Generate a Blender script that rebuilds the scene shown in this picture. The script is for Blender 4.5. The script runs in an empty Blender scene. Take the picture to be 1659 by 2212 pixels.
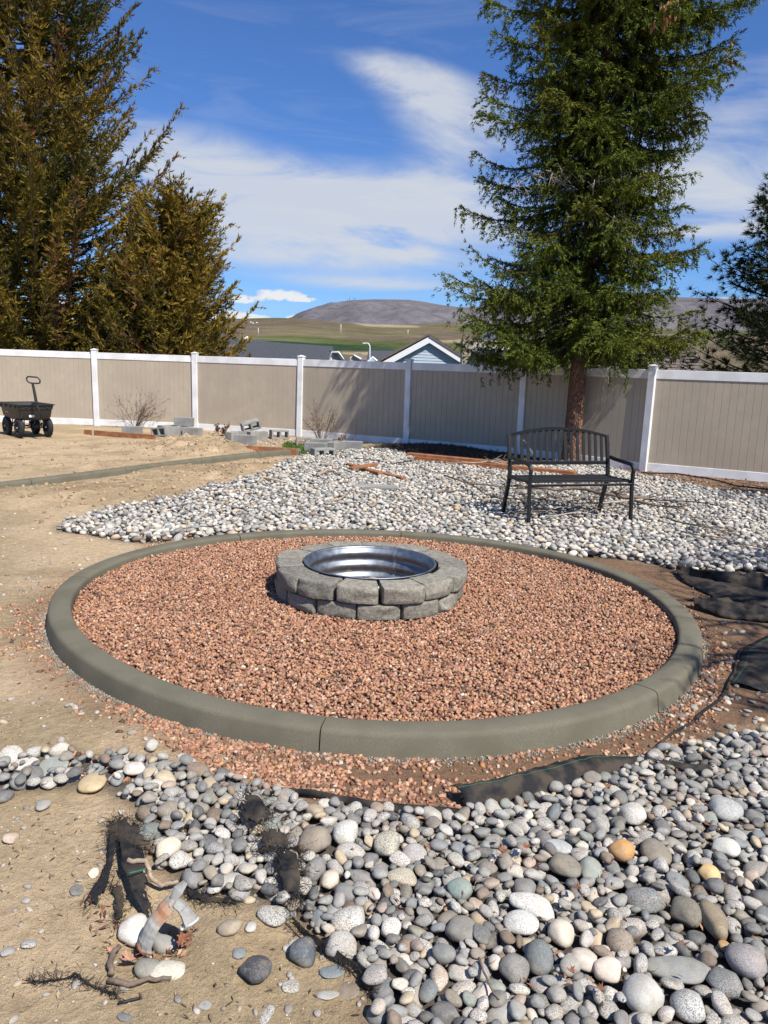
import bpy, bmesh, math, random
import numpy as np
from mathutils import Vector, Matrix, Euler
random.seed(7); RNG = np.random.default_rng(11)
S = bpy.context.scene
COL = S.collection
PI = math.pi

# ------------------------------------------------------------------ camera
CAM_H, PITCH, ROLL = 1.6, math.radians(10.6), math.radians(2.0)
IW, IH, IF = 1659.0, 2212.0, 1661.0
_F = np.array([0, math.cos(PITCH), -math.sin(PITCH)])
_u = np.array([0, math.sin(PITCH), math.cos(PITCH)]); _r = np.array([1.0, 0, 0])
_R = _r*math.cos(ROLL) + _u*math.sin(ROLL); _U = -_r*math.sin(ROLL) + _u*math.cos(ROLL)
cam_d = bpy.data.cameras.new('camera'); cam = bpy.data.objects.new('camera', cam_d); COL.objects.link(cam)
M = Matrix(((_R[0], _U[0], -_F[0], 0), (_R[1], _U[1], -_F[1], 0), (_R[2], _U[2], -_F[2], CAM_H), (0, 0, 0, 1)))
cam.matrix_world = M
cam_d.sensor_fit = 'VERTICAL'; cam_d.sensor_height = 24.0; cam_d.lens = 24.0*IF/IH
cam_d.clip_start = 0.05; cam_d.clip_end = 40000
S.camera = cam

# surveying helpers: where a sight line meets a level, or a point at a given depth on it
def ray(px, py): return _F + _R*(px-IW/2)/IF - _U*(py-IH/2)/IF
def at(px, py, z=0.0):
    d = ray(px, py); t = (CAM_H-z)/-d[2]
    return np.array([d[0]*t, d[1]*t, z])
def far(px, py, dist):
    d = ray(px, py); t = dist/d[1]
    return np.array([d[0]*t, d[1]*t, CAM_H+d[2]*t])
def proj(P):
    P = np.asarray(P, float)-np.array([0, 0, CAM_H]); d = P@_F
    return IW/2+IF*(P@_R)/d, IH/2-IF*(P@_U)/d, d

# ------------------------------------------------------------------ light
SUN_EL = math.radians(52); SUN_DIR = Vector((0.62, -0.785, 0)).normalized()
sd = Vector((SUN_DIR.x*math.cos(SUN_EL), SUN_DIR.y*math.cos(SUN_EL), math.sin(SUN_EL)))
sl = bpy.data.lights.new('sun', 'SUN'); sun = bpy.data.objects.new('sun', sl); COL.objects.link(sun)
sl.energy = 4.9; sl.angle = math.radians(0.53); sl.color = (1.0, 0.955, 0.89)
sun.rotation_euler = sd.to_track_quat('Z', 'Y').to_euler()
sun.location = (10, -12, 30)
S.view_settings.view_transform = 'Standard'; S.view_settings.look = 'None'
S.view_settings.exposure = 0.40; S.view_settings.gamma = 1.0; S.view_settings.use_curve_mapping = False
S.cycles.max_bounces = 6; S.cycles.diffuse_bounces = 2; S.cycles.glossy_bounces = 3; S.cycles.transparent_max_bounces = 8

W = bpy.data.worlds.new('World'); S.world = W; W.use_nodes = True
wt = W.node_tree; wn = wt.nodes; wl = wt.links; wn.clear()
def wmath(op, a, b=None, c=None, clamp=False):
    n = wn.new('ShaderNodeMath'); n.operation = op; n.use_clamp = clamp
    for i, v in enumerate((a, b, c)):
        if v is None: continue
        if isinstance(v, (int, float)): n.inputs[i].default_value = v
        else: wl.new(v, n.inputs[i])
    return n.outputs[0]
sky = wn.new('ShaderNodeTexSky'); sky.sky_type = 'NISHITA'; sky.sun_disc = False
sky.sun_elevation = SUN_EL; sky.sun_rotation = math.atan2(SUN_DIR.x, SUN_DIR.y)
sky.altitude = 400; sky.air_density = 1.0; sky.dust_density = 0.35; sky.ozone_density = 2.2
tc = wn.new('ShaderNodeTexCoord'); sep = wn.new('ShaderNodeSeparateXYZ'); wl.new(tc.outputs['Generated'], sep.inputs[0])
AZ = wmath('ARCTAN2', sep.outputs[0], sep.outputs[1]); EL = wmath('ARCSINE', sep.outputs[2])
comb = wn.new('ShaderNodeCombineXYZ'); wl.new(wmath('MULTIPLY', AZ, 1.0), comb.inputs[0]); wl.new(wmath('MULTIPLY', EL, 2.3), comb.inputs[1])
def wnoise(scale, detail, rough, dist, off=0.0, stretch=(1, 1, 1)):
    mp = wn.new('ShaderNodeMapping'); wl.new(comb.outputs[0], mp.inputs[0]); mp.inputs['Location'].default_value = (off, off*1.7, off*.3); mp.inputs['Scale'].default_value = stretch
    n = wn.new('ShaderNodeTexNoise'); wl.new(mp.outputs[0], n.inputs['Vector'])
    n.inputs['Scale'].default_value = scale; n.inputs['Detail'].default_value = detail; n.inputs['Roughness'].default_value = rough; n.inputs['Distortion'].default_value = dist
    return n.outputs['Fac']
def azel(px, py):
    d = ray(px, py); return math.atan2(d[0], d[1]), math.atan2(d[2], math.hypot(d[0], d[1]))
def blob(px, py, sx, sy, amp, tilt=0.0):
    a, e = azel(px, py); sa, se = sx/IF, sy/IF
    da = wmath('SUBTRACT', AZ, a); de = wmath('SUBTRACT', wmath('SUBTRACT', EL, e), wmath('MULTIPLY', da, tilt))
    q = wmath('ADD', wmath('POWER', wmath('ABSOLUTE', wmath('DIVIDE', da, sa)), 2.0), wmath('POWER', wmath('ABSOLUTE', wmath('DIVIDE', de, se)), 2.0))
    return wmath('MULTIPLY', wmath('EXPONENT', wmath('MULTIPLY', q, -0.6)), amp)
def total(lst):
    s = lst[0]
    for b in lst[1:]: s = wmath('ADD', s, b)
    return s
nbig = wnoise(5.0, 8, 0.62, 0.6, 3.1, (1, 1.6, 1)); nfine = wnoise(60.0, 6, 0.6, 0.5, 1.3, (1, .8, 1)); nwisp = wnoise(3.2, 7, 0.6, 1.6, 9.0, (1, 3.2, 1))
soft = total([blob(600, 430, 330, 75, 1.15, -.05), blob(830, 480, 230, 55, .6), blob(885, 180, 120, 48, 1.25, -.25), blob(1010, 290, 90, 60, .55), blob(560, 220, 230, 62, -.85), blob(820, 60, 300, 34, -.5), blob(720, 40, 420, 40, -.35), blob(1150, 60, 150, 60, -.4), blob(1560, 410, 150, 55, .95, -.12),
              blob(360, 330, 170, 60, .45, .1), blob(480, 250, 260, 26, .4, .05), blob(1620, 230, 260, 65, .5, .15), blob(480, 90, 300, 30, .25, .04),
              blob(820, 612, 200, 11, .55), blob(880, 548, 50, 7, .6), blob(1530, 498, 110, 11, .7), blob(640, 560, 220, 18, .35)])
softm = wmath('MULTIPLY', soft, wmath('MULTIPLY_ADD', nbig, 2.6, -.52, clamp=False))
ss_ = wn.new('ShaderNodeMapRange'); ss_.interpolation_type = 'SMOOTHSTEP'; wl.new(softm, ss_.inputs[0]); ss_.inputs[1].default_value = .04; ss_.inputs[2].default_value = .95; ss_.inputs[3].default_value = 0; ss_.inputs[4].default_value = .92; softm = ss_.outputs[0]
wisp = wmath('MULTIPLY', wmath('SUBTRACT', nwisp, .47, clamp=True), 1.5)
softm = wmath('ADD', softm, wmath('MULTIPLY', wisp, .36))
cum = total([blob(527, 647, 24, 6, 1.2), blob(606, 638, 36, 9, 1.3), blob(655, 646, 22, 5, .9), blob(488, 683, 30, 9, 1.25), blob(555, 687, 22, 5, 1.1), blob(640, 688, 16, 6, 1.1),
             blob(300, 676, 130, 14, 1.0), blob(-100, 660, 160, 18, 1.2), blob(1590, 655, 90, 9, .8)])
cumm = wmath('MULTIPLY', wmath('SUBTRACT', wmath('MULTIPLY', cum, wmath('MULTIPLY_ADD', nfine, 3.2, -0.65)), .38), 2.4, clamp=True)
fac = wmath('MAXIMUM', wmath('MINIMUM', wmath('MULTIPLY', softm, .95), .93), cumm, clamp=True)
fac = wmath('MAXIMUM', fac, 0.0, clamp=True)
tint = wn.new('ShaderNodeMix'); tint.data_type = 'RGBA'; tint.blend_type = 'MULTIPLY'; tint.inputs[0].default_value = 1.0
wl.new(sky.outputs[0], tint.inputs[6]); tint.inputs[7].default_value = SKY_TINT = (0.66, 1.0, 1.55, 1)
mix = wn.new('ShaderNodeMix'); mix.data_type = 'RGBA'; wl.new(fac, mix.inputs[0]); wl.new(tint.outputs[2], mix.inputs[6]); mix.inputs[7].default_value = (7.4, 7.8, 8.5, 1)
mix2 = wn.new('ShaderNodeMix'); mix2.data_type = 'RGBA'; wl.new(cumm, mix2.inputs[0]); wl.new(mix.outputs[2], mix2.inputs[6]); mix2.inputs[7].default_value = (9.4, 9.7, 10.1, 1)
bg = wn.new('ShaderNodeBackground'); wl.new(mix2.outputs[2], bg.inputs[0]); bg.inputs[1].default_value = 0.067
wo = wn.new('ShaderNodeOutputWorld'); wl.new(bg.outputs[0], wo.inputs[0])

# ------------------------------------------------------------------ numpy noise
_perm = np.random.default_rng(5).permutation(4096)
def _h(ix, iy, seed):
    v = (ix.astype(np.int64)*73856093) ^ (iy.astype(np.int64)*19349663) ^ (seed*83492791)
    return (_perm[(v & 0xfff)].astype(float)+_perm[((v >> 7) & 0xfff)])/8192.0
def vnoise(x, y, seed=0):
    ix = np.floor(x); iy = np.floor(y); fx = x-ix; fy = y-iy
    fx = fx*fx*(3-2*fx); fy = fy*fy*(3-2*fy)
    a = _h(ix, iy, seed); b = _h(ix+1, iy, seed); c = _h(ix, iy+1, seed); d = _h(ix+1, iy+1, seed)
    return (a*(1-fx)+b*fx)*(1-fy)+(c*(1-fx)+d*fx)*fy
def fbm(x, y, oct=4, seed=0, gain=.5):
    s = 0; a = 1.0; t = 0
    for o in range(oct):
        s = s+a*vnoise(x*2**o+17.3*o, y*2**o-9.1*o, seed+o); t += a; a *= gain
    return s/t
def sstep(a, b, x):
    t = np.clip((x-a)/(b-a), 0, 1); return t*t*(3-2*t)
def inpoly(x, y, poly):
    x = np.asarray(x); y = np.asarray(y); r = np.zeros(x.shape, bool); n = len(poly)
    for i in range(n):
        x1, y1 = poly[i][:2]; x2, y2 = poly[(i+1) % n][:2]
        c = ((y1 > y) != (y2 > y)) & (x < (x2-x1)*(y-y1)/((y2-y1) if y2 != y1 else 1e-9)+x1)
        r ^= c
    return r
def polydist(x, y, pts, closed=False):
    x = np.asarray(x, float); y = np.asarray(y, float); d = np.full(x.shape, 1e9); n = len(pts)
    for i in range(n if closed else n-1):
        ax, ay = pts[i][:2]; bx, by = pts[(i+1) % n][:2]; L = (bx-ax)**2+(by-ay)**2+1e-12
        t = np.clip(((x-ax)*(bx-ax)+(y-ay)*(by-ay))/L, 0, 1)
        d = np.minimum(d, np.hypot(x-ax-t*(bx-ax), y-ay-t*(by-ay)))
    return d

# ------------------------------------------------------------------ object helpers
def tag(o, label=None, cat=None, group=None, kind=None):
    if label: o['label'] = label
    if cat: o['category'] = cat
    if group: o['group'] = group
    if kind: o['kind'] = kind
    return o
def empty(name, loc=(0, 0, 0), rz=0.0, label=None, cat=None, group=None):
    o = bpy.data.objects.new(name, None); COL.objects.link(o); o.location = [float(v) for v in loc]; o.rotation_euler = (0, 0, rz)
    o.empty_display_size = .1
    return tag(o, label, cat, group)
def link(name, mesh, parent=None, loc=None, rot=None, scale=None):
    o = bpy.data.objects.new(name, mesh); COL.objects.link(o)
    if parent is not None: o.parent = parent
    if loc is not None: o.location = [float(v) for v in loc]
    if rot is not None: o.rotation_euler = rot
    if scale is not None: o.scale = [float(v) for v in scale]
    return o
def npmesh(name, V, Fa, mat=None, smooth=False, col=None):
    V = np.asarray(V, np.float32); Fa = np.asarray(Fa, np.int32); k = Fa.shape[1]
    me = bpy.data.meshes.new(name)
    me.vertices.add(len(V)); me.vertices.foreach_set('co', V.ravel())
    me.loops.add(Fa.size); me.loops.foreach_set('vertex_index', Fa.ravel())
    me.polygons.add(len(Fa)); me.polygons.foreach_set('loop_start', np.arange(len(Fa), dtype=np.int32)*k)
    me.polygons.foreach_set('loop_total', np.full(len(Fa), k, np.int32))
    if smooth: me.polygons.foreach_set('use_smooth', np.ones(len(Fa), bool))
    me.update(calc_edges=True)
    if col is not None:
        a = me.color_attributes.new('tint', 'FLOAT_COLOR', 'POINT'); a.data.foreach_set('color', np.asarray(col, np.float32).ravel())
    if mat: me.materials.append(mat)
    return me
class MB:
    """collects solids into one mesh"""
    def __init__(s): s.v = []; s.f = []
    def add(s, V, F):
        n = len(s.v); s.v += [tuple(float(c) for c in p) for p in V]; s.f += [tuple(i+n for i in f) for f in F]; return s
    def box(s, c, size, rot=None, bev=0.0):
        hx, hy, hz = size[0]/2, size[1]/2, size[2]/2; b = min(bev, hx*.45, hy*.45, hz*.45)
        if b <= 0:
            V = [(x, y, z) for z in (-hz, hz) for y in (-hy, hy) for x in (-hx, hx)]
            F = [(0, 2, 3, 1), (4, 5, 7, 6), (0, 1, 5, 4), (2, 6, 7, 3), (0, 4, 6, 2), (1, 3, 7, 5)]
        else:
            bm = bmesh.new(); bmesh.ops.create_cube(bm, size=1.0)
            for v in bm.verts: v.co = Vector((v.co.x*size[0], v.co.y*size[1], v.co.z*size[2]))
            bmesh.ops.bevel(bm, geom=bm.edges[:], offset=b, segments=1, affect='EDGES')
            bm.verts.index_update(); V = [tuple(v.co) for v in bm.verts]; F = [tuple(v.index for v in f.verts) for f in bm.faces]; bm.free()
        R = rot if isinstance(rot, Matrix) else (Euler(rot).to_matrix() if rot is not None else Matrix.Identity(3))
        c = Vector([float(q) for q in c])
        return s.add([R @ Vector(v)+c for v in V], F)
    def tube(s, pts, rad, n=8, cap=True, squash=1.0):
        pts = [Vector([float(q) for q in p]) for p in pts]; m = len(pts)
        rad = [rad]*m if isinstance(rad, (int, float)) else list(rad)
        up = Vector((0, 0, 1)); V = []; prev = None
        for i, p in enumerate(pts):
            t = (pts[min(i+1, m-1)]-pts[max(i-1, 0)]).normalized()
            if prev is None:
                a = up if abs(t.z) < .9 else Vector((1, 0, 0)); x = t.cross(a).normalized()
            else:
                x = (prev-t*prev.dot(t)).normalized()
            prev = x; y = t.cross(x)
            for j in range(n):
                a = 2*PI*j/n; V.append(p+(x*math.cos(a)+y*math.sin(a)*squash)*rad[i])
        F = [(i*n+j, i*n+(j+1) % n, (i+1)*n+(j+1) % n, (i+1)*n+j) for i in range(m-1) for j in range(n)]
        if cap: F.append(tuple(range(n-1, -1, -1))); F.append(tuple((m-1)*n+j for j in range(n)))
        return s.add(V, F)
    def lathe(s, prof, c=(0, 0, 0), axis='Z', n=24, closed=False):
        V = []; m = len(prof)
        for j in range(n):
            a = 2*PI*j/n
            for r, h in prof:
                p = (r*math.cos(a), r*math.sin(a), h)
                if axis == 'Y': p = (p[0], p[2], p[1])
                if axis == 'X': p = (p[2], p[0], p[1])
                V.append((p[0]+c[0], p[1]+c[1], p[2]+c[2]))
        F = []
        for j in range(n):
            for i in range(m if closed else m-1):
                i2 = (i+1) % m; j2 = (j+1) % n
                F.append((j*m+i, j2*m+i, j2*m+i2, j*m+i2))
        return s.add(V, F)
    def build(s, name, mat, parent=None, smooth=False, loc=None, rot=None, angle=None):
        me = bpy.data.meshes.new(name); me.from_pydata(s.v, [], s.f); me.materials.append(mat)
        if smooth:
            me.polygons.foreach_set('use_smooth', [True]*len(me.polygons))
            if angle: me.set_sharp_from_angle(angle=math.radians(angle))
        me.update()
        return link(name, me, parent, loc, rot)

# ------------------------------------------------------------------ materials
def newmat(name):
    m = bpy.data.materials.new(name); m.use_nodes = True; n = m.node_tree.nodes; l = m.node_tree.links
    b = n['Principled BSDF']; return m, n, l, b
def mnoise(n, l, scale, detail=4, rough=.55, vec=None, dist=0.0):
    t = n.new('ShaderNodeTexNoise'); t.inputs['Scale'].default_value = scale; t.inputs['Detail'].default_value = detail
    t.inputs['Roughness'].default_value = rough; t.inputs['Distortion'].default_value = dist
    if vec is not None: l.new(vec, t.inputs['Vector'])
    return t.outputs['Fac']
def mramp(n, l, fac, stops):
    r = n.new('ShaderNodeValToRGB'); l.new(fac, r.inputs[0]); e = r.color_ramp.elements
    while len(e) < len(stops): e.new(.5)
    for i, (p, c) in enumerate(stops):
        e[i].position = p; e[i].color = (c if len(c) == 4 else (*c, 1)) if not isinstance(c, (int, float)) else (c, c, c, 1)
    return r.outputs[0]
def mmix(n, l, fac, a, b, mode='MIX'):
    m = n.new('ShaderNodeMix'); m.data_type = 'RGBA'; m.blend_type = mode
    for sock, v in ((m.inputs[0], fac), (m.inputs[6], a), (m.inputs[7], b)):
        if isinstance(v, (int, float)): sock.default_value = v
        elif isinstance(v, tuple): sock.default_value = v if len(v) == 4 else (*v, 1)
        else: l.new(v, sock)
    return m.outputs[2]
def mmath(n, l, op, a, b=None, clamp=False):
    m = n.new('ShaderNodeMath'); m.operation = op; m.use_clamp = clamp
    for i, v in enumerate((a, b)):
        if v is None: continue
        if isinstance(v, (int, float)): m.inputs[i].default_value = v
        else: l.new(v, m.inputs[i])
    return m.outputs[0]
def mbump(n, l, b, h, strength=.4, dist=.01, prev=None):
    bp = n.new('ShaderNodeBump'); bp.inputs['Strength'].default_value = strength; bp.inputs['Distance'].default_value = dist
    l.new(h, bp.inputs['Height'])
    if prev is not None: l.new(prev, bp.inputs['Normal'])
    l.new(bp.outputs[0], b.inputs['Normal']); return bp.outputs[0]
def objco(n):
    t = n.new('ShaderNodeTexCoord'); return t.outputs['Object']
def geopos(n):
    return n.new('ShaderNodeNewGeometry').outputs['Position']
def simple(name, col, rough=.6, metal=0.0, var=.12, nscale=30, bump=.2, bdist=.003, spec=.5, world=False, big=None):
    m, n, l, b = newmat(name); vec = geopos(n) if world else objco(n)
    f = mnoise(n, l, nscale, 5, .6, vec)
    lo = tuple(c*(1-var) for c in col); hi = tuple(min(1, c*(1+var)) for c in col)
    c = mramp(n, l, f, [(.3, lo), (.7, hi)])
    if big:
        g = mnoise(n, l, big[0], 3, .5, vec); c = mmix(n, l, mramp(n, l, g, [(.42, 0.0), (.62, 1.0)]), c, big[1])
    l.new(c, b.inputs['Base Color']); b.inputs['Roughness'].default_value = rough; b.inputs['Metallic'].default_value = metal
    b.inputs['Specular IOR Level'].default_value = spec
    if bump: mbump(n, l, b, f, bump, bdist)
    return m
def tinted(name, rough=.85, var=.3, nscale=40, bump=.5, bdist=.004, speck=False, objcolor=False, spec=.35, transl=0.0):
    """colour from the object's own tint (mesh attribute or object colour), broken up by noise"""
    m, n, l, b = newmat(name); vec = geopos(n)
    if objcolor:
        oi = n.new('ShaderNodeObjectInfo'); C = oi.outputs['Color']; A = oi.outputs['Alpha']
    else:
        at_ = n.new('ShaderNodeAttribute'); at_.attribute_name = 'tint'; C = at_.outputs['Color']; A = at_.outputs['Alpha']
    f = mnoise(n, l, nscale, 6, .65, vec)
    g = mramp(n, l, f, [(.25, 1-var), (.75, 1+var)])
    c = mmix(n, l, 1.0, C, g, 'MULTIPLY')
    if speck:
        s1 = mnoise(n, l, 330, 3, .7, vec); s2 = mnoise(n, l, 150, 4, .75, vec, 1.5)
        dk = mramp(n, l, s1, [(.50, 0.0), (.57, 1.0)])
        c = mmix(n, l, mmath(n, l, 'MULTIPLY', dk, A), c, mmix(n, l, 1.0, c, (.22, .22, .23), 'MULTIPLY'))
        lt = mramp(n, l, s2, [(.56, 0.0), (.64, 1.0)])
        c = mmix(n, l, mmath(n, l, 'MULTIPLY', lt, .38), c, mmix(n, l, .5, c, (.62, .60, .55)))
        vn = mnoise(n, l, 14, 5, .6, vec, 3.0)
        vein = mramp(n, l, vn, [(.492, 0.0), (.5, 1.0), (.508, 0.0)])
        c = mmix(n, l, mmath(n, l, 'MULTIPLY', vein, .35), c, (.6, .58, .54))
        du = mnoise(n, l, 19, 6, .65, vec); c = mmix(n, l, mramp(n, l, du, [(.50, 0.0), (.66, .34)]), c, (.36, .285, .19))
        big = mnoise(n, l, 24, 4, .6, vec); c = mmix(n, l, mramp(n, l, big, [(.52, 0.0), (.72, .45)]), c, mmix(n, l, 1.0, c, (.85, .72, .55), 'MULTIPLY'))
        mbump(n, l, b, s1, .35, .0012, mbump(n, l, b, f, bump, bdist))
    else:
        mbump(n, l, b, f, bump, bdist)
    l.new(c, b.inputs['Base Color']); b.inputs['Roughness'].default_value = rough; b.inputs['Specular IOR Level'].default_value = spec
    if transl:
        out = n['Material Output']; tr = n.new('ShaderNodeBsdfTranslucent'); l.new(c, tr.inputs[0]); mx = n.new('ShaderNodeMixShader'); mx.inputs[0].default_value = transl
        l.new(b.outputs[0], mx.inputs[1]); l.new(tr.outputs[0], mx.inputs[2]); l.new(mx.outputs[0], out.inputs[0])
    return m
MAT = {}
MAT['vinyl_white'] = simple('white_vinyl', (.80, .80, .79), .42, var=.05, nscale=6, bump=.05, world=True, big=(3.1, (.70, .69, .66)))
MAT['vinyl_tan'] = simple('tan_vinyl', (.43, .36, .27), .5, var=.07, nscale=5, bump=.1, world=True, big=(1.3, (.40, .335, .25)))
MAT['curb'] = simple('grey_green_concrete', (.150, .137, .097), .9, var=.13, nscale=120, bump=.5, bdist=.002, spec=.2, world=True, big=(5.0, (.128, .116, .081)))
MAT['block'] = simple('grey_block_concrete', (.30, .295, .27), .93, var=.16, nscale=70, bump=.6, bdist=.004, spec=.15, big=(5, (.23, .225, .205)))
MAT['black_metal'] = simple('black_painted_metal', (.010, .011, .012), .5, spec=.35, var=.2, nscale=40, bump=.08)
MAT['black_plastic'] = simple('black_tub_plastic', (.022, .022, .021), .5, var=.2, nscale=30, bump=.25)
MAT['rubber'] = simple('black_rubber', (.02, .02, .021), .75, var=.2, nscale=40, bump=.3)
MAT['grey_rim'] = simple('dark_wheel_rim', (.05, .05, .055), .45, metal=.4, var=.2)
MAT['cedar'] = simple('orange_stained_cedar', (.36, .15, .055), .7, var=.35, nscale=18, bump=.4, world=True, big=(7, (.25, .10, .045)))
MAT['old_wood'] = simple('weathered_wood', (.34, .26, .18), .85, var=.35, nscale=40, bump=.5, world=True)
MAT['twig'] = simple('grey_brown_twig', (.17, .125, .09), .85, var=.3, nscale=60, bump=.4, world=True)
MAT['pale_twig'] = simple('pale_dry_twig', (.40, .33, .25), .85, var=.25, nscale=60, bump=.4, world=True)
MAT['fabric'] = simple('black_weed_fabric', (.013, .013, .014), .78, var=.5, nscale=300, bump=.5, bdist=.002, spec=.3, world=True, big=(14, (.06, .046, .032)))
MAT['green_thread'] = simple('green_stitching', (.02, .20, .12), .7, bump=0)
MAT['hose'] = simple('black_hose', (.015, .015, .015), .6, bump=.1)
MAT['dead_leaf'] = simple('dead_brown_leaf', (.30, .13, .065), .75, var=.5, nscale=60, bump=.4, world=True)
MAT['ash'] = simple('grey_ash', (.12, .10, .085), .95, var=.5, nscale=50, bump=.8, bdist=.01, world=True)
# ================================================================== SETTING
CTR = np.array([-.06, 4.98])
TR = [(152, 1310), (158, 1280), (186, 1250), (236, 1221), (370, 1181), (507, 1158), (670, 1149), (864, 1152), (989, 1163), (1177, 1193), (1343, 1243), (1406, 1288), (1450, 1325), (1467, 1370),
      (1440, 1430), (1350, 1488), (1200, 1525), (1000, 1548), (850, 1552), (690, 1548), (500, 1515), (350, 1460), (230, 1400), (170, 1352)]
CURB_Z = .106
_q = np.array([at(x, y, CURB_Z)[:2] for x, y in TR])-CTR
_th = np.arctan2(_q[:, 1], _q[:, 0]); _rr = np.hypot(*_q.T)
_A = np.c_[np.ones_like(_th)]
for _k in (1, 2, 3, 4): _A = np.c_[_A, np.cos(_k*_th), np.sin(_k*_th)]
_w = np.linalg.lstsq(np.r_[_A, np.eye(_A.shape[1])*.12*np.r_[0, 0, 0, 1, 1, 2, 2, 3, 3]], np.r_[_rr, np.zeros(_A.shape[1])], rcond=None)[0]
def rin(t):
    t = np.asarray(t, float); r = _w[0]+0*t
    for k in (1, 2, 3, 4): r = r+_w[2*k-1]*np.cos(k*t)+_w[2*k]*np.sin(k*t)
    return r
PIT = np.array([-.085, 5.19]); PIT_R = .65
def ringdist(x, y):
    """signed distance outward from the curb's inner edge"""
    dx = x-CTR[0]; dy = y-CTR[1]; return np.hypot(dx, dy)-rin(np.arctan2(dy, dx))
def A2(pts, z=0.0): return [tuple(at(x, y, z)[:2]) for x, y in pts]
FG_BED = A2([(0, 1640), (150, 1625), (290, 1640), (420, 1655), (520, 1690), (560, 1712), (700, 1752), (960, 1772), (1030, 1752), (1160, 1730), (1300, 1690), (1370, 1665), (1440, 1625), (1659, 1585), (2100, 1560),
             (2600, 2400), (1700, 2700), (850, 2700), (815, 2212), (785, 2110), (700, 2030), (640, 1980), (575, 1960), (500, 1945), (430, 1925), (345, 1880), (325, 1810), (295, 1745), (210, 1700), (0, 1712), (-250, 1720), (-300, 1640)])
BACK_BED = A2([(125, 1137), (240, 1108), (400, 1085), (480, 1058), (560, 1040), (620, 1012), (662, 988), (760, 975), (830, 975), (880, 985), (1000, 1000), (1100, 1004), (1230, 1000), (1300, 1010), (1370, 1030), (1480, 1052), (1560, 1066), (1659, 1078),
               (1950, 1110), (2300, 1200), (1900, 1262), (1659, 1235), (1560, 1236), (1460, 1232), (1380, 1214), (1300, 1207), (1150, 1195), (800, 1165), (470, 1160), (330, 1176), (215, 1163), (130, 1146)])
DIRT_R = A2([(1150, 1180), (1460, 1225), (1700, 1262), (2000, 1270), (2100, 1560), (1659, 1590), (1440, 1630), (1300, 1700), (1000, 1765), (700, 1750), (530, 1690), (560, 1600), (900, 1500)])
MULCH_FENCE = A2([(1290, 1005), (1395, 1008), (1659, 1035), (2000, 1070), (2000, 1108), (1659, 1078), (1500, 1056), (1380, 1032)])
MULCH_MID = A2([(790, 972), (850, 955), (1000, 965), (1110, 975), (1250, 985), (1230, 1002), (1100, 1006), (1000, 1002), (880, 988)])
CURB2 = A2([(-260, 1085), (-120, 1073), (0, 1060), (100, 1048), (200, 1035), (300, 1021), (400, 1007), (500, 996), (580, 987), (645, 981)])
def gheight(x, y):
    z = (fbm(x*.9, y*.9, 3, 1)-.5)*.05+(fbm(x*5, y*5, 3, 4)-.5)*.018
    # heaped sand left of the far curb
    def mound(px, py, h, sx, sy, rot=0.0):
        c = at(px, py)[:2]; dx = x-c[0]; dy = y-c[1]; cr, sr = math.cos(rot), math.sin(rot)
        return h*np.exp(-(((dx*cr+dy*sr)/sx)**2+((-dx*sr+dy*cr)/sy)**2))
    m1 = mound(452, 978, .17, .75, .9) + mound(390, 968, .17, .8, .7)+mound(560, 1018, .10, 1.0, .5, .8)
    m1 = m1+mound(330, 1065, .09, 1.0, .7)+mound(120, 1075, .06, 1.2, .6)+mound(250, 1010, .07, 1.4, .6)+mound(480, 1040, .07, .9, .5)
    rough = fbm(x*7, y*7, 4, 9)
    z = z+m1*(.55+.95*rough)
    lump = fbm(x*13, y*13, 3, 14); z = z+(np.clip(m1*6, 0, 1)*.13+.008)*(lump-.5)
    lft = sstep(-.2, -1.5, x)
    z = z+lft*(fbm(x*3.1, y*3.1, 4, 21, .6)-.5)*.09*sstep(5, 9, y)*sstep(17, 13.5, y)
    # hollow around the pipe and the step where sand meets the stones, near left
    hc = at(330, 2010)[:2]; z = z-.05*np.exp(-(((x-hc[0])/.12)**2+((y-hc[1])/.13)**2))
    rz = at(480, 2040)[:2]; z = z+.02*np.exp(-(((x-rz[0])/.12)**2+((y-rz[1])/.16)**2))
    mm = mound(960, 975, .12, 1.3, .42, -.5); z = z+mm*(.7+.7*rough)
    # behind the fence the land falls away
    fl = sstep(19, 45, y+.45*np.maximum(x, 0)); z = z-3.0*fl
    d = np.abs(ringdist(x, y)-.02); k = sstep(.08, .35, d)       # level under and beside the curb
    z = z*np.where(ringdist(x, y) < 0, 0, k)-np.where(ringdist(x, y) < -.03, .0, 0)
    z = np.where(ringdist(x, y) < .08, -.02+.0*z, z)
    return z
def axis_pts(segs):
    out = []
    for a, b, st in segs:
        n = max(1, int(round((b-a)/st))); out += list(np.linspace(a, b, n, endpoint=False))
    out.append(segs[-1][1]); return np.array(out)
gx = axis_pts([(-60, -14, 4), (-14, -8, .4), (-8, -3.2, .05), (-3.2, -1.9, .035), (-1.9, 1.6, .026), (1.6, 3.4, .045), (3.4, 8, .12), (8, 14, .5), (14, 60, 4)])
gy = axis_pts([(-40, -4, 4), (-4, 1.0, .3), (1.0, 3.6, .026), (3.6, 8.5, .05), (8.5, 14.5, .05), (14.5, 16.5, .1), (16.5, 20, .25), (20, 60, 2.5)])
GX, GY = np.meshgrid(gx, gy); GZ = gheight(GX, GY)
nxg, nyg = len(gx), len(gy)
idx = np.arange(nxg*nyg).reshape(nyg, nxg)
GF = np.stack([idx[:-1, :-1], idx[:-1, 1:], idx[1:, 1:], idx[1:, :-1]], -1).reshape(-1, 4)
x, y = GX.ravel(), GY.ravel()
sand = np.array([.495, .370, .228]); sand2 = np.array([.375, .285, .168]); dirt = np.array([.185, .115, .07]); mulch = np.array([.085, .058, .042]); dark = np.array([.09, .075, .06])
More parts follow.
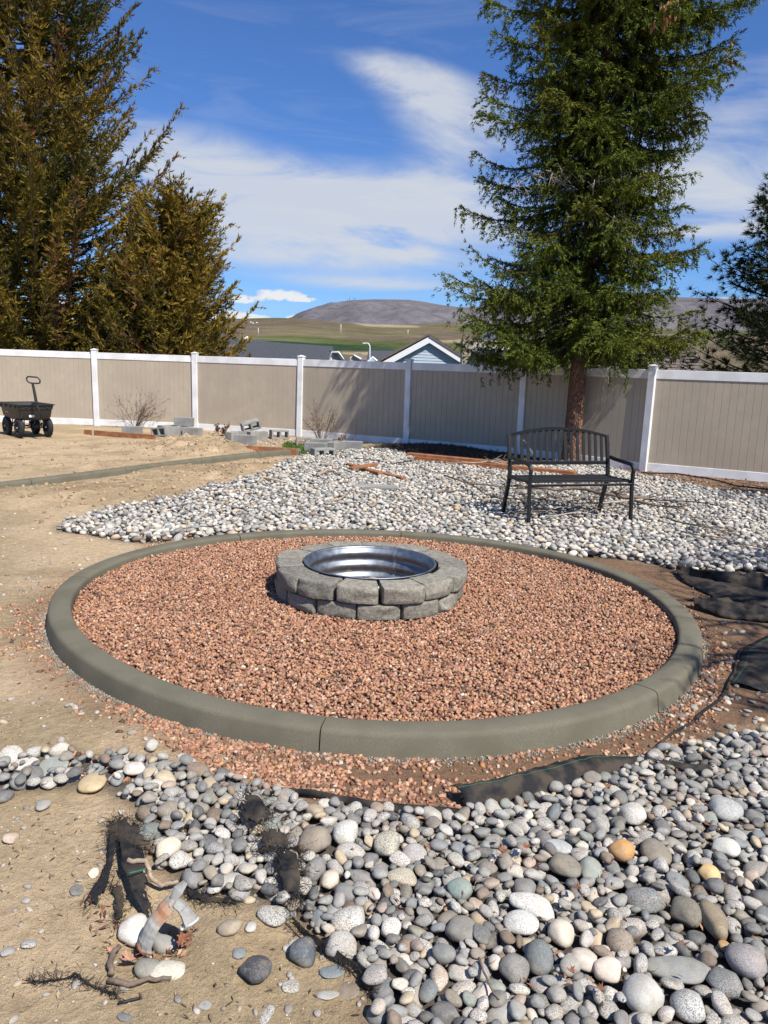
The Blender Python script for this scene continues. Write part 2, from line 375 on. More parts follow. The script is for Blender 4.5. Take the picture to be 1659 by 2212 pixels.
w = fbm(x*1.3, y*1.3, 4, 31)[:, None]; gc = sand*(1-sstep(.42, .62, w))+sand2*sstep(.42, .62, w)
jit = (fbm(x*2.2, y*2.2, 3, 77)-.5)*.45
def soften(poly, width):
    s = np.where(inpoly(x, y, poly), 1.0, -1.0)*polydist(x, y, poly, True)+jit*width*2
    return sstep(-width, width, s)[:, None]
k = soften(DIRT_R, .18); gc = gc*(1-k)+dirt*(.8+.7*fbm(x*6, y*6, 3, 3)[:, None])*k
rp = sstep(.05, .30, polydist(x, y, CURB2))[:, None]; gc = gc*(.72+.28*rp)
mm_ = (np.clip(gheight(x, y)*9, 0, 1)*sstep(.40, .60, fbm(x*5.5, y*5.5, 4, 88)))[:, None]*(x < 0)[:, None]*.42; gc = gc*(1-mm_)+np.array([.20, .125, .07])*mm_
st_ = (sstep(.56, .70, fbm(x*2.4, y*3.6, 5, 188))*(x < .5))[:, None]*.42; gc = gc*(1-st_)+np.array([.24, .16, .095])*st_
k = soften(BACK_BED, .15); gc = gc*(1-k)+dark*k
k = soften(FG_BED, .07); gc = gc*(1-k)+(dark*1.25)*k
k = soften(MULCH_FENCE, .2); gc = gc*(1-k)+(dirt*1.15)*k
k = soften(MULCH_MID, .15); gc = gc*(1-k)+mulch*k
rd = ringdist(x, y); k = (sstep(.5, .16, rd)*sstep(.0, .1, rd))[:, None]*.55; gc = gc*(1-k)+dirt*1.1*k
fb = sstep(19, 22, y+.45*np.maximum(x, 0))[:, None]; gc = gc*(1-fb)+np.array([.12, .12, .05])*fb
m, n, l, b = newmat('sandy_soil'); vec = geopos(n)
a_ = n.new('ShaderNodeAttribute'); a_.attribute_name = 'tint'
f1 = mnoise(n, l, 22, 6, .65, vec); f2 = mnoise(n, l, 260, 3, .7, vec); f3 = mnoise(n, l, 6.5, 8, .68, vec, .8)
c = mmix(n, l, 1.0, a_.outputs['Color'], mramp(n, l, f1, [(.28, .80), (.72, 1.17)]), 'MULTIPLY')
c = mmix(n, l, 1.0, c, mramp(n, l, f2, [(.3, .80), (.5, 1.0), (.7, 1.18)]), 'MULTIPLY')
c = mmix(n, l, mramp(n, l, f3, [(.52, 0.0), (.66, .5)]), c, mmix(n, l, 1.0, c, (.80, .76, .72), 'MULTIPLY'))
l.new(c, b.inputs['Base Color']); b.inputs['Roughness'].default_value = .97; b.inputs['Specular IOR Level'].default_value = .12
f4 = mnoise(n, l, 60, 5, .7, vec); mbump(n, l, b, f2, .6, .004, mbump(n, l, b, f4, .7, .012, mbump(n, l, b, f1, .8, .03)))
MAT['ground'] = m
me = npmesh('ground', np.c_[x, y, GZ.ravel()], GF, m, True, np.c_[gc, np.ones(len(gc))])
ground = link('ground', me); tag(ground, kind='structure')
def gz(px, py): return float(gheight(np.array([float(px)]), np.array([float(py)]))[0])

# ---- far hills, valley floor and the mountain, one terrain sheet
def hz_y(px): return None
def skyline(pts):
    a = []; e = []
    for px, py in pts:
        A, E_ = azel(px, py); a.append(A); e.append(math.tan(E_))
    return np.array(a), np.array(e)
R1 = skyline([(-900, 720), (-300, 705), (200, 697), (450, 691), (520, 688), (593, 686), (650, 688), (715, 694), (811, 701), (900, 700), (981, 697), (1200, 700), (1500, 712), (2000, 720), (2600, 740)])
R2 = skyline([(-900, 720), (0, 715), (400, 706), (560, 698), (625, 687), (652, 675), (700, 659), (730, 652), (759, 648), (811, 646), (882, 647), (913, 651), (957, 659), (1000, 664), (1200, 650), (1400, 640), (1530, 643), (1700, 650), (2200, 690), (2700, 720)])
na, nd = 330, 230
az = np.linspace(-1.0, 1.0, na); dd = np.concatenate([np.geomspace(48, 900, 30), np.linspace(940, 3600, 75), np.linspace(3700, 11500, 75)])
AZg, DD = np.meshgrid(az, dd)
e1 = np.interp(AZg, R1[0], R1[1]); e2 = np.interp(AZg, R2[0], R2[1])
kx = [40, 300, 700, 1200, 1700, 2300, 3000, 3400, 3900, 5200, 6600, 8200, 9000, 9800, 11500]
ridge1 = e1*3000; ridge2 = e2*9000
X_ = DD*np.sin(AZg); Y_ = DD*np.cos(AZg)
nz1 = fbm(X_/420, Y_/420, 5, 51); nz2 = fbm(X_/900, Y_/900, 6, 53)
def lerp_col(d):
    prof = [np.full_like(d, -3.0), np.full_like(d, -6), ridge1*.035, ridge1*.16, ridge1*.36, ridge1*.66, ridge1, ridge1*.97, ridge1*.72, ridge1*.75+ridge2*.02, ridge2*.42, ridge2*.86, ridge2, ridge2*.97, ridge2*.6]
    z = np.zeros_like(d)
    for i in range(len(kx)-1):
        t = np.clip((d-kx[i])/(kx[i+1]-kx[i]), 0, 1); seg = prof[i]*(1-t)+prof[i+1]*t
        z = np.where((d >= kx[i]) & (d <= kx[i+1]), seg, z)
    return z
ZZ = lerp_col(DD)
ridgy = 1-np.abs(2*fbm(X_/700, Y_/1600, 5, 61)-1)
ZZ = ZZ+(nz1-.5)*26*sstep(500, 1500, DD)*sstep(3000, 2500, DD)+(ridgy-.8)*260*sstep(5200, 7000, DD)*sstep(8900, 8000, DD)+(nz2-.5)*120*sstep(5200, 7000, DD)*sstep(9000, 8400, DD)
ZZ = ZZ+CAM_H*sstep(500, 2000, DD)
idx = np.arange(na*len(dd)).reshape(len(dd), na)
TF = np.stack([idx[:-1, :-1], idx[:-1, 1:], idx[1:, 1:], idx[1:, :-1]], -1).reshape(-1, 4)
X1, Y1, D1 = X_.ravel(), Y_.ravel(), DD.ravel()
olive = np.array([.175, .150, .085]); brown = np.array([.165, .130, .090]); green = np.array([.10, .125, .045]); hazed_rock = np.array([.205, .190, .200]); field = np.array([.045, .078, .042]); tan = np.array([.36, .30, .19])  # mountain colour is greyed: distance haze put into its tint
t = sstep(.44, .58, fbm(X1/300, Y1/500, 5, 71))[:, None]; tc_ = olive*(1-t)+brown*t
t = (sstep(.50, .62, fbm(X1/600+3, Y1/260, 4, 73))*sstep(900, 1500, D1))[:, None]; tc_ = tc_*(1-t)+green*t
def ang_poly(pts):
    return [azel(*p) for p in pts]
AZf = AZg.ravel(); ELf = np.arctan2(ZZ.ravel()-CAM_H, D1)
front = D1 < 3050
for pts, colr in (([(478, 736), (520, 733), (640, 739), (760, 745), (866, 752), (850, 758), (700, 757), (560, 750), (500, 744)], field), ([(455, 748), (478, 738), (560, 752), (500, 758)], tan), ([(860, 759), (880, 770), (700, 762)], tan),
                  ([(1000, 740), (1075, 735), (1130, 741), (1120, 750), (1010, 748)], tan), ([(760, 698), (900, 703), (905, 708), (800, 706)], tan), ([(910, 735), (1010, 733), (1010, 742), (915, 740)], tan*.8),
                  ([(980, 716), (1010, 700), (1100, 700), (1100, 720)], green)):
    kk = inpoly(AZf, ELf, ang_poly(pts)) & front
    tc_[kk] = colr
t = sstep(3500, 4800, D1)[:, None]; rk = hazed_rock*(.82+.4*fbm(X1/260, Y1/700, 5, 81)[:, None]); rk = rk*(1-.25*sstep(.55, .7, ridgy.ravel())[:, None])
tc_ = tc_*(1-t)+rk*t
m, n, l, b = newmat('hill_cover'); vec = geopos(n); a_ = n.new('ShaderNodeAttribute'); a_.attribute_name = 'tint'
f1 = mnoise(n, l, .012, 8, .65, vec); f2 = mnoise(n, l, .0035, 9, .7, vec, .6)
c = mmix(n, l, 1.0, a_.outputs['Color'], mramp(n, l, f1, [(.3, .72), (.7, 1.22)]), 'MULTIPLY')
c = mmix(n, l, 1.0, c, mramp(n, l, f2, [(.35, .8), (.65, 1.15)]), 'MULTIPLY')
l.new(c, b.inputs['Base Color']); b.inputs['Roughness'].default_value = 1.0; b.inputs['Specular IOR Level'].default_value = 0.0
mbump(n, l, b, f2, .8, 60)
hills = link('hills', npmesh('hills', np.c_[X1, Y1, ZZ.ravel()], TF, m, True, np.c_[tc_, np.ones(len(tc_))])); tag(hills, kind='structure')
def on_terrain(px, py):
    """where a sight line first meets the hills"""
    A, E_ = azel(px, py); j = int(np.argmin(np.abs(az-A))); el = (ZZ[:, j]-CAM_H)/dd
    for i in range(20, len(dd)):
        if el[i] >= math.tan(E_): return np.array([dd[i]*math.sin(A), dd[i]*math.cos(A), ZZ[i, j]])
    return np.array([3000*math.sin(A), 3000*math.cos(A), CAM_H+3000*math.tan(E_)])

# ================================================================== CURBS
def sweep(name, path, outs, prof, parent, mat, gap0=True):
    """path: points, outs: outward unit vectors, prof: (offset, z)"""
    V = []; n = len(path); m = len(prof)
    for p, o in zip(path, outs):
        for a, z in prof: V.append((p[0]+o[0]*a, p[1]+o[1]*a, z))
    F = [(i*m+j, (i+1)*m+j, (i+1)*m+j+1, i*m+j+1) for i in range(n-1) for j in range(m-1)]
    F.append(tuple(range(m))); F.append(tuple((n-1)*m+j for j in range(m-1, -1, -1)))
    mb = MB(); mb.add(V, F); return mb.build(name, mat, parent, smooth=True, angle=38)
PROF = [(.0, -.06), (.0, .084), (.003, .096), (.010, .104), (.022, .1075), (.065, .1090), (.106, .1075), (.121, .104), (.130, .097), (.136, .084), (.158, -.06)]
curb = empty('concrete_curb', (0, 0, 0), 0, 'large circular grey green concrete curb enclosing the red gravel and the fire pit', 'curb')
jts = [(697, 1580), (160, 1395), (160, 1250), (500, 1153), (870, 1148), (1215, 1193), (1500, 1297), (1395, 1492)]
ja = sorted(float(np.arctan2(*(at(*p, .09)[:2]-CTR)[::-1])) for p in jts)
for i in range(len(ja)):
    a0 = ja[i]; a1 = ja[(i+1) % len(ja)]+(2*PI if i == len(ja)-1 else 0)
    if a1-a0 < .02: continue
    g = .0016; ths = np.linspace(a0+g, a1-g, max(8, int((a1-a0)*40)))
    r = rin(ths); P = np.c_[CTR[0]+r*np.cos(ths), CTR[1]+r*np.sin(ths)]
    r2 = rin(ths+1e-3); T = np.c_[CTR[0]+r2*np.cos(ths+1e-3), CTR[1]+r2*np.sin(ths+1e-3)]-P; T /= np.hypot(*T.T)[:, None]
    O = np.c_[T[:, 1], -T[:, 0]]
    wob = 1+.010*np.sin(ths*9)+.02*(fbm(ths*14, ths*3, 3, 5)-.5)
    mb = sweep('curb_section', P, O*wob[:, None], PROF, curb, MAT['curb'])
# joint bed (dark line at the joints)
ths = np.linspace(0, 2*PI, 240); r = rin(ths)+.008; P = np.c_[CTR[0]+r*np.cos(ths), CTR[1]+r*np.sin(ths)]
O = np.c_[np.cos(ths), np.sin(ths)]
jb = sweep('footing', P, O, [(0, -.05), (0, .070), (.098, .070), (.106, -.05)], curb, simple('dark_joint', (.05, .045, .035), .95))
# second, gently curving curb at the left
curb2 = empty('garden_edging', (0, 0, 0), 0, 'long gently curving grey green concrete curb crossing the sand at the left', 'curb')
cp = np.array(CURB2); tt = np.linspace(0, len(cp)-1, 90)
pf = np.polyfit(np.arange(len(cp)), cp, 4); pts = np.array([sum(pf[k]*t**(4-k) for k in range(5)) for t in tt])
T = np.gradient(pts, axis=0); T /= np.hypot(*T.T)[:, None]; O = np.c_[T[:, 1], -T[:, 0]]
PROF2 = [(-.07, -.05), (-.07, .07), (-.06, .092), (-.04, .104), (.0, .108), (.04, .104), (.06, .092), (.07, .07), (.072, -.05)]
for a, b_ in ((0, 26), (26, 46), (46, 62), (62, 76), (76, 89)):
    q0 = pts[a:b_+1].copy(); q0[0] += T[a]*.004; q0[-1] -= T[b_]*.004
    if b_ == 89:
        q0 = np.r_[q0, [q0[-1]+T[-1]*.02]]; oo = np.r_[O[a:b_+1], [O[-1]*.6]]
    else: oo = O[a:b_+1]
    sweep('curb_section', q0, oo, PROF2, curb2, MAT['curb'])
# ================================================================== STONES
def ico(sub):
    bm = bmesh.new(); bmesh.ops.create_icosphere(bm, subdivisions=sub, radius=1.0)
    V = np.array([v.co[:] for v in bm.verts]); F = np.array([[v.index for v in f.verts] for f in bm.faces]); bm.free(); return V, F
ICO = {s: ico(s) for s in (1, 2, 3, 4)}
def stone_shape(sub, seed, angular=0.0):
    V, F = ICO[sub]; r = np.random.default_rng(seed); R = np.ones(len(V))
    for k in range(5):
        d = r.normal(size=3); d /= np.linalg.norm(d); R += r.uniform(-.10, .10)*np.cos((1.2+k*.5)*np.arccos(np.clip(V@d, -1, 1))+r.uniform(0, 6))
    # gently squared river-worn faces
    for k in range(r.integers(4, 9)):
        d = r.normal(size=3); d /= np.linalg.norm(d); lim = r.uniform(.74, .93)/np.maximum(V@d, 1e-3); lim = np.where(V@d > 0, lim, 9)
        R = np.where(lim < R, lim+(R-lim)*.24, R)
    if angular:
        for k in range(9):
            d = r.normal(size=3); d /= np.linalg.norm(d); lim = r.uniform(.68, .9)/np.maximum(V@d, 1e-3); lim = np.where(V@d > 0, lim, 9)
            R = np.where(lim < R, lim+(R-lim)*(1-angular)*.3, R)
    P = V*R[:, None]; P -= P.mean(0); P /= np.abs(P).max(0); return P, F
SHAPES = {s: [stone_shape(s, 100+i, (.95 if i % 5 == 4 else .45 if i % 4 == 2 else 0)) for i in range(14)] for s in (1, 2, 3)}
PAL = [((.53, .52, .49), .95, 13), ((.44, .43, .40), .7, 13), ((.58, .55, .49), .4, 7), ((.40, .40, .385), .8, 14), ((.30, .305, .30), .35, 13), ((.215, .22, .22), .1, 12), ((.15, .155, .155), .05, 8), ((.10, .105, .11), .0, 4),
       ((.27, .25, .215), .25, 8), ((.46, .39, .28), .2, 5), ((.20, .155, .12), .1, 4), ((.235, .265, .245), .15, 3), ((.19, .21, .225), .1, 3), ((.38, .31, .26), .3, 2.5), ((.45, .26, .11), .1, .35)]
_pw = np.array([p[2] for p in PAL], float); _pw /= _pw.sum()
def pal(rng, n, white=0.0):
    w_ = _pw.copy(); w_[:3] *= 1+white; w_ /= w_.sum()
    i = rng.choice(len(PAL), n, p=w_); c = np.array([PAL[k][0] for k in i])*rng.uniform(.74, 1.10, (n, 1))*rng.uniform(.985, 1.015, (n, 3))*np.array([1.05, 1.0, .925]); a = np.array([PAL[k][1] for k in i])*rng.uniform(.5, 1.2, n)
    return np.c_[np.clip(c, .02, .78), np.clip(a, 0, 1)]
class Bed:
    """drops stones on to a level so they pack as a real pile does"""
    def __init__(s, poly, cell, base, frame=True):
        P = np.array(poly); s.x0, s.y0 = P.min(0)-.1; s.x1, s.y1 = P.max(0)+.1; s.c = cell
        s.nx = int((s.x1-s.x0)/cell); s.ny = int((s.y1-s.y0)/cell)
        X, Y = np.meshgrid(s.x0+(np.arange(s.nx)+.5)*cell, s.y0+(np.arange(s.ny)+.5)*cell)
        s.g = gheight(X, Y)+base; s.H = s.g.copy(); m = inpoly(X, Y, poly) & (ringdist(X, Y) > .185)
        if frame:
            vx, vy, vd = (X, Y-0, None)
            F_ = Y*_F[1]+(-CAM_H)*_F[2]; rx = X*_R[0]+Y*_R[1]-CAM_H*_R[2]; ux = X*_U[0]+Y*_U[1]-CAM_H*_U[2]
            m &= (F_ > .3) & (np.abs(rx/F_) < .5*IW/IF+.42*(1.6/np.maximum(F_, .5))) & (ux/F_ > -.5*IH/IF-.14)
        s.mask = m; s.ok = np.argwhere(m); s.out = []
    def fp(s, a, b, th):
        c = s.c; R = int(max(a, b)/c)+1; k = np.arange(-R, R+1)*c; X, Y = np.meshgrid(k, k)
        u = (X*math.cos(th)+Y*math.sin(th))/a; v = (-X*math.sin(th)+Y*math.cos(th))/b; q = 1-u*u-v*v
        m = q > .02; return R, m, np.sqrt(np.where(m, q, 0))
    def place(s, ix, iy, a, b, h, th, force=None, commit=True, maxup=9, pre=None):
        R, m, q = pre if pre is not None else s.fp(a, b, th)
        if ix < R or iy < R or ix+R+1 > s.nx or iy+R+1 > s.ny: return None
        w_ = s.H[iy-R:iy+R+1, ix-R:ix+R+1]; g0 = s.g[iy, ix]
        if force is not None: zc = g0+force
        else: zc = np.percentile((w_+q*h)[m], 93)-.12*h
        if zc-g0 > maxup: return None
        if commit:
            top = zc+q*h*.92; w_[m] = np.maximum(w_[m], top[m])
        return zc
    def add(s, n, sizer, rng, k=4, maxup=.07, sel=None):
        okp = s.ok if sel is None else s.ok[sel(s.x0+(s.ok[:, 1]+.5)*s.c, s.y0+(s.ok[:, 0]+.5)*s.c)]
        if len(okp) == 0: return
        for _ in range(n):
            a, b, h = sizer(rng); th = rng.uniform(0, PI); best = None; pre = s.fp(a, b, th)
            for j in rng.integers(0, len(okp), k):
                iy, ix = okp[j]; z = s.place(ix, iy, a, b, h, th, commit=False, maxup=maxup, pre=pre)
                if z is not None and (best is None or z-s.g[iy, ix] < best[0]): best = (z-s.g[iy, ix], ix, iy)
            if best is None: continue
            z = s.place(best[1], best[2], a, b, h, th, pre=pre)
            s.out.append((s.x0+(best[1]+.5)*s.c, s.y0+(best[2]+.5)*s.c, z, a, b, h, th))
def rot_mats(th, tx, ty):
    n = len(th); cz, sz = np.cos(th), np.sin(th); cx, sx = np.cos(tx), np.sin(tx); cy, sy = np.cos(ty), np.sin(ty); o = np.zeros(n); i = np.ones(n)
    Rz = np.array([[cz, -sz, o], [sz, cz, o], [o, o, i]]).transpose(2, 0, 1); Rx = np.array([[i, o, o], [o, cx, -sx], [o, sx, cx]]).transpose(2, 0, 1)
    Ry = np.array([[cy, o, sy], [o, i, o], [-sy, o, cy]]).transpose(2, 0, 1); return Rx@Ry@Rz
def stone_mesh(name, st, cols, tilt, rng, lod, mat):
    """st: rows x y z a b h th ; lod: icosphere level for each row"""
    Vs, Fs, Cs = [], [], []; off = 0; st = np.asarray(st)
    R = rot_mats(st[:, 6], rng.normal(0, tilt, len(st)), rng.normal(0, tilt, len(st))); shp = rng.integers(0, 14, len(st))
    for L in (1, 2, 3):
        for s_ in range(14):
            k = np.where((lod == L) & (shp == s_))[0]
            if len(k) == 0: continue
            P, F = SHAPES[L][s_]
            V = np.einsum('nij,nvj->nvi', R[k], P[None]*st[k, 3:6][:, None, :])+st[k, :3][:, None, :]
            Vs.append(V.reshape(-1, 3)); Fs.append((F[None]+(np.arange(len(k))*len(P))[:, None, None]).reshape(-1, 3)+off); Cs.append(np.repeat(cols[k], len(P), 0)); off += len(k)*len(P)
    return npmesh(name, np.concatenate(Vs), np.concatenate(Fs), mat, True, np.concatenate(Cs))
MAT['stone'] = tinted('river_stone', .72, .16, 45, .35, .004, True)
MAT['stone_one'] = tinted('river_stone_single', .70, .16, 45, .35, .004, True, objcolor=True)
def unit_stone(i): return npmesh('stone', SHAPES[3][i][0], SHAPES[3][i][1], MAT['stone_one'], True)
UNIT = [unit_stone(i) for i in range(14)]
_av, _af = stone_shape(3, 777, 1.0); UNIT_ANG = npmesh('broken_stone', _av, _af, MAT['stone_one'], False)
WH = (.62, .61, .58); LG = (.46, .46, .44); MG = (.30, .30, .295); DG = (.16, .163, .165); BG = (.19, .225, .245); TN = (.50, .40, .25); BR = (.20, .16, .125); CR = (.62, .56, .46); PK = (.50, .41, .36); GG = (.27, .30, .28); BK = (.065, .066, .075)
# px, py, width px, height/width, angle deg, colour, speckle, thickness, in bed (True) / on sand (False), label, broken
FEAT = [
 (200, 1694, 53, .80, 5, TN, .15, .62, 0, 'round tan cobble lying alone on the sand below the left row of stones'),
 (112, 1656, 67, .62, -4, GG, .05, .45, 0, 'wide flat grey green stone in the left row behind a small stub of stick'),
 (25, 1631, 43, .75, 20, WH, .8, .55, 0, 'white dark-streaked stone at the left edge of the row of stones on the sand'),
 (52, 1650, 62, .45, -5, WH, .6, .5, 0, 'long whitish stone just left of the flat grey green stone'),
 (70, 1670, 46, .75, 10, DG, .0, .5, 0, 'dark grey slab stone below the long whitish stone at left'),
 (150, 1672, 44, .65, 15, MG, .1, .5, 0, 'dark grey stone right of the flat grey green stone'),
 (290, 1654, 46, .72, 10, WH, .35, .7, 1, 'white oval stone with fine pink veins at the top left corner of the stone bed'),
 (253, 1682, 28, 1.1, 0, BG, .05, .6, 0, 'small upright blue grey stone left of the stone bed corner'),
 (208, 1655, 29, .68, 0, BG, .05, .6, 0, 'small slate blue pebble in the row between grey and white stones'),
 (328, 1612, 26, 1.05, 0, LG, .2, .8, 0, 'light grey egg-shaped stone standing alone on sand above the stone bed'),
 (260, 1635, 42, .6, 25, LG, .3, .6, 0, 'pale blue grey stone just above the white oval stone'),
 (93, 1736, 29, .95, 0, MG, .1, .5, 0, 'smooth grey stone alone on the sand left of the tan cobble'),
 (7, 1719, 32, 1.2, 0, DG, .05, .6, 0, 'dark blue grey stone cut by the left edge of the photo'),
 (23, 1809, 30, 1.05, 60, PK, .3, .6, 0, 'pinkish white wedge-shaped stone alone on sand at the left edge'),
 (388, 1861, 48, .85, 50, WH, 1.0, .7, 1, 'black-speckled white granite oval at the lower left rim of the bed'),
 (362, 1839, 42, 1.05, -40, CR, .25, .8, 1, 'smooth cream white stone leaning on the speckled granite oval'),
 (500, 1911, 63, .60, 0, LG, .3, .75, 0, 'big smooth grey loaf-shaped stone overhanging the sand'),
 (287, 1994, 54, 1.15, 0, WH, .3, .8, 0, 'large white cobble directly left of the bent pipe'),
 (355, 2016, 36, 1.7, 60, MG, .0, .7, 0, 'dark grey upright slab stone right of the bent pipe'),
 (320, 2087, 50, .76, 5, (.25, .25, .225), .1, .75, 0, 'round dark grey stone touching the white oval below the pipe'),
 (365, 2096, 72, .50, 12, (.60, .58, .50), .5, .6, 0, 'long white oval stone lying below the bent pipe'),
 (495, 2016, 44, .75, -15, (.36, .31, .24), .2, .7, 0, 'tan grey egg-shaped stone on sand right of the pipe'),
 (542, 2009, 22, 1.05, 0, LG, .2, .6, 0, 'small light grey pebble on sand right of the tan grey egg-shaped stone'),
 (552, 2107, 60, .85, 15, BK, .1, .75, 0, 'black broken stone with flat chipped faces on the sand', 1),
 (63, 2029, 30, .9, 0, LG, 1.0, .35, 0, 'flat speckled granite stone bedded in sand at lower left'),
 (17, 2046, 22, .9, 0, MG, .1, .45, 0, 'small grey pebble in sand at the lower left edge'),
 (517, 2067, 27, .85, 0, BG, .0, .45, 0, 'small blue grey pebble on sand above the black broken stone'),
 (202, 1882, 20, 1.1, 0, CR, .0, .4, 0, 'small cream pebble left of the frayed black fabric'),
 (165, 1917, 24, 1.0, 30, DG, .1, .35, 0, 'small triangular grey stone in the sand left of the fabric strip'),
 (653, 2063, 52, .92, -10, (.085, .10, .12), .05, .8, 0, 'round dark blue grey cobble on sand beside the fabric strip'),
 (719, 2096, 50, .62, 15, BG, .2, .25, 0, 'blue grey stone half buried flush in the sand'),
 (752, 2136, 46, .72, 0, (.22, .18, .14), .1, .18, 0, 'brown grey stone almost fully buried in the sand'),
 (708, 2145, 28, 1.5, 80, LG, .4, .2, 0, 'pale peanut-shaped stone buried in the sand'),
 (628, 2127, 34, .72, 20, LG, 1.0, .35, 0, 'small speckled granite oval in the sand near the dark round cobble'),
 (577, 2189, 48, .42, 70, LG, 1.0, .25, 0, 'long thin speckled stone in the sand at the bottom'),
 (591, 1981, 63, .62, -12, LG, 1.0, .6, 0, 'large flat black and white granite stone at the sand edge of the bed'),
 (542, 2008, 22, .9, 0, LG, .2, .5, 0, None),
 (270, 2192, 28, .6, 0, DG, .0, .4, 0, 'dark grey stone tip poking out of the sand at the bottom left'),
 (442, 2168, 26, .65, 0, MG, .1, .3, 0, 'small dark flat stone in the sand at the bottom'),
 (681, 1824, 60, 1.2, 80, (.235, .205, .17), .05, .85, 1, 'large smooth taupe brown cobble standing on edge in the bed'),
 (746, 1804, 50, 1.0, 0, (.68, .68, .66), .7, .8, 1, 'round white speckled cobble right of the large taupe cobble'),
 (836, 1830, 52, .97, 0, (.52, .50, .42), 1.0, .8, 1, 'round cream granite cobble with bold black spots'),
 (868, 1893, 62, .55, 0, (.45, .42, .34), .6, .75, 1, 'long beige granite stone below the black-spotted cobble'),
 (752, 1983, 67, .72, 12, WH, 1.0, .7, 1, 'broad white stone with black veining near the left edge of the bed'),
 (713, 1901, 41, 1.12, 0, CR, .3, .8, 1, 'round off-white cobble with brown freckles'),
 (845, 2005, 39, 1.02, 0, (.66, .65, .62), .8, .8, 1, 'small round white granite ball between grey stones'),
 (996, 2012, 62, .8, -15, (.22, .215, .20), .0, .7, 1, 'smooth dark grey rounded slab in the middle of the bed'),
 (876, 2045, 33, 1.15, 80, (.28, .19, .135), .1, .8, 1, 'reddish brown stone standing upright in the bed'),
 (994, 1923, 50, 1.0, -50, (.22, .29, .275), .2, .7, 1, 'blue green stone crossed by a white vein'),
 (961, 2189, 53, .82, 0, (.15, .15, .15), .05, .75, 1, 'dark charcoal cobble at the bottom edge of the bed'),
 (947, 2114, 58, .64, 85, (.50, .44, .38), .6, .8, 1, 'tall pinkish white stone standing on its end'),
 (1344, 1842, 46, 1.1, -55, (.52, .30, .12), .2, .85, 1, 'orange brown and white banded round cobble'),
 (1390, 1946, 72, .74, 0, (.27, .28, .285), .9, .75, 1, 'large dark grey fine-speckled granite cobble right of centre'),
 (1539, 1997, 86, .6, 85, (.26, .215, .15), .4, .8, 1, 'tall brown granular stone standing upright at the right'),
 (1147, 1960, 92, .5, -20, (.68, .68, .66), .7, .75, 1, 'largest elongated white stone in the bed'),
 (1126, 1996, 68, .6, -12, (.60, .61, .60), .6, .7, 1, 'pale grey white teardrop stone under the largest white stone'),
 (1211, 2022, 50, .98, 0, (.55, .50, .42), .15, .8, 1, 'smooth cream round cobble with a faint split'),
 (1464, 2096, 112, .46, -8, (.25, .265, .265), .1, .55, 1, 'longest grey slab stone lying at the lower right'),
 (1609, 2088, 66, 1.08, 60, (.34, .32, .335), .6, .8, 1, 'big round mauve grey stone at the right edge'),
 (1386, 2160, 70, 1.0, 45, (.50, .50, .48), .3, .8, 1, 'big light grey egg-shaped stone at the bottom right'),
 (1312, 2100, 52, .8, 0, (.60, .53, .47), .2, .8, 1, 'pinkish white round cobble above the big light grey egg-shaped stone'),
 (1262, 2075, 52, .78, -5, (.56, .51, .46), .2, .8, 1, 'creamy oval cobble up and left of the pinkish round one'),
 (1163, 2077, 72, .74, 80, (.17, .19, .195), .4, .8, 1, 'tall dark blue grey stone in the lower middle'),
 (1220, 1873, 64, .72, -10, (.21, .195, .165), .05, .75, 1, 'smooth olive grey triangular cobble with white flecks'),
 (1416, 1845, 55, .85, 0, (.22, .20, .165), .0, .75, 1, 'taupe heart-shaped cobble right of the orange brown one'),
 (1367, 1760, 55, .8, 0, (.62, .61, .57), .7, .8, 1, 'round white granite cobble near the upper right of the bed'),
 (1567, 1753, 62, .72, -40, (.42, .44, .45), .6, .75, 1, 'blue grey long granite boulder at the upper right'),
 (1337, 2042, 50, 1.0, 60, (.33, .28, .23), .7, .8, 1, 'brown fine-speckled round stone in the lower right'),
 (1484, 2178, 57, 1.0, 0, (.56, .57, .56), 1.0, .8, 1, 'round black and white granite at the bottom right'),
 (1567, 2128, 66, .75, -8, (.25, .26, .265), .9, .7, 1, 'dark speckled granite beside the long grey slab'),
 (1204, 1827, 60, .5, -8, (.42, .45, .48), .4, .7, 1, 'light blue grey spindle-shaped stone'),
 (1110, 2096, 58, .85, 0, (.22, .22, .215), .4, .8, 1, 'dark grey freckled cobble in the lower middle'),
 (1531, 1890, 38, .95, 0, (.60, .44, .22), .1, .8, 1, 'yellow orange angular stone right of the taupe heart-shaped one', 1),
 (1276, 1876, 44, .95, 0, (.25, .29, .275), .0, .7, 1, 'round grey green cobble right of the olive grey one'),
 (1478, 1978, 52, 1.0, 20, (.17, .16, .13), .2, .8, 1, 'pitted dark brown lava-like stone left of the tall brown one', 1),
 (1565, 1835, 48, .9, 20, (.62, .62, .58), .3, .7, 1, 'pale angular stone near the right edge', 1),
]
FEATS = []
bed = Bed(FG_BED, .008, -.004)
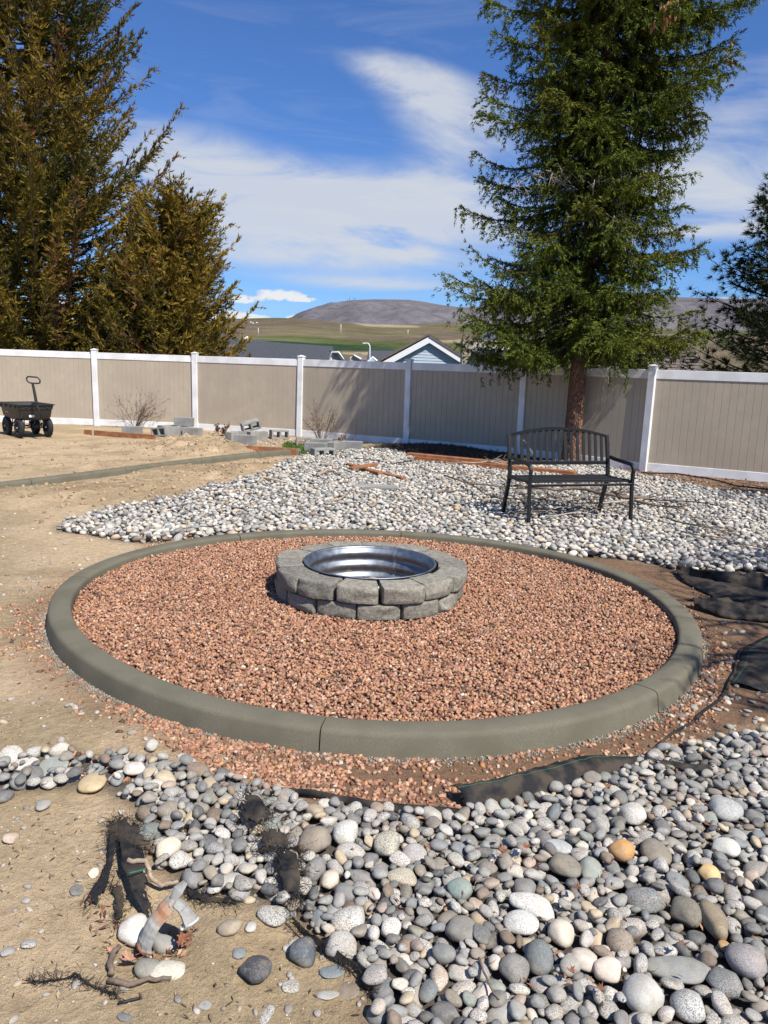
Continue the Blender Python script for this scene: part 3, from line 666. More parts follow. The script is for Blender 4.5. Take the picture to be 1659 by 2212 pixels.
for f in FEAT:
    px, py, wpx, asp, ang, colr, spk, thick, inbed, lab = f[:10]; brk = len(f) > 10
    if lab is None: continue
    P0 = at(px, py, .03 if inbed else .01); dist = math.sqrt(P0[0]**2+P0[1]**2+CAM_H**2)
    A = wpx*dist/IF/2; dep = math.sin(math.atan2(CAM_H, P0[1])); B = A*asp
    h = min(A, B)*thick; B = min(B/(dep*.75+.3), A*1.35) if ang % 180 < 45 or ang % 180 > 135 else B*1.0
    th = math.radians(ang); base = gz(P0[0], P0[1]); zc = base+(h*.82+.012 if inbed else (h*.68 if thick > .4 else h*.35))
    FEATS.append((P0[0], P0[1], zc, A, B, h, th, colr, spk, brk, lab, inbed))
    ix, iy = int((P0[0]-bed.x0)/bed.c), int((P0[1]-bed.y0)/bed.c); bed.place(ix, iy, A*.93, B*.93, h, th, force=zc-bed.g[min(max(iy, 0), bed.ny-1), min(max(ix, 0), bed.nx-1)])
def sz(lo, hi, p=1.0):
    def f(r):
        a = (lo+(hi-lo)*r.random()**p)/2; return a*r.uniform(.95, 1.2), a*r.uniform(.68, .95), a*r.uniform(.42, .72)
    return f
rg = np.random.default_rng(3)
area = bed.mask.sum()*bed.c**2
bed.add(int(area*125), sz(.058, .094, 1.3), rg, 6, .036)
bed.add(int(area*370), sz(.038, .066), rg, 6, .040)
bed.add(int(area*360), sz(.022, .044), rg, 5, .040)
bed.add(int(area*130), sz(.040, .074, 1.3), rg, 10, .050)
bed.add(int(area*150), sz(.028, .055), rg, 6, .052)
bed.add(int(area*420), sz(.014, .030), rg, 10, .030)
# a few strays on the sand beyond the bed's rim, and the thin row at the left
st = np.array(bed.out); cols = pal(rg, len(st)); cols[:, :3] *= 1.0
px_, py_, d_ = np.array([proj(p) for p in st[:, :3]]).T
near_row = (px_ < 300); keep = ~(near_row & (rg.random(len(st)) < .45)); st = st[keep]; cols = cols[keep]; px_ = px_[keep]; py_ = py_[keep]; d_ = d_[keep]
vis = (px_ > 0) & (px_ < IW) & (py_ > 0) & (py_ < IH)
gx_ = ((st[:, 0]-bed.x0)/bed.c).astype(int); gy_ = ((st[:, 1]-bed.y0)/bed.c).astype(int)
uncovered = (bed.H[gy_, gx_] <= st[:, 2]+st[:, 5]*.95)
score = np.sqrt(st[:, 3]*st[:, 4])/d_*IF*2*vis*uncovered
order = np.argsort(-score); top = order[:225]; rest = np.setdiff1d(np.arange(len(st)), top)
print('FG stones', len(st), 'smallest single px', score[top[-1]])
for f in FEATS:
    x_, y_, z_, A, B, h, th, colr, spk, brk, lab, inbed = f
    o = link('river_stone', UNIT_ANG if brk else UNIT[[0, 1, 2, 3, 4, 5, 7, 8, 9, 10, 11, 12][int(rg.integers(12))]], None, (x_, y_, z_), (rg.normal(0, .12), rg.normal(0, .12), th), (A, B, h))
    o.color = (colr[0]*1.05, colr[1]*1.0, colr[2]*.91, spk); tag(o, lab, 'stone')
for i in top:
    x_, y_, z_, A, B, h, th = st[i]
    o = link('stone', UNIT[int(rg.integers(14))], ground, (x_, y_, z_), (rg.normal(0, .22), rg.normal(0, .22), th), (A, B, h)); o.color = tuple(cols[i])
lod = np.where(score[rest] > 26, 3, 2)
o = link('river_stones', stone_mesh('river_stones', st[rest], cols[rest], .25, rg, lod, MAT['stone'])); tag(o, 'bed of mixed white, grey and tan river stones in the foreground', 'river stones', kind='stuff')

# the large bed beyond the fire pit
bb = Bed(BACK_BED, .012, -.004)
ab = bb.mask.sum()*bb.c**2
nearsel = lambda X, Y: Y < 9.5
farsel = lambda X, Y: Y >= 9.5
an = (bb.mask & (np.arange(bb.ny)[:, None]*bb.c+bb.y0 < 9.5)).sum()*bb.c**2; af = ab-an
for ar_, sel in ((an, nearsel), (af, farsel)):
    bb.add(int(ar_*110), sz(.06, .105, 1.3), rg, 2, .055, sel)
    bb.add(int(ar_*330), sz(.04, .075), rg, 3, .060, sel)
    bb.add(int(ar_*170), sz(.045, .08), rg, 3, .075, sel)
st = np.array(bb.out); print('BACK stones', len(st), ab)
cols = pal(rg, len(st), 1.3); cols[:, :3] = np.clip(cols[:, :3]*1.22, 0, .80)
lod = np.where(st[:, 1] < 7.2, 2, 1)
o = link('river_stones', stone_mesh('pale_river_stones', st, cols, .28, rg, lod, MAT['stone'])); tag(o, 'wide bed of pale river stones between the curb circle and the fence', 'river stones', kind='stuff')

# strays on sand and soil
def strays(name, label, regions, mat, rng, shape='stone', bury=.3):
    rows = []; cc = []
    for poly, n_, lo, hi, white in regions:
        P = np.array(A2(poly)); k = 0
        while k < n_:
            x_ = rng.uniform(P[:, 0].min(), P[:, 0].max(), 400); y_ = rng.uniform(P[:, 1].min(), P[:, 1].max(), 400)
            ok = inpoly(x_, y_, P) & (ringdist(x_, y_) > .17)
            x_, y_ = x_[ok][:n_-k], y_[ok][:n_-k]; k += max(len(x_), 1)
            s_ = rng.uniform(lo, hi, len(x_))/2; z_ = gheight(x_, y_)+s_*(.5-bury)
            rows.append(np.c_[x_, y_, z_, s_*rng.uniform(.95, 1.3, len(s_)), s_*rng.uniform(.7, 1, len(s_)), s_*rng.uniform(.35, .7, len(s_)), rng.uniform(0, PI, len(s_))]); cc.append(pal(rng, len(x_), white)*np.array([.75, .75, .75, .6])+np.array([.105, .08, .055, 0]))
    st = np.concatenate(rows); cc = np.concatenate(cc)
    o = link(name, stone_mesh(name, st, cc, .2, rng, np.where(st[:, 3]*IF/st[:, 1] > 9, 2, 1), mat)); tag(o, label, 'pebbles', kind='stuff')
strays('scattered_pebbles', 'small pebbles scattered over the bare sand and soil', [
    ([(0, 1720), (300, 1760), (330, 1880), (230, 1960), (260, 2080), (420, 2120), (640, 2010), (800, 2150), (810, 2212), (0, 2212)], 75, .006, .028, .3),
    ([(0, 1500), (160, 1500), (420, 1640), (500, 1690), (0, 1640)], 45, .008, .04, .3),
    ([(0, 1100), (130, 1100), (100, 1330), (80, 1480), (0, 1500)], 60, .008, .035, .8),
    ([(130, 1150), (330, 1175), (200, 1230), (60, 1250)], 30, .012, .04, .8),
    ([(520, 1690), (1000, 1765), (1400, 1640), (1560, 1420), (1659, 1440), (1659, 1600), (1500, 1640), (1300, 1700), (1000, 1780), (700, 1760)], 110, .015, .05, .3),
    ([(1480, 1225), (1700, 1250), (1700, 1560), (1560, 1600), (1540, 1400)], 70, .015, .045, .3),
    ([(430, 935), (640, 950), (760, 975), (640, 985), (520, 960)], 260, .03, .07, .9),
    ([(1290, 1010), (1659, 1050), (1659, 1080), (1300, 1025)], 120, .02, .05, .6)], MAT['stone'], rg)

# ================================================================== RED GRAVEL
def chips(n, rng):
    """angular crushed chips: distorted blocks, 12 triangles each"""
    base = np.array([(x_, y_, z_) for z_ in (-1, 1) for y_ in (-1, 1) for x_ in (-1, 1)], float)
    F = np.array([(0, 2, 3), (0, 3, 1), (4, 5, 7), (4, 7, 6), (0, 1, 5), (0, 5, 4), (2, 6, 7), (2, 7, 3), (0, 4, 6), (0, 6, 2), (1, 3, 7), (1, 7, 5)])
    V = base[None]*(1+rng.uniform(-.48, .18, (n, 8, 3))); V[:, 4:, :2] *= rng.uniform(.45, .95, (n, 1, 2)); return V, F
GPAL = np.array([(.46, .235, .155), (.53, .30, .205), (.38, .18, .12), (.60, .38, .27), (.26, .125, .085), (.15, .085, .065), (.56, .28, .13), (.62, .52, .44), (.33, .21, .15)]); GW = np.array([24, 20, 18, 9, 10, 5, 5, 1.5, 8]); GW = GW/GW.sum()
MAT['gravel'] = tinted('red_lava_gravel', .93, .22, 120, .5, .003)
def gravel_mesh(name, x_, y_, z_, s_, rng):
    n = len(x_); V, F = chips(n, rng); R = rot_mats(rng.uniform(0, 2*PI, n), rng.normal(0, .55, n), rng.normal(0, .55, n))
    V = V*(s_[:, None]*np.c_[rng.uniform(.8, 1.35, n), rng.uniform(.6, .95, n), rng.uniform(.38, .7, n)])[:, None, :]
    V = np.einsum('nij,nvj->nvi', R, V)+np.c_[x_, y_, z_][:, None, :]
    c_ = GPAL[rng.choice(len(GPAL), n, p=GW)]*rng.uniform(.70, 1.12, (n, 1))*np.array([.94, .945, .85]); C = np.repeat(np.c_[c_, np.zeros(n)], 8, 0)
    return npmesh(name, V.reshape(-1, 3), (F[None]+(np.arange(n)*8)[:, None, None]).reshape(-1, 3), MAT['gravel'], False, C)
GL = .058
def glevel(x_, y_): return GL+(fbm(x_*2.2, y_*2.2, 3, 90)-.5)*.022
nt = 56000; r_ = np.sqrt(rg.random(nt*2)); t_ = rg.uniform(0, 2*PI, nt*2); rr_ = r_*(rin(t_)+.0)
gx2 = CTR[0]+rr_*np.cos(t_); gy2 = CTR[1]+rr_*np.sin(t_); ok = (np.hypot(gx2-PIT[0], gy2-PIT[1]) > PIT_R-.09) & (ringdist(gx2, gy2) < -.006); gx2, gy2 = gx2[ok][:nt], gy2[ok][:nt]
s_ = rg.uniform(.0070, .0128, len(gx2))
me = gravel_mesh('red_gravel', gx2, gy2, glevel(gx2, gy2)+rg.uniform(-.012, .006, len(gx2)), s_, rg)
o = link('red_gravel', me); tag(o, 'salmon red crushed gravel filling the curb circle around the fire pit', 'gravel', kind='stuff')
# compacted bed under the chips
ths = np.linspace(0, 2*PI, 120, endpoint=False); V = [(CTR[0], CTR[1], GL-.018)]; 
for kf in (.5, 1.0):
    for t in ths: rr = float(rin(t))*kf+(.003 if kf == 1 else 0); V.append((CTR[0]+rr*math.cos(t), CTR[1]+rr*math.sin(t), GL-.016))
N = len(ths); F3 = [(0, 1+i, 1+(i+1) % N) for i in range(N)]+[(1+i, 1+N+i, 1+N+(i+1) % N, 1+(i+1) % N) for i in range(N)]
mb = MB(); mb.add(V, F3); o = mb.build('gravel_base', simple('red_gravel_fines', (.27, .145, .10), .95, var=.35, nscale=90, bump=.6, world=True)); tag(o, kind='structure')
xs, ys = [], []
def gscatter(n_, poly=None, ring=None):
    k = 0
    if ring:
        t = rg.uniform(ring[0], ring[1], n_); d = .14+np.abs(rg.normal(0, ring[2], n_)); r = rin(t)+d; xs.append(CTR[0]+r*np.cos(t)); ys.append(CTR[1]+r*np.sin(t)); return
    P = np.array(A2(poly))
    x_ = rg.uniform(P[:, 0].min(), P[:, 0].max(), n_*6); y_ = rg.uniform(P[:, 1].min(), P[:, 1].max(), n_*6); ok = inpoly(x_, y_, P) & (ringdist(x_, y_) > .15); xs.append(x_[ok][:n_]); ys.append(y_[ok][:n_])
gscatter(160, ring=(PI*1.08, PI*1.38, .09)); gscatter(620, ring=(PI*1.30, PI*1.55, .08)); gscatter(420, ring=(PI*1.55, PI*2.05, .10)); gscatter(150, ring=(PI*.93, PI*1.1, .10)); gscatter(160, ring=(0, PI*.5, .08)); gscatter(200, ring=(PI*.75, PI*.92, .06))
gscatter(750, [(330, 1590), (480, 1610), (560, 1640), (760, 1665), (700, 1730), (560, 1705), (420, 1650)]); gscatter(650, [(640, 1680), (1000, 1690), (1280, 1640), (1240, 1690), (980, 1760), (700, 1745)])
gscatter(160, [(1480, 1400), (1620, 1420), (1560, 1540), (1440, 1600)]); gscatter(130, [(60, 1310), (90, 1340), (85, 1420), (0, 1430), (0, 1300)]); gscatter(120, [(430, 1152), (350, 1168), (300, 1185), (420, 1170)]); gscatter(60, [(1480, 1240), (1600, 1290), (1500, 1290)])
gscatter(110, [(120, 1620), (300, 1640), (320, 1690), (130, 1680)]); gscatter(150, [(1200, 1660), (1400, 1600), (1500, 1500), (1560, 1560), (1380, 1680)]); gscatter(240, [(960, 1745), (1050, 1740), (1340, 1668), (1370, 1690), (1100, 1765)])
xs = np.concatenate(xs); ys = np.concatenate(ys); s_ = rg.uniform(.006, .014, len(xs))
o = link('loose_red_gravel', gravel_mesh('loose_red_gravel', xs, ys, gheight(xs, ys)+s_*.25, s_, rg)); tag(o, 'loose red gravel chips spilled on the soil outside the curb', 'gravel', kind='stuff')
# pale crumbs of mortar along the foot of the curb
nc_ = 2600; t_ = rg.uniform(PI*1.02, PI*1.98, nc_); r_ = rin(t_)+.146+np.abs(rg.normal(0, .028, nc_)); xs, ys = CTR[0]+r_*np.cos(t_), CTR[1]+r_*np.sin(t_)
V, F = chips(nc_, rg); s_ = rg.uniform(.0015, .0055, nc_); R = rot_mats(rg.uniform(0, 6, nc_), rg.normal(0, .4, nc_), rg.normal(0, .4, nc_)); V = np.einsum('nij,nvj->nvi', R, V*s_[:, None, None])+np.c_[xs, ys, gheight(xs, ys)+.002][:, None, :]
o = link('mortar_crumbs', npmesh('mortar_crumbs', V.reshape(-1, 3), (F[None]+(np.arange(nc_)*8)[:, None, None]).reshape(-1, 3), MAT['gravel'], False, np.repeat(np.c_[np.array([.26, .25, .21])*rg.uniform(.6, 1.3, (nc_, 1)), np.zeros(nc_)], 8, 0))); tag(o, 'grey green mortar crumbs along the outer foot of the round curb', 'grit', kind='stuff')
# clods of dug sand
ck = 5200; P = np.array(A2([(-250, 940), (420, 940), (640, 975), (680, 1000), (560, 1040), (400, 1090), (130, 1130), (60, 1300), (-250, 1300)])); x_ = rg.uniform(P[:, 0].min(), P[:, 0].max(), ck*3); y_ = rg.uniform(P[:, 1].min(), P[:, 1].max(), ck*3)
ok = inpoly(x_, y_, P) & (ringdist(x_, y_) > .2) & (polydist(x_, y_, CURB2) > .09) & (gheight(x_, y_)+.05*(fbm(x_*1.2, y_*1.2, 3, 19)-.5) > rg.uniform(-.02, .13, len(x_))); x_, y_ = x_[ok][:2600], y_[ok][:2600]; k = len(x_)
s_ = .008+.028*rg.random(k)**3; stc = np.c_[x_, y_, gheight(x_, y_)+s_*.2, s_, s_*.8, s_*.6, rg.uniform(0, 3, k)]; cc = np.array([.36, .255, .150])*rg.uniform(.65, 1.25, (k, 1))
o = link('sand_clods', stone_mesh('sand_clods', stc, np.c_[cc, np.zeros(k)], .4, rg, np.full(k, 1), MAT['gravel'])); tag(o, 'crumbly clods on the heaped sand beside the long curb', 'sand', kind='stuff')
# grit of the sand and bits of dry litter
ng = 9000; P = np.array(A2([(-200, 1100), (300, 1180), (60, 1400), (500, 1640), (700, 1760), (500, 1960), (840, 2300), (-200, 2300)])); x_ = rg.uniform(P[:, 0].min(), P[:, 0].max(), ng*2); y_ = rg.uniform(1.0, 8, ng*2)
ok = inpoly(x_, y_, P) & (ringdist(x_, y_) > .14); x_, y_ = x_[ok], y_[ok]; n = len(x_); V, F = chips(n, rg); s_ = rg.uniform(.0012, .004, n)**1.0; R = rot_mats(rg.uniform(0, 6, n), rg.normal(0, .4, n), rg.normal(0, .4, n))
V = np.einsum('nij,nvj->nvi', R, V*(s_[:, None]*np.c_[np.ones(n), np.full(n, .7), np.full(n, .45)])[:, None, :])+np.c_[x_, y_, gheight(x_, y_)][:, None, :]
cg = np.array([(.55, .42, .28), (.20, .13, .08), (.66, .60, .50), (.32, .22, .13), (.38, .29, .2)])[rg.integers(0, 5, n)]
o = link('sand_grit', npmesh('sand_grit', V.reshape(-1, 3), (F[None]+(np.arange(n)*8)[:, None, None]).reshape(-1, 3), MAT['gravel'], False, np.repeat(np.c_[cg, np.zeros(n)], 8, 0))); tag(o, 'fine grit and crumbs strewn over the sand', 'grit', kind='stuff')
def litter(name, label, polys, lo, hi, colr, rng, mat, up=.5, zoff=.004):
    thin = hi > .2
    Vs, Fs, Cs = [], [], []; off = 0
    for poly, n_ in polys:
        P = np.array(A2(poly)); x_ = rng.uniform(P[:, 0].min(), P[:, 0].max(), n_*5); y_ = rng.uniform(P[:, 1].min(), P[:, 1].max(), n_*5); ok = inpoly(x_, y_, P) & (ringdist(x_, y_) > .14); x_, y_ = x_[ok][:n_], y_[ok][:n_]; n = len(x_)
        z_ = gheight(x_, y_)+zoff; L = rng.uniform(lo, hi, n); w_ = L*(rng.uniform(.02, .06, n) if thin else rng.uniform(.05, .35, n)); th = rng.uniform(0, 2*PI, n); dz = rng.normal(0, up, n)
        d = np.c_[np.cos(th), np.sin(th), dz*.5]; s = np.c_[-np.sin(th), np.cos(th), rng.normal(0, up, n)]; c0 = np.c_[x_, y_, z_+np.abs(d[:, 2])*L/2]
        V = np.stack([c0-d*L[:, None]/2, c0+s*w_[:, None]/2+[0, 0, .002], c0+d*L[:, None]/2, c0-s*w_[:, None]/2], 1); Vs.append(V.reshape(-1, 3)); Fs.append(np.arange(n*4).reshape(-1, 4)+off); off += n*4
        c_ = np.array(colr)[rng.integers(0, len(colr), n)]*rng.uniform(.7, 1.3, (n, 1)); Cs.append(np.repeat(np.c_[c_, np.zeros(n)], 4, 0))
    o = link(name, npmesh(name, np.concatenate(Vs), np.concatenate(Fs), mat, False, np.concatenate(Cs))); tag(o, label, 'litter', kind='stuff'); return o
litter('bark_mulch', 'brown bark mulch and dry litter along the foot of the fence', [([(1290, 1008), (1395, 1012), (1659, 1040), (2000, 1075), (2000, 1105), (1659, 1078), (1500, 1058), (1380, 1034)], 2600), ([(640, 930), (760, 968), (700, 985), (560, 955), (430, 935)], 1500),
    ([(1080, 985), (1230, 1000), (1380, 1030), (1300, 1020), (1100, 1005)], 500)], .02, .09, [(.22, .13, .08), (.30, .19, .12), (.12, .08, .055), (.36, .27, .19)], rg, MAT['gravel'], .5)
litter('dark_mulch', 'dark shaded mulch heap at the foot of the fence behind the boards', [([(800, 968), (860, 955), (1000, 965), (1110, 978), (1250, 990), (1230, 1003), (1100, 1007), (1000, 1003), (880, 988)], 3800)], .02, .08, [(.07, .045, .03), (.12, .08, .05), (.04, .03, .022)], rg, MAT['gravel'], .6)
litter('sand_debris', 'bits of root, bark and straw on the sand', [([(0, 1720), (300, 1760), (330, 1880), (230, 1960), (260, 2080), (420, 2120), (640, 2010), (800, 2150), (810, 2212), (0, 2212)], 200), ([(0, 940), (420, 950), (600, 990), (400, 1010), (0, 1060)], 200), ([(0, 1080), (640, 1000), (400, 1090), (100, 1140), (0, 1200)], 300), ([(0, 1200), (120, 1200), (100, 1500), (420, 1650), (0, 1640)], 150)], .006, .03, [(.16, .10, .06), (.35, .25, .15), (.09, .06, .04)], rg, MAT['gravel'], .35)
# ================================================================== FENCE
fence = empty('vinyl_fence', (0, 14, 0), 0, 'tall curving privacy fence of tan vinyl boards with white posts and rails', 'fence')
fence.location = (0, 0, 0)
FP = [(-11.85, 18.45), (-9.42, 18.62), (-6.99, 18.60), (-4.55, 18.38), (-1.98, 17.55), (.43, 16.28), (2.62, 15.08), (4.47, 13.26), (6.63, 12.05), (8.80, 10.92)]
def prism_mesh(name, prof, z0, z1, mat):
    V = [(a, b_, z) for z in (z0, z1) for a, b_ in prof]; k = len(prof); F = [tuple(range(k-1, -1, -1)), tuple(range(k, 2*k))]+[(i, (i+1) % k, k+(i+1) % k, k+i) for i in range(k)]
    me = bpy.data.meshes.new(name); me.from_pydata(V, [], F); me.materials.append(mat); return me
BT, BB = 1.585, .13
# board: width along x runs 0..1 (scaled), chamfered front edges so each joint reads as a groove
board_me = prism_mesh('board', [(.015, -.009), (.0, -.005), (.0, .011), (1.0, .011), (1.0, -.005), (.985, -.009), (.96, -.011), (.04, -.011)], BB, BT, MAT['vinyl_tan'])
bm = bmesh.new(); c_ = .0635
pm = MB(); pm.box((0, 0, .86), (.127, .127, 1.84), bev=.006); pv = pm.build('post', MAT['vinyl_white']); post_me = pv.data; bpy.data.objects.remove(pv)
cm = MB(); cm.add([(-.072, -.072, 1.78), (.072, -.072, 1.78), (.072, .072, 1.78), (-.072, .072, 1.78), (-.072, -.072, 1.797), (.072, -.072, 1.797), (.072, .072, 1.797), (-.072, .072, 1.797), (0, 0, 1.825)],
    [(0, 3, 2, 1), (0, 1, 5, 4), (1, 2, 6, 5), (2, 3, 7, 6), (3, 0, 4, 7), (4, 5, 8), (5, 6, 8), (6, 7, 8), (7, 4, 8)]); cv = cm.build('cap', MAT['vinyl_white']); cap_me = cv.data; bpy.data.objects.remove(cv)
bm.free()
for i, p in enumerate(FP):
    a = FP[max(i-1, 0)]; b_ = FP[min(i+1, len(FP)-1)]
    ang = math.atan2(b_[1]-p[1], b_[0]-p[0]) if i < len(FP)-1 else math.atan2(p[1]-a[1], p[0]-a[0])
    if 0 < i < len(FP)-1:
        a1 = math.atan2(p[1]-a[1], p[0]-a[0]); ang = (ang+a1)/2 if i != 7 else a1
    po = link('post', post_me, fence, (p[0], p[1], 0), (rg.normal(0, .004), rg.normal(0, .004), ang)); link('post_cap', cap_me, po)
for i in range(len(FP)-1):
    p, q = np.array(FP[i]), np.array(FP[i+1]); L = np.hypot(*(q-p)); ang = math.atan2(q[1]-p[1], q[0]-p[0]); u = (q-p)/L; mid = (p+q)/2
    for z, hgt in ((1.655, .15), (.075, .15)):
        mb = MB(); mb.box((0, 0, 0), (L-.125, .046, hgt), bev=.004); link_o = mb.build('top_rail' if z > 1 else 'bottom_rail', MAT['vinyl_white'], fence, loc=(mid[0], mid[1], z), rot=(0, 0, ang))
    nb = 20; w_ = (L-.13)/nb
    for k in range(nb):
        s0 = p+u*(.065+k*w_)
        link('board', board_me, fence, (s0[0], s0[1], 0), (0, 0, ang), (w_*.994, 1, 1))

# ================================================================== FIRE PIT
pit = empty('fire_pit', (PIT[0], PIT[1], .03), 0, 'round two-tier grey stone block fire pit with a galvanised steel liner', 'fire pit')
m, n, l, b = newmat('split_faced_stone'); vec = geopos(n)
a_ = n.new('ShaderNodeObjectInfo')
f1 = mnoise(n, l, 9, 6, .65, vec, .8); f2 = mnoise(n, l, 42, 6, .72, vec); f3 = mnoise(n, l, 30, 5, .75, vec, 2.5)
c = mmix(n, l, mramp(n, l, f1, [(.35, 0.0), (.65, 1.0)]), (.255, .230, .180), (.345, .315, .25))
c = mmix(n, l, a_.outputs['Random'], c, mmix(n, l, 1.0, c, (.66, .68, .70), 'MULTIPLY'))
c = mmix(n, l, 1.0, c, mramp(n, l, f2, [(.33, .55), (.52, 1.0), (.7, 1.32)]), 'MULTIPLY')
c = mmix(n, l, mramp(n, l, f3, [(.58, 0.0), (.64, .55)]), c, (.46, .43, .37))
l.new(c, b.inputs['Base Color']); b.inputs['Roughness'].default_value = .93; b.inputs['Specular IOR Level'].default_value = .2
mbump(n, l, b, f2, .7, .010, mbump(n, l, b, f3, .45, .012)); MAT['pit'] = m
def pit_block(a0, a1, r0, r1, z0, z1, seed, name='block'):
    """a radial block: tumbled edges, rough split outer face"""
    na_, nr, nz = 12, 7, 7; rgb = np.random.default_rng(seed)
    bm = bmesh.new(); bmesh.ops.create_cube(bm, size=2.0); bmesh.ops.subdivide_edges(bm, edges=bm.edges[:], cuts=12, use_grid_fill=True)
    V = np.array([v.co[:] for v in bm.verts]); V = np.sign(V)*np.abs(V)**.72; F = [[v.index for v in f.verts] for f in bm.faces]; bm.free()
    e = np.array([.16, .14, .22]); Q = np.sign(V)*np.abs(V)
    # rounded box in block space
    hw = np.array([(a1-a0)*(r0+r1)/4, (r1-r0)/2, (z1-z0)/2]); rad = .006+.004*rgb.random(); P = V*hw; inner = hw-rad
    C_ = np.clip(P, -inner, inner); D_ = P-C_; ln = np.linalg.norm(D_, axis=1); k = ln > 1e-9; P[k] = C_[k]+D_[k]/ln[k][:, None]*rad
    s = P[:, 0]/hw[0]; t = P[:, 1]/hw[1]; w_ = P[:, 2]/hw[2]
    front = sstep(.55, 1.0, t)
    nA = fbm(s*3+seed*7.1, w_*2+seed*3.3, 4, seed); nB = np.abs(fbm(s*2+seed, w_*1.4-seed, 3, seed+5)-.5)*2
    off = np.full(len(s), .026)
    for q in range(8):
        off = np.minimum(off, .020+rgb.normal(0, .016)*(s-rgb.uniform(-1, 1))+rgb.normal(0, .014)*(w_-rgb.uniform(-1, 1))+rgb.uniform(-.004, .006))
    bulge = front*(np.clip(off, -.006, .026)-.008+(nA-.5)*.010-.005*(w_**4)-.006*(s**6))
    topn = (fbm(s*4+seed, t*4, 3, seed+9)-.5)*.007
    ang = (a0+a1)/2+s*(a1-a0)/2*(1-.045*np.clip(t, 0, 1)**2); rr = (r0+r1)/2+P[:, 1]*1.0+bulge+np.abs(s)**2*(-.004)
    zz = (z0+z1)/2+P[:, 2]+topn+s*rgb.normal(0, .0012)
    skew = rgb.normal(0, .004)
    X = rr*np.cos(ang)+skew*np.sin(ang)*s; Y = rr*np.sin(ang)
    me = bpy.data.meshes.new(name); me.from_pydata(np.c_[X, Y, zz].tolist(), [], F); me.materials.append(MAT['pit'])
    me.polygons.foreach_set('use_smooth', [True]*len(F)); me.set_sharp_from_angle(angle=math.radians(24))
    return link(name, me, pit, (rgb.normal(0, .004), rgb.normal(0, .004), 0))
NB = 14
jo = -PI/2-.10
for course, (z0, z1, r0, r1, off) in enumerate(((-.06, .026, .45, .650, .5), (.030, .132, .45, .656, 0.0), (.136, .244, .475, .672, .5))):
    for k in range(NB):
        g = .008; a0 = jo+(k+off)*2*PI/NB+g+rg.normal(0, .004); a1 = jo+(k+1+off)*2*PI/NB-g
        pit_block(a0, a1, r0+rg.normal(0, .003), r1+rg.normal(0, .006), z0, z1+rg.normal(0, .003), 300+course*40+k, 'cap_block' if course == 2 else 'block')
m, n, l, b = newmat('galvanised_steel'); vec = objco(n); f = mnoise(n, l, 18, 5, .6, vec); vor = n.new('ShaderNodeTexVoronoi'); vor.inputs['Scale'].default_value = 45; l.new(vec, vor.inputs['Vector'])
c = mmix(n, l, mramp(n, l, f, [(.35, 0.0), (.7, 1.0)]), (.17, .19, .21), (.28, .305, .33)); c = mmix(n, l, mmath(n, l, 'MULTIPLY', vor.outputs['Color'], .18), c, (.42, .46, .50))
l.new(c, b.inputs['Base Color']); b.inputs['Metallic'].default_value = .92; l.new(mramp(n, l, f, [(.3, .42), (.7, .60)]), b.inputs['Roughness']); mbump(n, l, b, f, .06, .003)
MAT['galv'] = m
RL = .445; prof = []
for i in range(49):
    t = i/48; z = -.05+t*.275; prof.append((RL-.024*(1-math.cos(t*3*2*PI))/2-.002, z+.02))
prof += [(RL+.004, .251), (RL+.012, .254), (RL+.016, .249), (RL+.013, .242), (RL+.004, .238)]
mb = MB(); mb.lathe(prof, n=96); liner = mb.build('steel_liner', MAT['galv'], pit, smooth=True)
sa = math.radians(64)
mb = MB(); pr2 = [(r-.0035, z) for r, z in prof[:49]]; V = []
for j in range(5):
    a = sa+.014*j
    for r, z in pr2: V.append((r*math.cos(a), r*math.sin(a), z))
k = len(pr2); mb.add(V, [(j*k+i, (j+1)*k+i, (j+1)*k+i+1, j*k+i+1) for j in range(4) for i in range(k-1)])
for j, r, z in ((0, 0, 0), (4, 0, 0)): pass
mb.build('seam', simple('worn_seam', (.30, .31, .32), .5, metal=.8), liner, smooth=True)
for da in (-.02, .07):
    for z in (.205, .12, .065):
        a = sa+da; mb = MB(); mb.lathe([(0, .0), (.007, .0), (.0075, .006), (.004, .009), (0, .009)], axis='Y', n=8)
        mb.build('bolt', MAT['grey_rim'], liner, smooth=True, angle=40, loc=((RL-.012)*math.cos(a), (RL-.012)*math.sin(a), z), rot=(0, 0, a+PI/2))
# floor of the pit
mb = MB(); N = 48; V = [(0, 0, .005)]
for kf in (.45, .97):
    for j in range(N): a = 2*PI*j/N; V.append((RL*kf*math.cos(a), RL*kf*math.sin(a), .004+.016*vnoise(np.array([a*3]), np.array([kf*9]))[0]))
mb.add(V, [(0, 1+i, 1+(i+1) % N) for i in range(N)]+[(1+i, 1+N+i, 1+N+(i+1) % N, 1+(i+1) % N) for i in range(N)]); mb.build('ash_floor', MAT['ash'], pit, smooth=True)
def split_log(name, c0, c1, r, label, seed, parent=None, mat=None):
    rr = np.random.default_rng(seed); c0 = Vector(c0); c1 = Vector(c1); pts = [c0.lerp(c1, t)+Vector(rr.normal(0, r*.12, 3)) for t in np.linspace(0, 1, 7)]
    mb = MB(); mb.tube(pts, [r*f*rr.uniform(.8, 1.1) for f in (.5, .9, 1, 1.05, 1, .8, .4)], n=7, squash=.6); o = mb.build(name, mat or MAT['old_wood'], parent, smooth=True, angle=35)
    if parent is None: tag(o, label, 'wood')
    return o
bx_, by_ = PIT
def pitpt(dx, dy, z): return (bx_+dx, by_+dy, .03+z)
split_log('firewood', pitpt(-.13, .20, .04), pitpt(.10, .25, .055), .034, 'weathered split piece of firewood lying in the fire pit', 5)
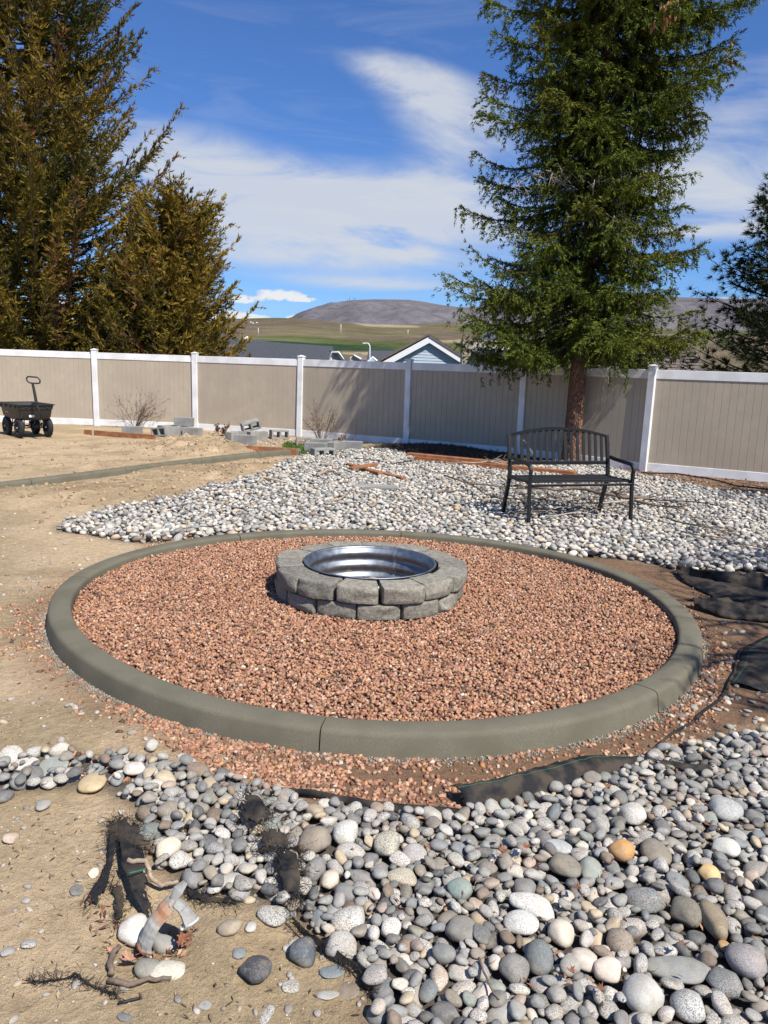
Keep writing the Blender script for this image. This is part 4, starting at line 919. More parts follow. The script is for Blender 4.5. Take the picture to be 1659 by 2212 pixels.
split_log('firewood', pitpt(.11, .27, .03), pitpt(.16, .18, .07), .014, 'small pale wood splinter right of the firewood in the fire pit', 6, mat=MAT['pale_twig'])
split_log('firewood', pitpt(-.25, .14, .03), pitpt(-.14, .24, .035), .016, 'thin brown stick left of the split firewood in the fire pit', 7, mat=MAT['twig'])

# ================================================================== BENCH
bl, br = at(1142, 1128, .075)[:2], at(1362, 1122, .075)[:2]; uv = (br-bl)/np.hypot(*(br-bl)); BW = float(np.hypot(*(br-bl)))
bench = empty('metal_bench', (*bl, .075), math.atan2(uv[1], uv[0]), 'black metal garden bench with an arched slatted back on the river stones', 'bench')
bm_ = MAT['black_metal']
def flatbar(pts, w1, w2, name, parent=bench, seg=None, upv=(1, 0, 0)):
    """rectangular bar swept along points lying in a plane with normal upv"""
    pts = [Vector(p) for p in pts]; nrm = Vector(upv); V = []; m_ = len(pts)
    for i, p in enumerate(pts):
        t = (pts[min(i+1, m_-1)]-pts[max(i-1, 0)]).normalized(); s_ = t.cross(nrm).normalized()
        for a, b_ in ((-1, -1), (1, -1), (1, 1), (-1, 1)): V.append(p+nrm*a*w1/2+s_*b_*w2/2)
    F = [(i*4+j, i*4+(j+1) % 4, (i+1)*4+(j+1) % 4, (i+1)*4+j) for i in range(m_-1) for j in range(4)]+[(3, 2, 1, 0), tuple((m_-1)*4+j for j in range(4))]
    mb = MB(); mb.add(V, F); return mb.build(name, bm_, parent, smooth=True, angle=40)
def arc(c, r, a0, a1, n_, x=0): return [(x, c[0]+r*math.cos(a), c[1]+r*math.sin(a)) for a in np.linspace(a0, a1, n_)]
D0 = .56
for x in (0, BW):
    flatbar([(x, .0, -.02), (x, .012, .15), (x, .03, .30), (x, .035, .42), (x, .03, .52)]+arc((.10, .52), .075, PI, PI/2, 7, x)+[(x, .20, .600), (x, .40, .612), (x, D0-.07, .625)], .028, .036, 'front_leg_and_arm')
    flatbar([(x, D0+.06, -.02), (x, D0+.02, .15), (x, D0-.035, .32), (x, D0-.05, .45), (x, D0-.02, .62), (x, D0+.035, .86)], .034, .036, 'rear_leg')
    flatbar([(x, .04, .395), (x, .12, .412), (x, .30, .400), (x, D0-.06, .405)], .026, .026, 'seat_side')
for k, (y_, z_) in enumerate(((.030, .380), (.085, .408), (.165, .415), (.245, .411), (.325, .408), (.405, .410), (.475, .418))):
    mb = MB(); mb.box((BW/2, y_, z_), (BW-.03, .055, .014), rot=(-.5 if k == 0 else 0, 0, 0), bev=.004); mb.build('seat_slat', bm_, bench)
yb = lambda z: D0-.05+(z-.45)*.20
mb = MB(); mb.box((BW/2, yb(.555), .555), (BW-.035, .022, .042), bev=.004); mb.build('back_lower_rail', bm_, bench)
xs_ = np.linspace(.02, BW-.02, 25); top_ = [(x_, yb(.87), .845+.085*(1-((x_-BW/2)/(BW/2))**2)) for x_ in xs_]
flatbar(top_, .026, .030, 'back_arched_rail', upv=(0, 1, 0))
for k in range(15):
    x_ = .075+k*(BW-.15)/14; zt = .845+.085*(1-((x_-BW/2)/(BW/2))**2); p0 = Vector((x_, yb(.57), .57)); p1 = Vector((x_, yb(zt), zt))
    flatbar([p0, p1], .012, .034, 'back_slat', upv=(0, 1, 0))

# ================================================================== CART
ccx = np.array([-7.28, 15.56]); fdir = np.array([.72, -.69]); sdir = np.array([-.69, -.72])
cart = empty('garden_cart', (*ccx, gz(*ccx)+.01), math.atan2(fdir[1], fdir[0]), 'black plastic dump cart with four tyres and a loop pull handle on the sand', 'cart')
bp = MAT['black_plastic']
def loft(rings, close_bottom=True, thick=None):
    k = len(rings[0]); V = [p for r in rings for p in r]; F = [(i*k+j, i*k+(j+1) % k, (i+1)*k+(j+1) % k, (i+1)*k+j) for i in range(len(rings)-1) for j in range(k)]
    if close_bottom: F.append(tuple(range((len(rings)-1)*k, len(rings)*k)))
    return V, F
def rrect(cx_, hx, hy, z, r=.06, tilt=0.0):
    P = []
    for qx, qy, a0 in ((1, 1, 0), (-1, 1, PI/2), (-1, -1, PI), (1, -1, 1.5*PI)):
        for t in np.linspace(0, PI/2, 5): P.append((cx_+qx*(hx-r)+r*math.cos(a0+t), qy*(hy-r)+r*math.sin(a0+t), z+tilt*(cx_+qx*hx)))
    return P
outer = [rrect(.0, .55, .365, .66), rrect(0, .56, .375, .655), rrect(0, .56, .375, .642), rrect(0, .535, .35, .640), rrect(.01, .515, .335, .56), rrect(.02, .49, .325, .555), rrect(.03, .455, .305, .40), rrect(.04, .40, .27, .345)]
mb = MB(); V, F = loft(outer); mb.add(V, F); inner = [rrect(.0, .55, .365, .66), rrect(0, .51, .33, .63), rrect(.03, .44, .29, .42), rrect(.04, .38, .25, .37)]; V, F = loft(inner); mb.add(V, [tuple(reversed(f)) for f in F])
tub = mb.build('tub', bp, cart, smooth=True, angle=32)
for sgn in (-1, 1):
    for x_ in (-.36, -.12, .12, .36):
        mb = MB(); mb.box((x_, sgn*.348, .612), (.05, .03, .055), bev=.006); mb.build('rib', bp, tub)
for y_ in (-.2, .0, .2):
    mb = MB(); mb.box((.528, y_, .612), (.03, .05, .055), bev=.006); mb.build('rib', bp, tub)
mb = MB(); mb.box((.497, -.09, .43), (.008, .10, .045), rot=(0, -.16, 0), bev=.003); mb.build('white_tag', simple('white_tag', (.75, .75, .73), .5, var=.05), tub)
mb = MB()
for k, (x_, w_) in enumerate(((-.16, .03), (-.125, .022), (-.095, .026), (-.06, .02), (-.03, .02))): mb.box((x_, -.336, .485), (w_, .003, .020))
mb.build('pale_lettering', simple('pale_print', (.45, .45, .42), .5, var=.05), tub)
wheel_c = []
for x_ in (-.30, .32):
    for y_ in (-.27, .29):
        wr = link('wheel', None, cart, (x_, y_, .19)); tm = MB()
        tr = [(.105+0*a, 0) for a in ()]
        prof_t = [(.135+.052*math.cos(a)*1.0, .048*math.sin(a)) for a in np.linspace(-PI, PI, 17)[:-1]]
        tm.lathe(prof_t, axis='Y', n=40, closed=True); tm.build('tyre', MAT['rubber'], wr, smooth=True)
        tr_ = MB()
        for k in range(26):
            a = 2*PI*k/26
            for s2 in (-1, 1):
                tr_.box((.184*math.cos(a+.06*s2), s2*.018, .184*math.sin(a+.06*s2)), (.012, .028, .020), rot=(0, -a-.06*s2, s2*.25))
        t2 = tr_.build('tread', MAT['rubber'], wr)
        rm = MB(); rm.lathe([(.0, -.03), (.03, -.032), (.032, -.018), (.085, -.010), (.092, -.030), (.094, .030), (.085, .010), (.032, .018), (.03, .032), (0, .03)], axis='Y', n=28); rm.build('rim', MAT['grey_rim'], wr, smooth=True, angle=30)
        hb = MB(); hb.lathe([(0, -.055), (.016, -.055), (.018, .05), (0, .05)], axis='Y', n=14); hb.build('hub', simple('zinc_hub', (.5, .5, .5), .35, metal=.8) if 'zh' not in MAT else MAT['zh'], wr, smooth=True, angle=30)
for x_ in (-.30, .32):
    mb = MB(); mb.tube([(x_, -.27, .19), (x_, .29, .19)], .011); mb.build('axle', bm_, cart, smooth=True)
    for y_ in (-.17, .17):
        mb = MB(); mb.tube([(x_, y_, .19), (x_*.92, y_*.95, .36)], .011); mb.tube([(x_, y_, .2), (x_*.45, y_*.9, .35)], .009); mb.build('frame_strut', bm_, cart, smooth=True)
mb = MB(); mb.tube([(-.34, -.17, .355), (.40, -.17, .355)], .013); mb.tube([(-.34, .17, .355), (.40, .17, .355)], .013); mb.tube([(-.3, 0, .2), (.36, 0, .2)], .012); mb.build('frame', bm_, cart, smooth=True)
inv = cart.matrix_basis.inverted()
def tocart(P): return inv @ Vector([float(v) for v in P])
h0 = tocart(far(94, 914, 14.95)); h1 = tocart(far(79, 872, 14.95)); h2 = tocart(far(70, 832, 14.95)); h3 = tocart(far(72, 815, 14.95))
mb = MB(); mb.tube([(.36, 0, .2), h0], .02, n=8); mb.build('hitch', bm_, cart)
mb = MB(); mb.tube([h0, h1.lerp(h2, .12)], .013); hd = mb.build('pull_handle', bm_, cart, smooth=True)
mb = MB(); mb.tube([h1.lerp(h2, .02), h2.lerp(h3, .25)], [.030, .024], n=10); mb.build('handle_sleeve', bp, hd, smooth=True, angle=40)
ca, cb = tocart(far(57, 822, 14.95)), tocart(far(86, 824, 14.95)); ax_ = (cb-ca).normalized(); upc = (h2-h0).normalized(); ctr_ = tocart(far(72, 821, 14.95)); lp = []
for t in np.linspace(0, 2*PI, 33):
    cxx = math.cos(t); syy = math.sin(t); lp.append(ctr_+ax_*(math.copysign(.065, cxx)+.062*cxx if abs(cxx) > 1e-6 else 0)+upc*.062*syy)
mb = MB(); mb.tube(lp, .014, n=8, cap=False); mb.build('loop_grip', bp, hd, smooth=True)

# ================================================================== CONCRETE BLOCKS
def block_mesh():
    """hollow block 400 x 200 x 190, two tapering cells running through its height (z)"""
    hx, hy, hz = .198, .098, .095; cells = [(-.092, .070, .062), (.092, .070, .062)]
    bm = bmesh.new(); MBX = MB(); V = []; F = []
    # outer and cell rings, top and bottom
    def ring(cx_, rx, ry, z): return [(cx_-rx, -ry, z), (cx_+rx, -ry, z), (cx_+rx, ry, z), (cx_-rx, ry, z)]
    for z in (-hz, hz):
        xs2 = [-hx, cells[0][0]-cells[0][1], cells[0][0]+cells[0][1], cells[1][0]-cells[1][1], cells[1][0]+cells[1][1], hx]; ys2 = [-hy, -cells[0][2], cells[0][2], hy]
        base = len(V); V += [(x_, y_, z) for y_ in ys2 for x_ in xs2]
        for j in range(3):
            for i in range(5):
                if j == 1 and i in (1, 3): continue
                q = (base+j*6+i, base+j*6+i+1, base+(j+1)*6+i+1, base+(j+1)*6+i); F.append(q if z > 0 else q[::-1])
    def wall(loop, flip):
        for i in range(len(loop)):
            a, b_ = loop[i], loop[(i+1) % len(loop)]; q = (a, b_, b_+24, a+24); F.append(q[::-1] if flip else q)
    o_ = [0, 1, 2, 3, 4, 5, 11, 17, 23, 22, 21, 20, 19, 18, 12, 6]; wall(o_, False)
    for i in (1, 3): wall([6+i, 6+i+1, 12+i+1, 12+i], True)
    me = bpy.data.meshes.new('concrete_block'); me.from_pydata(V, [], F); bm.from_mesh(me)
    ed = [e for e in bm.edges if len(e.link_faces) == 2 and e.calc_face_angle(0) > .8]; bmesh.ops.bevel(bm, geom=ed, offset=.005, segments=1, affect='EDGES'); bm.to_mesh(me); bm.free(); me.materials.append(MAT['block']); return me
blk = block_mesh()
def cblock(px, py, dist, yaw, face, label, tilt=(0, 0), lift=0.0):
    """px,py: centre of the block's base line; face: which way the cells point"""
    if dist is None: P = at(px, py)
    else: P = far(px, py, dist)
    g = gz(P[0], P[1]); z = (g if dist is None else P[2])+lift
    if face == 'up': R = Matrix.Rotation(0, 3, 'X'); hh = .095
    elif face == 'side': R = Matrix.Rotation(PI/2, 3, 'X'); hh = .098
    else: R = Matrix.Rotation(PI/2, 3, 'Z') @ Matrix.Rotation(PI/2, 3, 'X'); hh = .098
    Rz = Matrix.Rotation(math.radians(yaw), 3, 'Z') @ Matrix.Rotation(math.radians(tilt[0]), 3, 'X') @ Matrix.Rotation(math.radians(tilt[1]), 3, 'Y')
    o = link('concrete_block', blk, None, (P[0], P[1], z+hh), (Rz @ R).to_euler()); tag(o, label, 'block', 'grey hollow concrete blocks left along the fence'); return o
B_ = cblock
B_(286, 939, None, -6, 'up', 'grey concrete block behind the thin orange board, under the budding shrub')
B_(348, 943, None, -25, 'side', 'concrete block tipped with cells showing, right end of the orange board', (0, -8))
B_(362, 938, None, 50, 'side', 'concrete block with open cells just left of the two-high stack', (0, 0))
B_(388, 941, None, 20, 'up', 'lower left concrete block of the stack beside the third white post')
B_(416, 943, None, -15, 'up', 'lower right concrete block of the stack beside the third white post')
B_(398, 940, None, -4, 'up', 'top concrete block of the stack beside the third white post', (0, 2), .195)
B_(508, 952, None, 55, 'up', 'left supporting concrete block under the tilted block')
B_(556, 951, None, 35, 'up', 'right supporting concrete block under the tilted block')
B_(541, 948, None, 28, 'side', 'tilted concrete block lying across two others with its cells showing', (10, -16), .19)
B_(530, 967, None, -14, 'up', 'nearest concrete block of the tilted pile, cells upward, behind the orange board')
B_(603, 948, None, 28, 'side', 'lone concrete block with two dark cells between the pile and the bare shrub')
B_(661, 966, None, 10, 'side', 'concrete block lying on its side at the left foot of the bare shrub')
B_(694, 969, None, -12, 'up', 'concrete block right behind the grass at the foot of the bare shrub')
B_(682, 978, None, -14, 'up', 'concrete block with cells upward in front of the bare shrub')
B_(724, 974, None, 62, 'up', 'upright concrete block end-on right of the bare shrub')
B_(760, 974, None, -8, 'up', 'rightmost concrete block, long side facing, in the tree shade')
B_(697, 992, None, 30, 'side', 'nearest concrete block, at the edge of the river stones with two cells showing')

# ================================================================== BOARDS AND LUMBER
def board(p, q, w_, t_, z0, name, label, mat=None, edge=False, roll=0.0):
    p = np.array(p, float); q = np.array(q, float); L = float(np.hypot(*(q[:2]-p[:2]))); mid = (p+q)/2; ang = math.atan2(q[1]-p[1], q[0]-p[0])
    zz = (p[2] if len(p) > 2 else 0), (q[2] if len(q) > 2 else 0); pitch = -math.atan2(zz[1]-zz[0], L)
    mb = MB(); mb.box((0, 0, 0), (L, t_ if edge else w_, w_ if edge else t_), bev=.003); o = mb.build(name, mat or MAT['cedar'], None, loc=(mid[0], mid[1], sum(zz)/2+z0+(w_ if edge else t_)/2), rot=(roll, pitch, ang)); tag(o, label, 'board'); return o
a, b_ = at(182, 938), at(336, 950)
board(a[:2], b_[:2], .10, .03, .0, 'wood_board', 'long thin orange board on edge in the sand behind the cart', edge=True)
mb = MB(); sp_ = at(202, 941); mb.box((sp_[0], sp_[1]-.03, .05), (.035, .03, .12), bev=.003); o = mb.build('wood_stake', MAT['pale_twig']); tag(o, 'short pale wooden stake holding the thin orange board in the sand', 'stake')
a, b_ = at(480, 975), at(640, 984)
board(a[:2], b_[:2], .14, .035, -.01, 'wood_board', 'orange cedar board on edge between the sand heap and far curb end', edge=True)
a, b_ = at(892, 1000), at(1258, 1037)
for k, (dz, dy, s0, s1, lb) in enumerate(((0, 0, 0, 1, 'lowest orange cedar plank of the stack behind the bench'), (.04, .03, .02, .96, 'middle orange cedar plank of the stack behind the bench'), (.08, .08, -.03, .62, 'short top cedar plank of the stack behind the bench'), (0, .20, .05, .97, 'rear orange cedar plank lying behind the stacked ones'))):
    p = a[:2]*(1-s0)+b_[:2]*s0; q = a[:2]*(1-s1)+b_[:2]*s1; board((p[0], p[1]+dy), (q[0], q[1]+dy), .15, .038, .045+dz, 'wood_plank', lb)
for (x0, y0, x1, y1, z0, z1, lb) in ((752, 1008, 822, 1028, .07, .07, 'reddish short board at the left of the small broken board pile'), (757, 1022, 812, 1016, .10, .13, 'split board lying crosswise on the small board pile'), (795, 1018, 872, 1036, .06, .05, 'orange board pointing right on the small board pile')):
    a, b_ = at(x0, y0, .05), at(x1, y1, .05); board((a[0], a[1], z0), (b_[0], b_[1], z1), .09, .035, 0, 'wood_board', lb)
a, b_ = at(764, 1066), at(856, 1070); mb = MB(); mid = (a+b_)/2; L = np.hypot(*(b_-a)[:2]); mb.box((0, 0, 0), (L, .2, .06), bev=.008); o = mb.build('concrete_slab', MAT['block'], None, loc=(mid[0], mid[1]+.08, .075), rot=(.03, 0, -.06)); tag(o, 'flat grey concrete edging slab lying on the pale river stones', 'slab')
P = at(493, 1070); mb = MB(); mb.box((0, 0, 0), (.22, .12, .075), bev=.008); o = mb.build('brick', simple('rust_brick', (.30, .14, .085), .9, var=.25, bump=.5), None, loc=(P[0], P[1], .05), rot=(.08, .05, .45)); tag(o, 'rust brown brick at the corner of sand and pale stones', 'brick')
P = at(700, 1015); mb = MB(); mb.box((0, 0, 0), (.17, .12, .05), bev=.02); o = mb.build('wood_chunk', MAT['old_wood'], None, loc=(P[0], P[1], .08), rot=(.1, .1, .2)); tag(o, 'brown wood chunk on the stones above the curled bark', 'wood')
P = at(438, 1088); mb = MB(); mb.box((0, 0, 0), (.2, .1, .03), bev=.008); o = mb.build('wood_chunk', MAT['old_wood'], None, loc=(P[0], P[1], .03), rot=(.0, .1, .2)); tag(o, 'flat weathered wood scrap on sand left of the brick', 'wood')
def stick(name, label, pts, r0, r1, mat, cat='stick', n=7, jit=.0, kids=None, parent=None):
    pts = [np.array(p, float) for p in pts]; P = []
    for i in range(len(pts)-1):
        for t in (0, .33, .66): P.append(pts[i]*(1-t)+pts[i+1]*t)
    P.append(pts[-1]); P = [p+(rg.normal(0, jit, 3) if 0 < i < len(P)-1 else 0) for i, p in enumerate(P)]
    mb = MB(); mb.tube(P, list(np.linspace(r0, r1, len(P))), n=n)
    for kp, kr in (kids or []): mb.tube(kp, kr, n=5)
    o = mb.build(name, mat, parent, smooth=True)
    if label: tag(o, label, cat)
    return o
def gp(px, py, z=.01):
    P = at(px, py, z*.9); return np.array([P[0], P[1], gz(P[0], P[1])+z])
stick('bark_strip', 'curled tan bark strip on the pale stones near the block', [gp(686, 1027, .08), gp(705, 1020, .10), gp(730, 1016, .08)], .03, .012, MAT['old_wood'], jit=.008)
stick('root', 'twisted brown root piece where sand meets the pale stones', [gp(557, 1050, .05), gp(572, 1038, .12), gp(592, 1044, .09), gp(612, 1049, .05)], .025, .010, MAT['old_wood'], jit=.01, kids=[([gp(572, 1038, .12), gp(565, 1031, .16), gp(560, 1028, .2)], [.014, .008, .004])])
stick('root', 'thin curved dead branch on the stones left of the slab', [gp(705, 1087, .05), gp(735, 1080, .08), gp(760, 1062, .08)], .016, .006, MAT['old_wood'], jit=.006)
stick('stick', 'dark stick with a knob on pale stones between slab and bench', [gp(940, 1066, .07), gp(975, 1063, .09), gp(1010, 1062, .07)], .014, .007, MAT['twig'], jit=.004, kids=[([gp(965, 1064, .08), gp(968, 1058, .12)], [.02, .014])])
# ================================================================== FOLIAGE
def leaf_quads(c, d, s, L, w_, bend=0.0):
    """diamond leaves: base c, direction d, side s, length L, width w_"""
    L = np.asarray(L)[:, None]; w_ = np.asarray(w_)[:, None]; up = np.cross(d, s)
    return np.stack([c, c+d*L*.5+s*w_/2+up*L*bend, c+d*L, c+d*L*.5-s*w_/2+up*L*bend], 1).reshape(-1, 3)
def leaf_tris(c, d, s, L, w_):
    """needle-like leaves, one tapering triangle each"""
    L = np.asarray(L)[:, None]; w_ = np.asarray(w_)[:, None]
    return np.stack([c-s*w_/2, c+s*w_/2, c+d*L], 1).reshape(-1, 3)
def unit(v): return v/np.maximum(np.linalg.norm(v, axis=-1, keepdims=True), 1e-9)
def foliage_obj(name, quads, cols, mat, parent, smooth=False):
    q = len(quads)//len(cols); n = len(cols); me = npmesh(name, quads, np.arange(n*q).reshape(-1, q), mat, smooth, np.repeat(np.c_[cols, np.ones(n)], q, 0)); return link(name, me, parent)
MAT['needle'] = tinted('spruce_needles', .65, .25, 8, .0, .001, spec=.04, transl=.06)
MAT['spray'] = tinted('cypress_sprays', .8, .25, 6, .0, .001, spec=.05, transl=.12)
m, n, l, b = newmat('red_brown_bark'); vec = objco(n); mp = n.new('ShaderNodeMapping'); mp.inputs['Scale'].default_value = (1, 1, .45); l.new(vec, mp.inputs[0])
v = n.new('ShaderNodeTexVoronoi'); v.feature = 'DISTANCE_TO_EDGE'; v.inputs['Scale'].default_value = 22; l.new(mp.outputs[0], v.inputs['Vector']); f = mnoise(n, l, 30, 6, .7, mp.outputs[0])
c = mmix(n, l, mramp(n, l, v.outputs['Distance'], [(.0, 0.0), (.12, 1.0)]), (.055, .03, .02), mmix(n, l, mramp(n, l, f, [(.35, 0.0), (.65, 1.0)]), (.17, .082, .05), (.30, .16, .10)))
l.new(c, b.inputs['Base Color']); b.inputs['Roughness'].default_value = .95; mbump(n, l, b, f, .6, .02, mbump(n, l, b, v.outputs['Distance'], .9, .06)); MAT['bark'] = m
MAT['grey_bark'] = simple('grey_bark', (.22, .17, .13), .95, var=.35, nscale=25, bump=.7, bdist=.02)
MAT['branch'] = simple('dark_branch_bark', (.075, .052, .038), .95, var=.3, nscale=25, bump=.4)

def trunk_mesh(name, mat, parent, H, r0, r1, seed, base=-.2, lumps=.10, lean=(0, 0)):
    rr = np.random.default_rng(seed); nz, na_ = 90, 36; V = []
    for i in range(nz):
        z = base+(H-base)*(i/(nz-1))**1.25; t = (z-base)/(H-base); r = r0*(1-t)+r1*t; r *= 1+.45*math.exp(-(z-base)*4.5)
        for j in range(na_):
            a = 2*PI*j/na_; ca_, sa_ = math.cos(a), math.sin(a)
            nn = fbm(np.array([ca_*2.2+5]), np.array([sa_*2.2+z*3.5]), 4, seed)[0]; V.append((r*ca_*(1+lumps*(nn-.5)*2)+lean[0]*z, r*sa_*(1+lumps*(nn-.5)*2)+lean[1]*z, z))
    F = [(i*na_+j, i*na_+(j+1) % na_, (i+1)*na_+(j+1) % na_, (i+1)*na_+j) for i in range(nz-1) for j in range(na_)]+[tuple((nz-1)*na_+j for j in range(na_))]
    mb = MB(); mb.add(V, F); return mb.build(name, mat, parent, smooth=True)

# ------------------------------------------------ the spruce in front of the fence
TP = at(1232, 1002)[:2]
spruce = empty('spruce_tree', (TP[0], TP[1], 0), 0, 'tall dark green spruce with reddish trunk and drooping branches behind the bench', 'tree')
trunk_mesh('trunk', MAT['bark'], spruce, 12.5, .165, .03, 3, lumps=.12, lean=(.008, 0))
def sp(px, py):
    """offset from the trunk foot, in the plane of the tree, of a point seen in the photo"""
    P = far(px, py, TP[1]-.3); return P[0]-TP[0], P[2]
rs = np.random.default_rng(21)
tips = [(958, 618, 2.35), (1004, 462, 3.3), (1030, 292, 0), (1052, 165, 0), (1062, 10, 0), (985, 700, 0), (1010, 560, 0), (1048, 395, 0), (1040, 245, 0), (1075, 90, 0), (1612, 22, 0), (1585, 95, 0), (1560, 180, 0), (1500, 285, 0), (1470, 330, 0), (1497, 388, 0),
        (1465, 470, 0), (1455, 560, 0), (1440, 640, 0), (1500, 690, 0), (1510, 740, 0), (1060, 770, 0), (1110, 790, 0), (1390, 790, 0), (1440, 770, 0), (975, 640, 0), (1000, 760, 0), (1020, 600, 0), (1520, 30, 0), (1035, 330, 0), (1085, 440, 0), (1455, 420, 0)]
BR = []          # z0, azimuth, length, end z
def lean_x(z): return .008*z
for px, py, _ in tips:
    tx, tz = sp(px, py); L = abs(tx-lean_x(tz)); dz = rs.uniform(.25, .6)
    if tz > 6.5: dz = rs.uniform(-.1, .3)
    a = (0 if tx > 0 else PI)+rs.uniform(-.22, .22)-(.12 if tx > 0 else -.12); BR.append((tz+dz, a, L/math.cos(min(abs(math.sin(a)), .4)), tz))
def rad_at(z): return np.interp(z, [1.7, 2.3, 3.2, 4.3, 5.0, 6.0, 8, 10, 12, 12.6], [1.8, 2.3, 2.05, 1.75, 1.4, 1.8, 1.85, 1.4, .5, .2])
z = 2.0
while z < 12.2:
    nbr = 5 if z < 10 else 4
    a0 = rs.uniform(0, 2*PI)
    for k in range(nbr):
        a = a0+k*2*PI/nbr+rs.normal(0, .2); L = rad_at(z)*rs.uniform(.62, .98); 
        if math.cos(a) > .3 and z > 5.2: L *= 1.22
        if abs(math.cos(a)) > .93: L *= .86
        BR.append((z+rs.normal(0, .08)+.3, a, L, z-.1+rs.normal(0, .1)))
    z += .185
qs, cs, dead, bt = [], [], [], MB(); dtw = MB()
Dq = []
for bi, (z0, a, L, zt) in enumerate(BR):
    L = max(L, .25); ns = max(8, int(L/.065)); s_ = np.linspace(0, 1, ns); hdir = np.array([math.cos(a), math.sin(a), 0]); side = np.array([-math.sin(a), math.cos(a), 0])
    sag = -rs.uniform(.02, .2)*L*np.sin(s_*PI*.92); zz = z0+(zt-z0)*s_+sag*(1-.2*s_)+.10*L*s_**5
    wob = np.cumsum(rs.normal(0, .012, ns)); P = hdir[None]*(L*s_)[:, None]+side[None]*wob[:, None]; P[:, 2] += zz; P[:, 0] += lean_x(z0)
    bt.tube(P[::2] if ns % 2 else np.r_[P[::2], P[-1:]], list(np.linspace(.018+.008*L, .004, len(P[::2]) if ns % 2 else len(P[::2])+1)), n=5, cap=False)
    yel = rs.random()
    T = unit(np.gradient(P, axis=0))
    for i in range(max(1, int(ns*.10)), ns):
        t = s_[i]
        for sg in (-1, 1):
            if rs.random() < .10: continue
            bl_ = (.25+.36*L*.5*(1-t)*(.35+t)*1.6)*rs.uniform(.55, 1.15); az_ = rs.uniform(.65, 1.15)
            d0 = unit(T[i]*math.cos(az_)+side*sg*math.sin(az_)+np.array([0, 0, -.12])); m_ = max(3, int(bl_/.042)); u_ = np.linspace(0, 1, m_)
            droop = rs.uniform(.05, .60); Q = P[i]+d0[None]*(bl_*u_)[:, None]; Q[:, 2] -= droop*bl_*u_**1.6
            D_ = unit(np.gradient(Q, axis=0)); Dq.append((Q, D_, np.full(m_, t), np.full(m_, yel), np.full(m_, z0), u_))
            if rs.random() < .42:   # hanging branchlet
                hl = rs.uniform(.10, .38)*(1.15-.5*t); m2 = max(3, int(hl/.042)); u2 = np.linspace(0, 1, m2); q0 = Q[rs.integers(0, m_)]
                Q2 = q0[None]+np.c_[rs.normal(0, .03)*u2, rs.normal(0, .03)*u2, -hl*u2]; D2 = unit(np.gradient(Q2, axis=0)); Dq.append((Q2, D2, np.full(m2, t*.8), np.full(m2, yel*.8), np.full(m2, z0), u2))
    Dq.append((P[ns//3:], T[ns//3:], s_[ns//3:], np.full(ns-ns//3, yel), np.full(ns-ns//3, z0), s_[ns//3:]))
Q = np.concatenate([d[0] for d in Dq]); D_ = np.concatenate([d[1] for d in Dq]); TT = np.concatenate([d[2] for d in Dq]); YY = np.concatenate([d[3] for d in Dq]); ZB = np.concatenate([d[4] for d in Dq]); UU = np.concatenate([d[5] for d in Dq])
keep = ((ZB < 9.0) | (rs.random(len(ZB)) < .2))
clump = fbm(Q[:, 0]*2.6+Q[:, 1]*1.3+50, Q[:, 2]*3.0-Q[:, 1]*1.1+50, 3, 17); keep = keep & ((clump > .47) | (rs.random(len(ZB)) < .42)); Q, D_, TT, YY, ZB, UU = [a_[keep] for a_ in (Q, D_, TT, YY, ZB, UU)]
print('spruce nodes', len(Q))
rep = 6
Q4 = np.repeat(Q, rep, 0)+rs.normal(0, .015, (len(Q)*rep, 3)); D4 = np.repeat(D_, rep, 0); rv = rs.normal(size=Q4.shape); sv = unit(np.cross(D4, rv)); dv = unit(D4+sv*rs.uniform(.3, .95, (len(Q4), 1))+np.array([0, 0, .16]))
wv = unit(np.cross(dv, rs.normal(size=Q4.shape)))
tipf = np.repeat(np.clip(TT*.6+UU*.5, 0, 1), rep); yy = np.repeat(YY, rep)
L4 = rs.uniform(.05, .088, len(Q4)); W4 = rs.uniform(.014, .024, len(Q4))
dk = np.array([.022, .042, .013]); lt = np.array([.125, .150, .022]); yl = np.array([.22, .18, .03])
mixv = np.clip(tipf*.9+rs.normal(0, .2, len(Q4)), 0, 1)[:, None]; cq = dk*(1-mixv)+lt*mixv; ym = (np.clip((yy-.55)*1.6, 0, .8)*rs.random(len(Q4)))[:, None]; cq = cq*(1-ym)+yl*ym  # needles darken inward, lighten at tips: crown self-shade put into the colour
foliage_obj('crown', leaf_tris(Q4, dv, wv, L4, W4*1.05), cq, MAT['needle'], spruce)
bt.build('branches', MAT['branch'], spruce, smooth=True)['kind'] = 'stuff'
# bare dead twigs on some limbs
dt = MB()
for px, py in ((1190, 392), (1250, 405), (1130, 395), (1290, 480), (1330, 530), (1375, 500), (1400, 640), (1350, 620), (1180, 380), (1440, 500), (1330, 690), (1290, 800)):
    tx, tz = sp(px, py)
    for k in range(13):
        p0 = np.array([tx+rs.normal(0, .16), -rs.uniform(.5, 1.15)*max(.3, 1-abs(tx)/2.6), tz+rs.normal(0, .07)]); dd_ = np.array([rs.normal(0, .8), -.5, rs.normal(-.6, .4)]); dd_ /= np.linalg.norm(dd_); Lk = rs.uniform(.10, .30)
        p1 = p0+dd_*Lk*.5; p2 = p0+dd_*Lk+[0, 0, -.04]; dt.tube([p0, p1, p2], [.006, .004, .0015], n=4, cap=False)
        for q in range(3): e = p1+rs.normal(0, .05, 3)-[0, 0, .03]; dt.tube([p1*.5+p0*.5, e], [.003, .001], n=3, cap=False)
dt.build('dead_twigs', MAT['pale_twig'], spruce, smooth=True)['kind'] = 'stuff'
cone_m = simple('orange_brown_cone', (.33, .15, .06), .8, var=.4, nscale=90, bump=.8, bdist=.01)
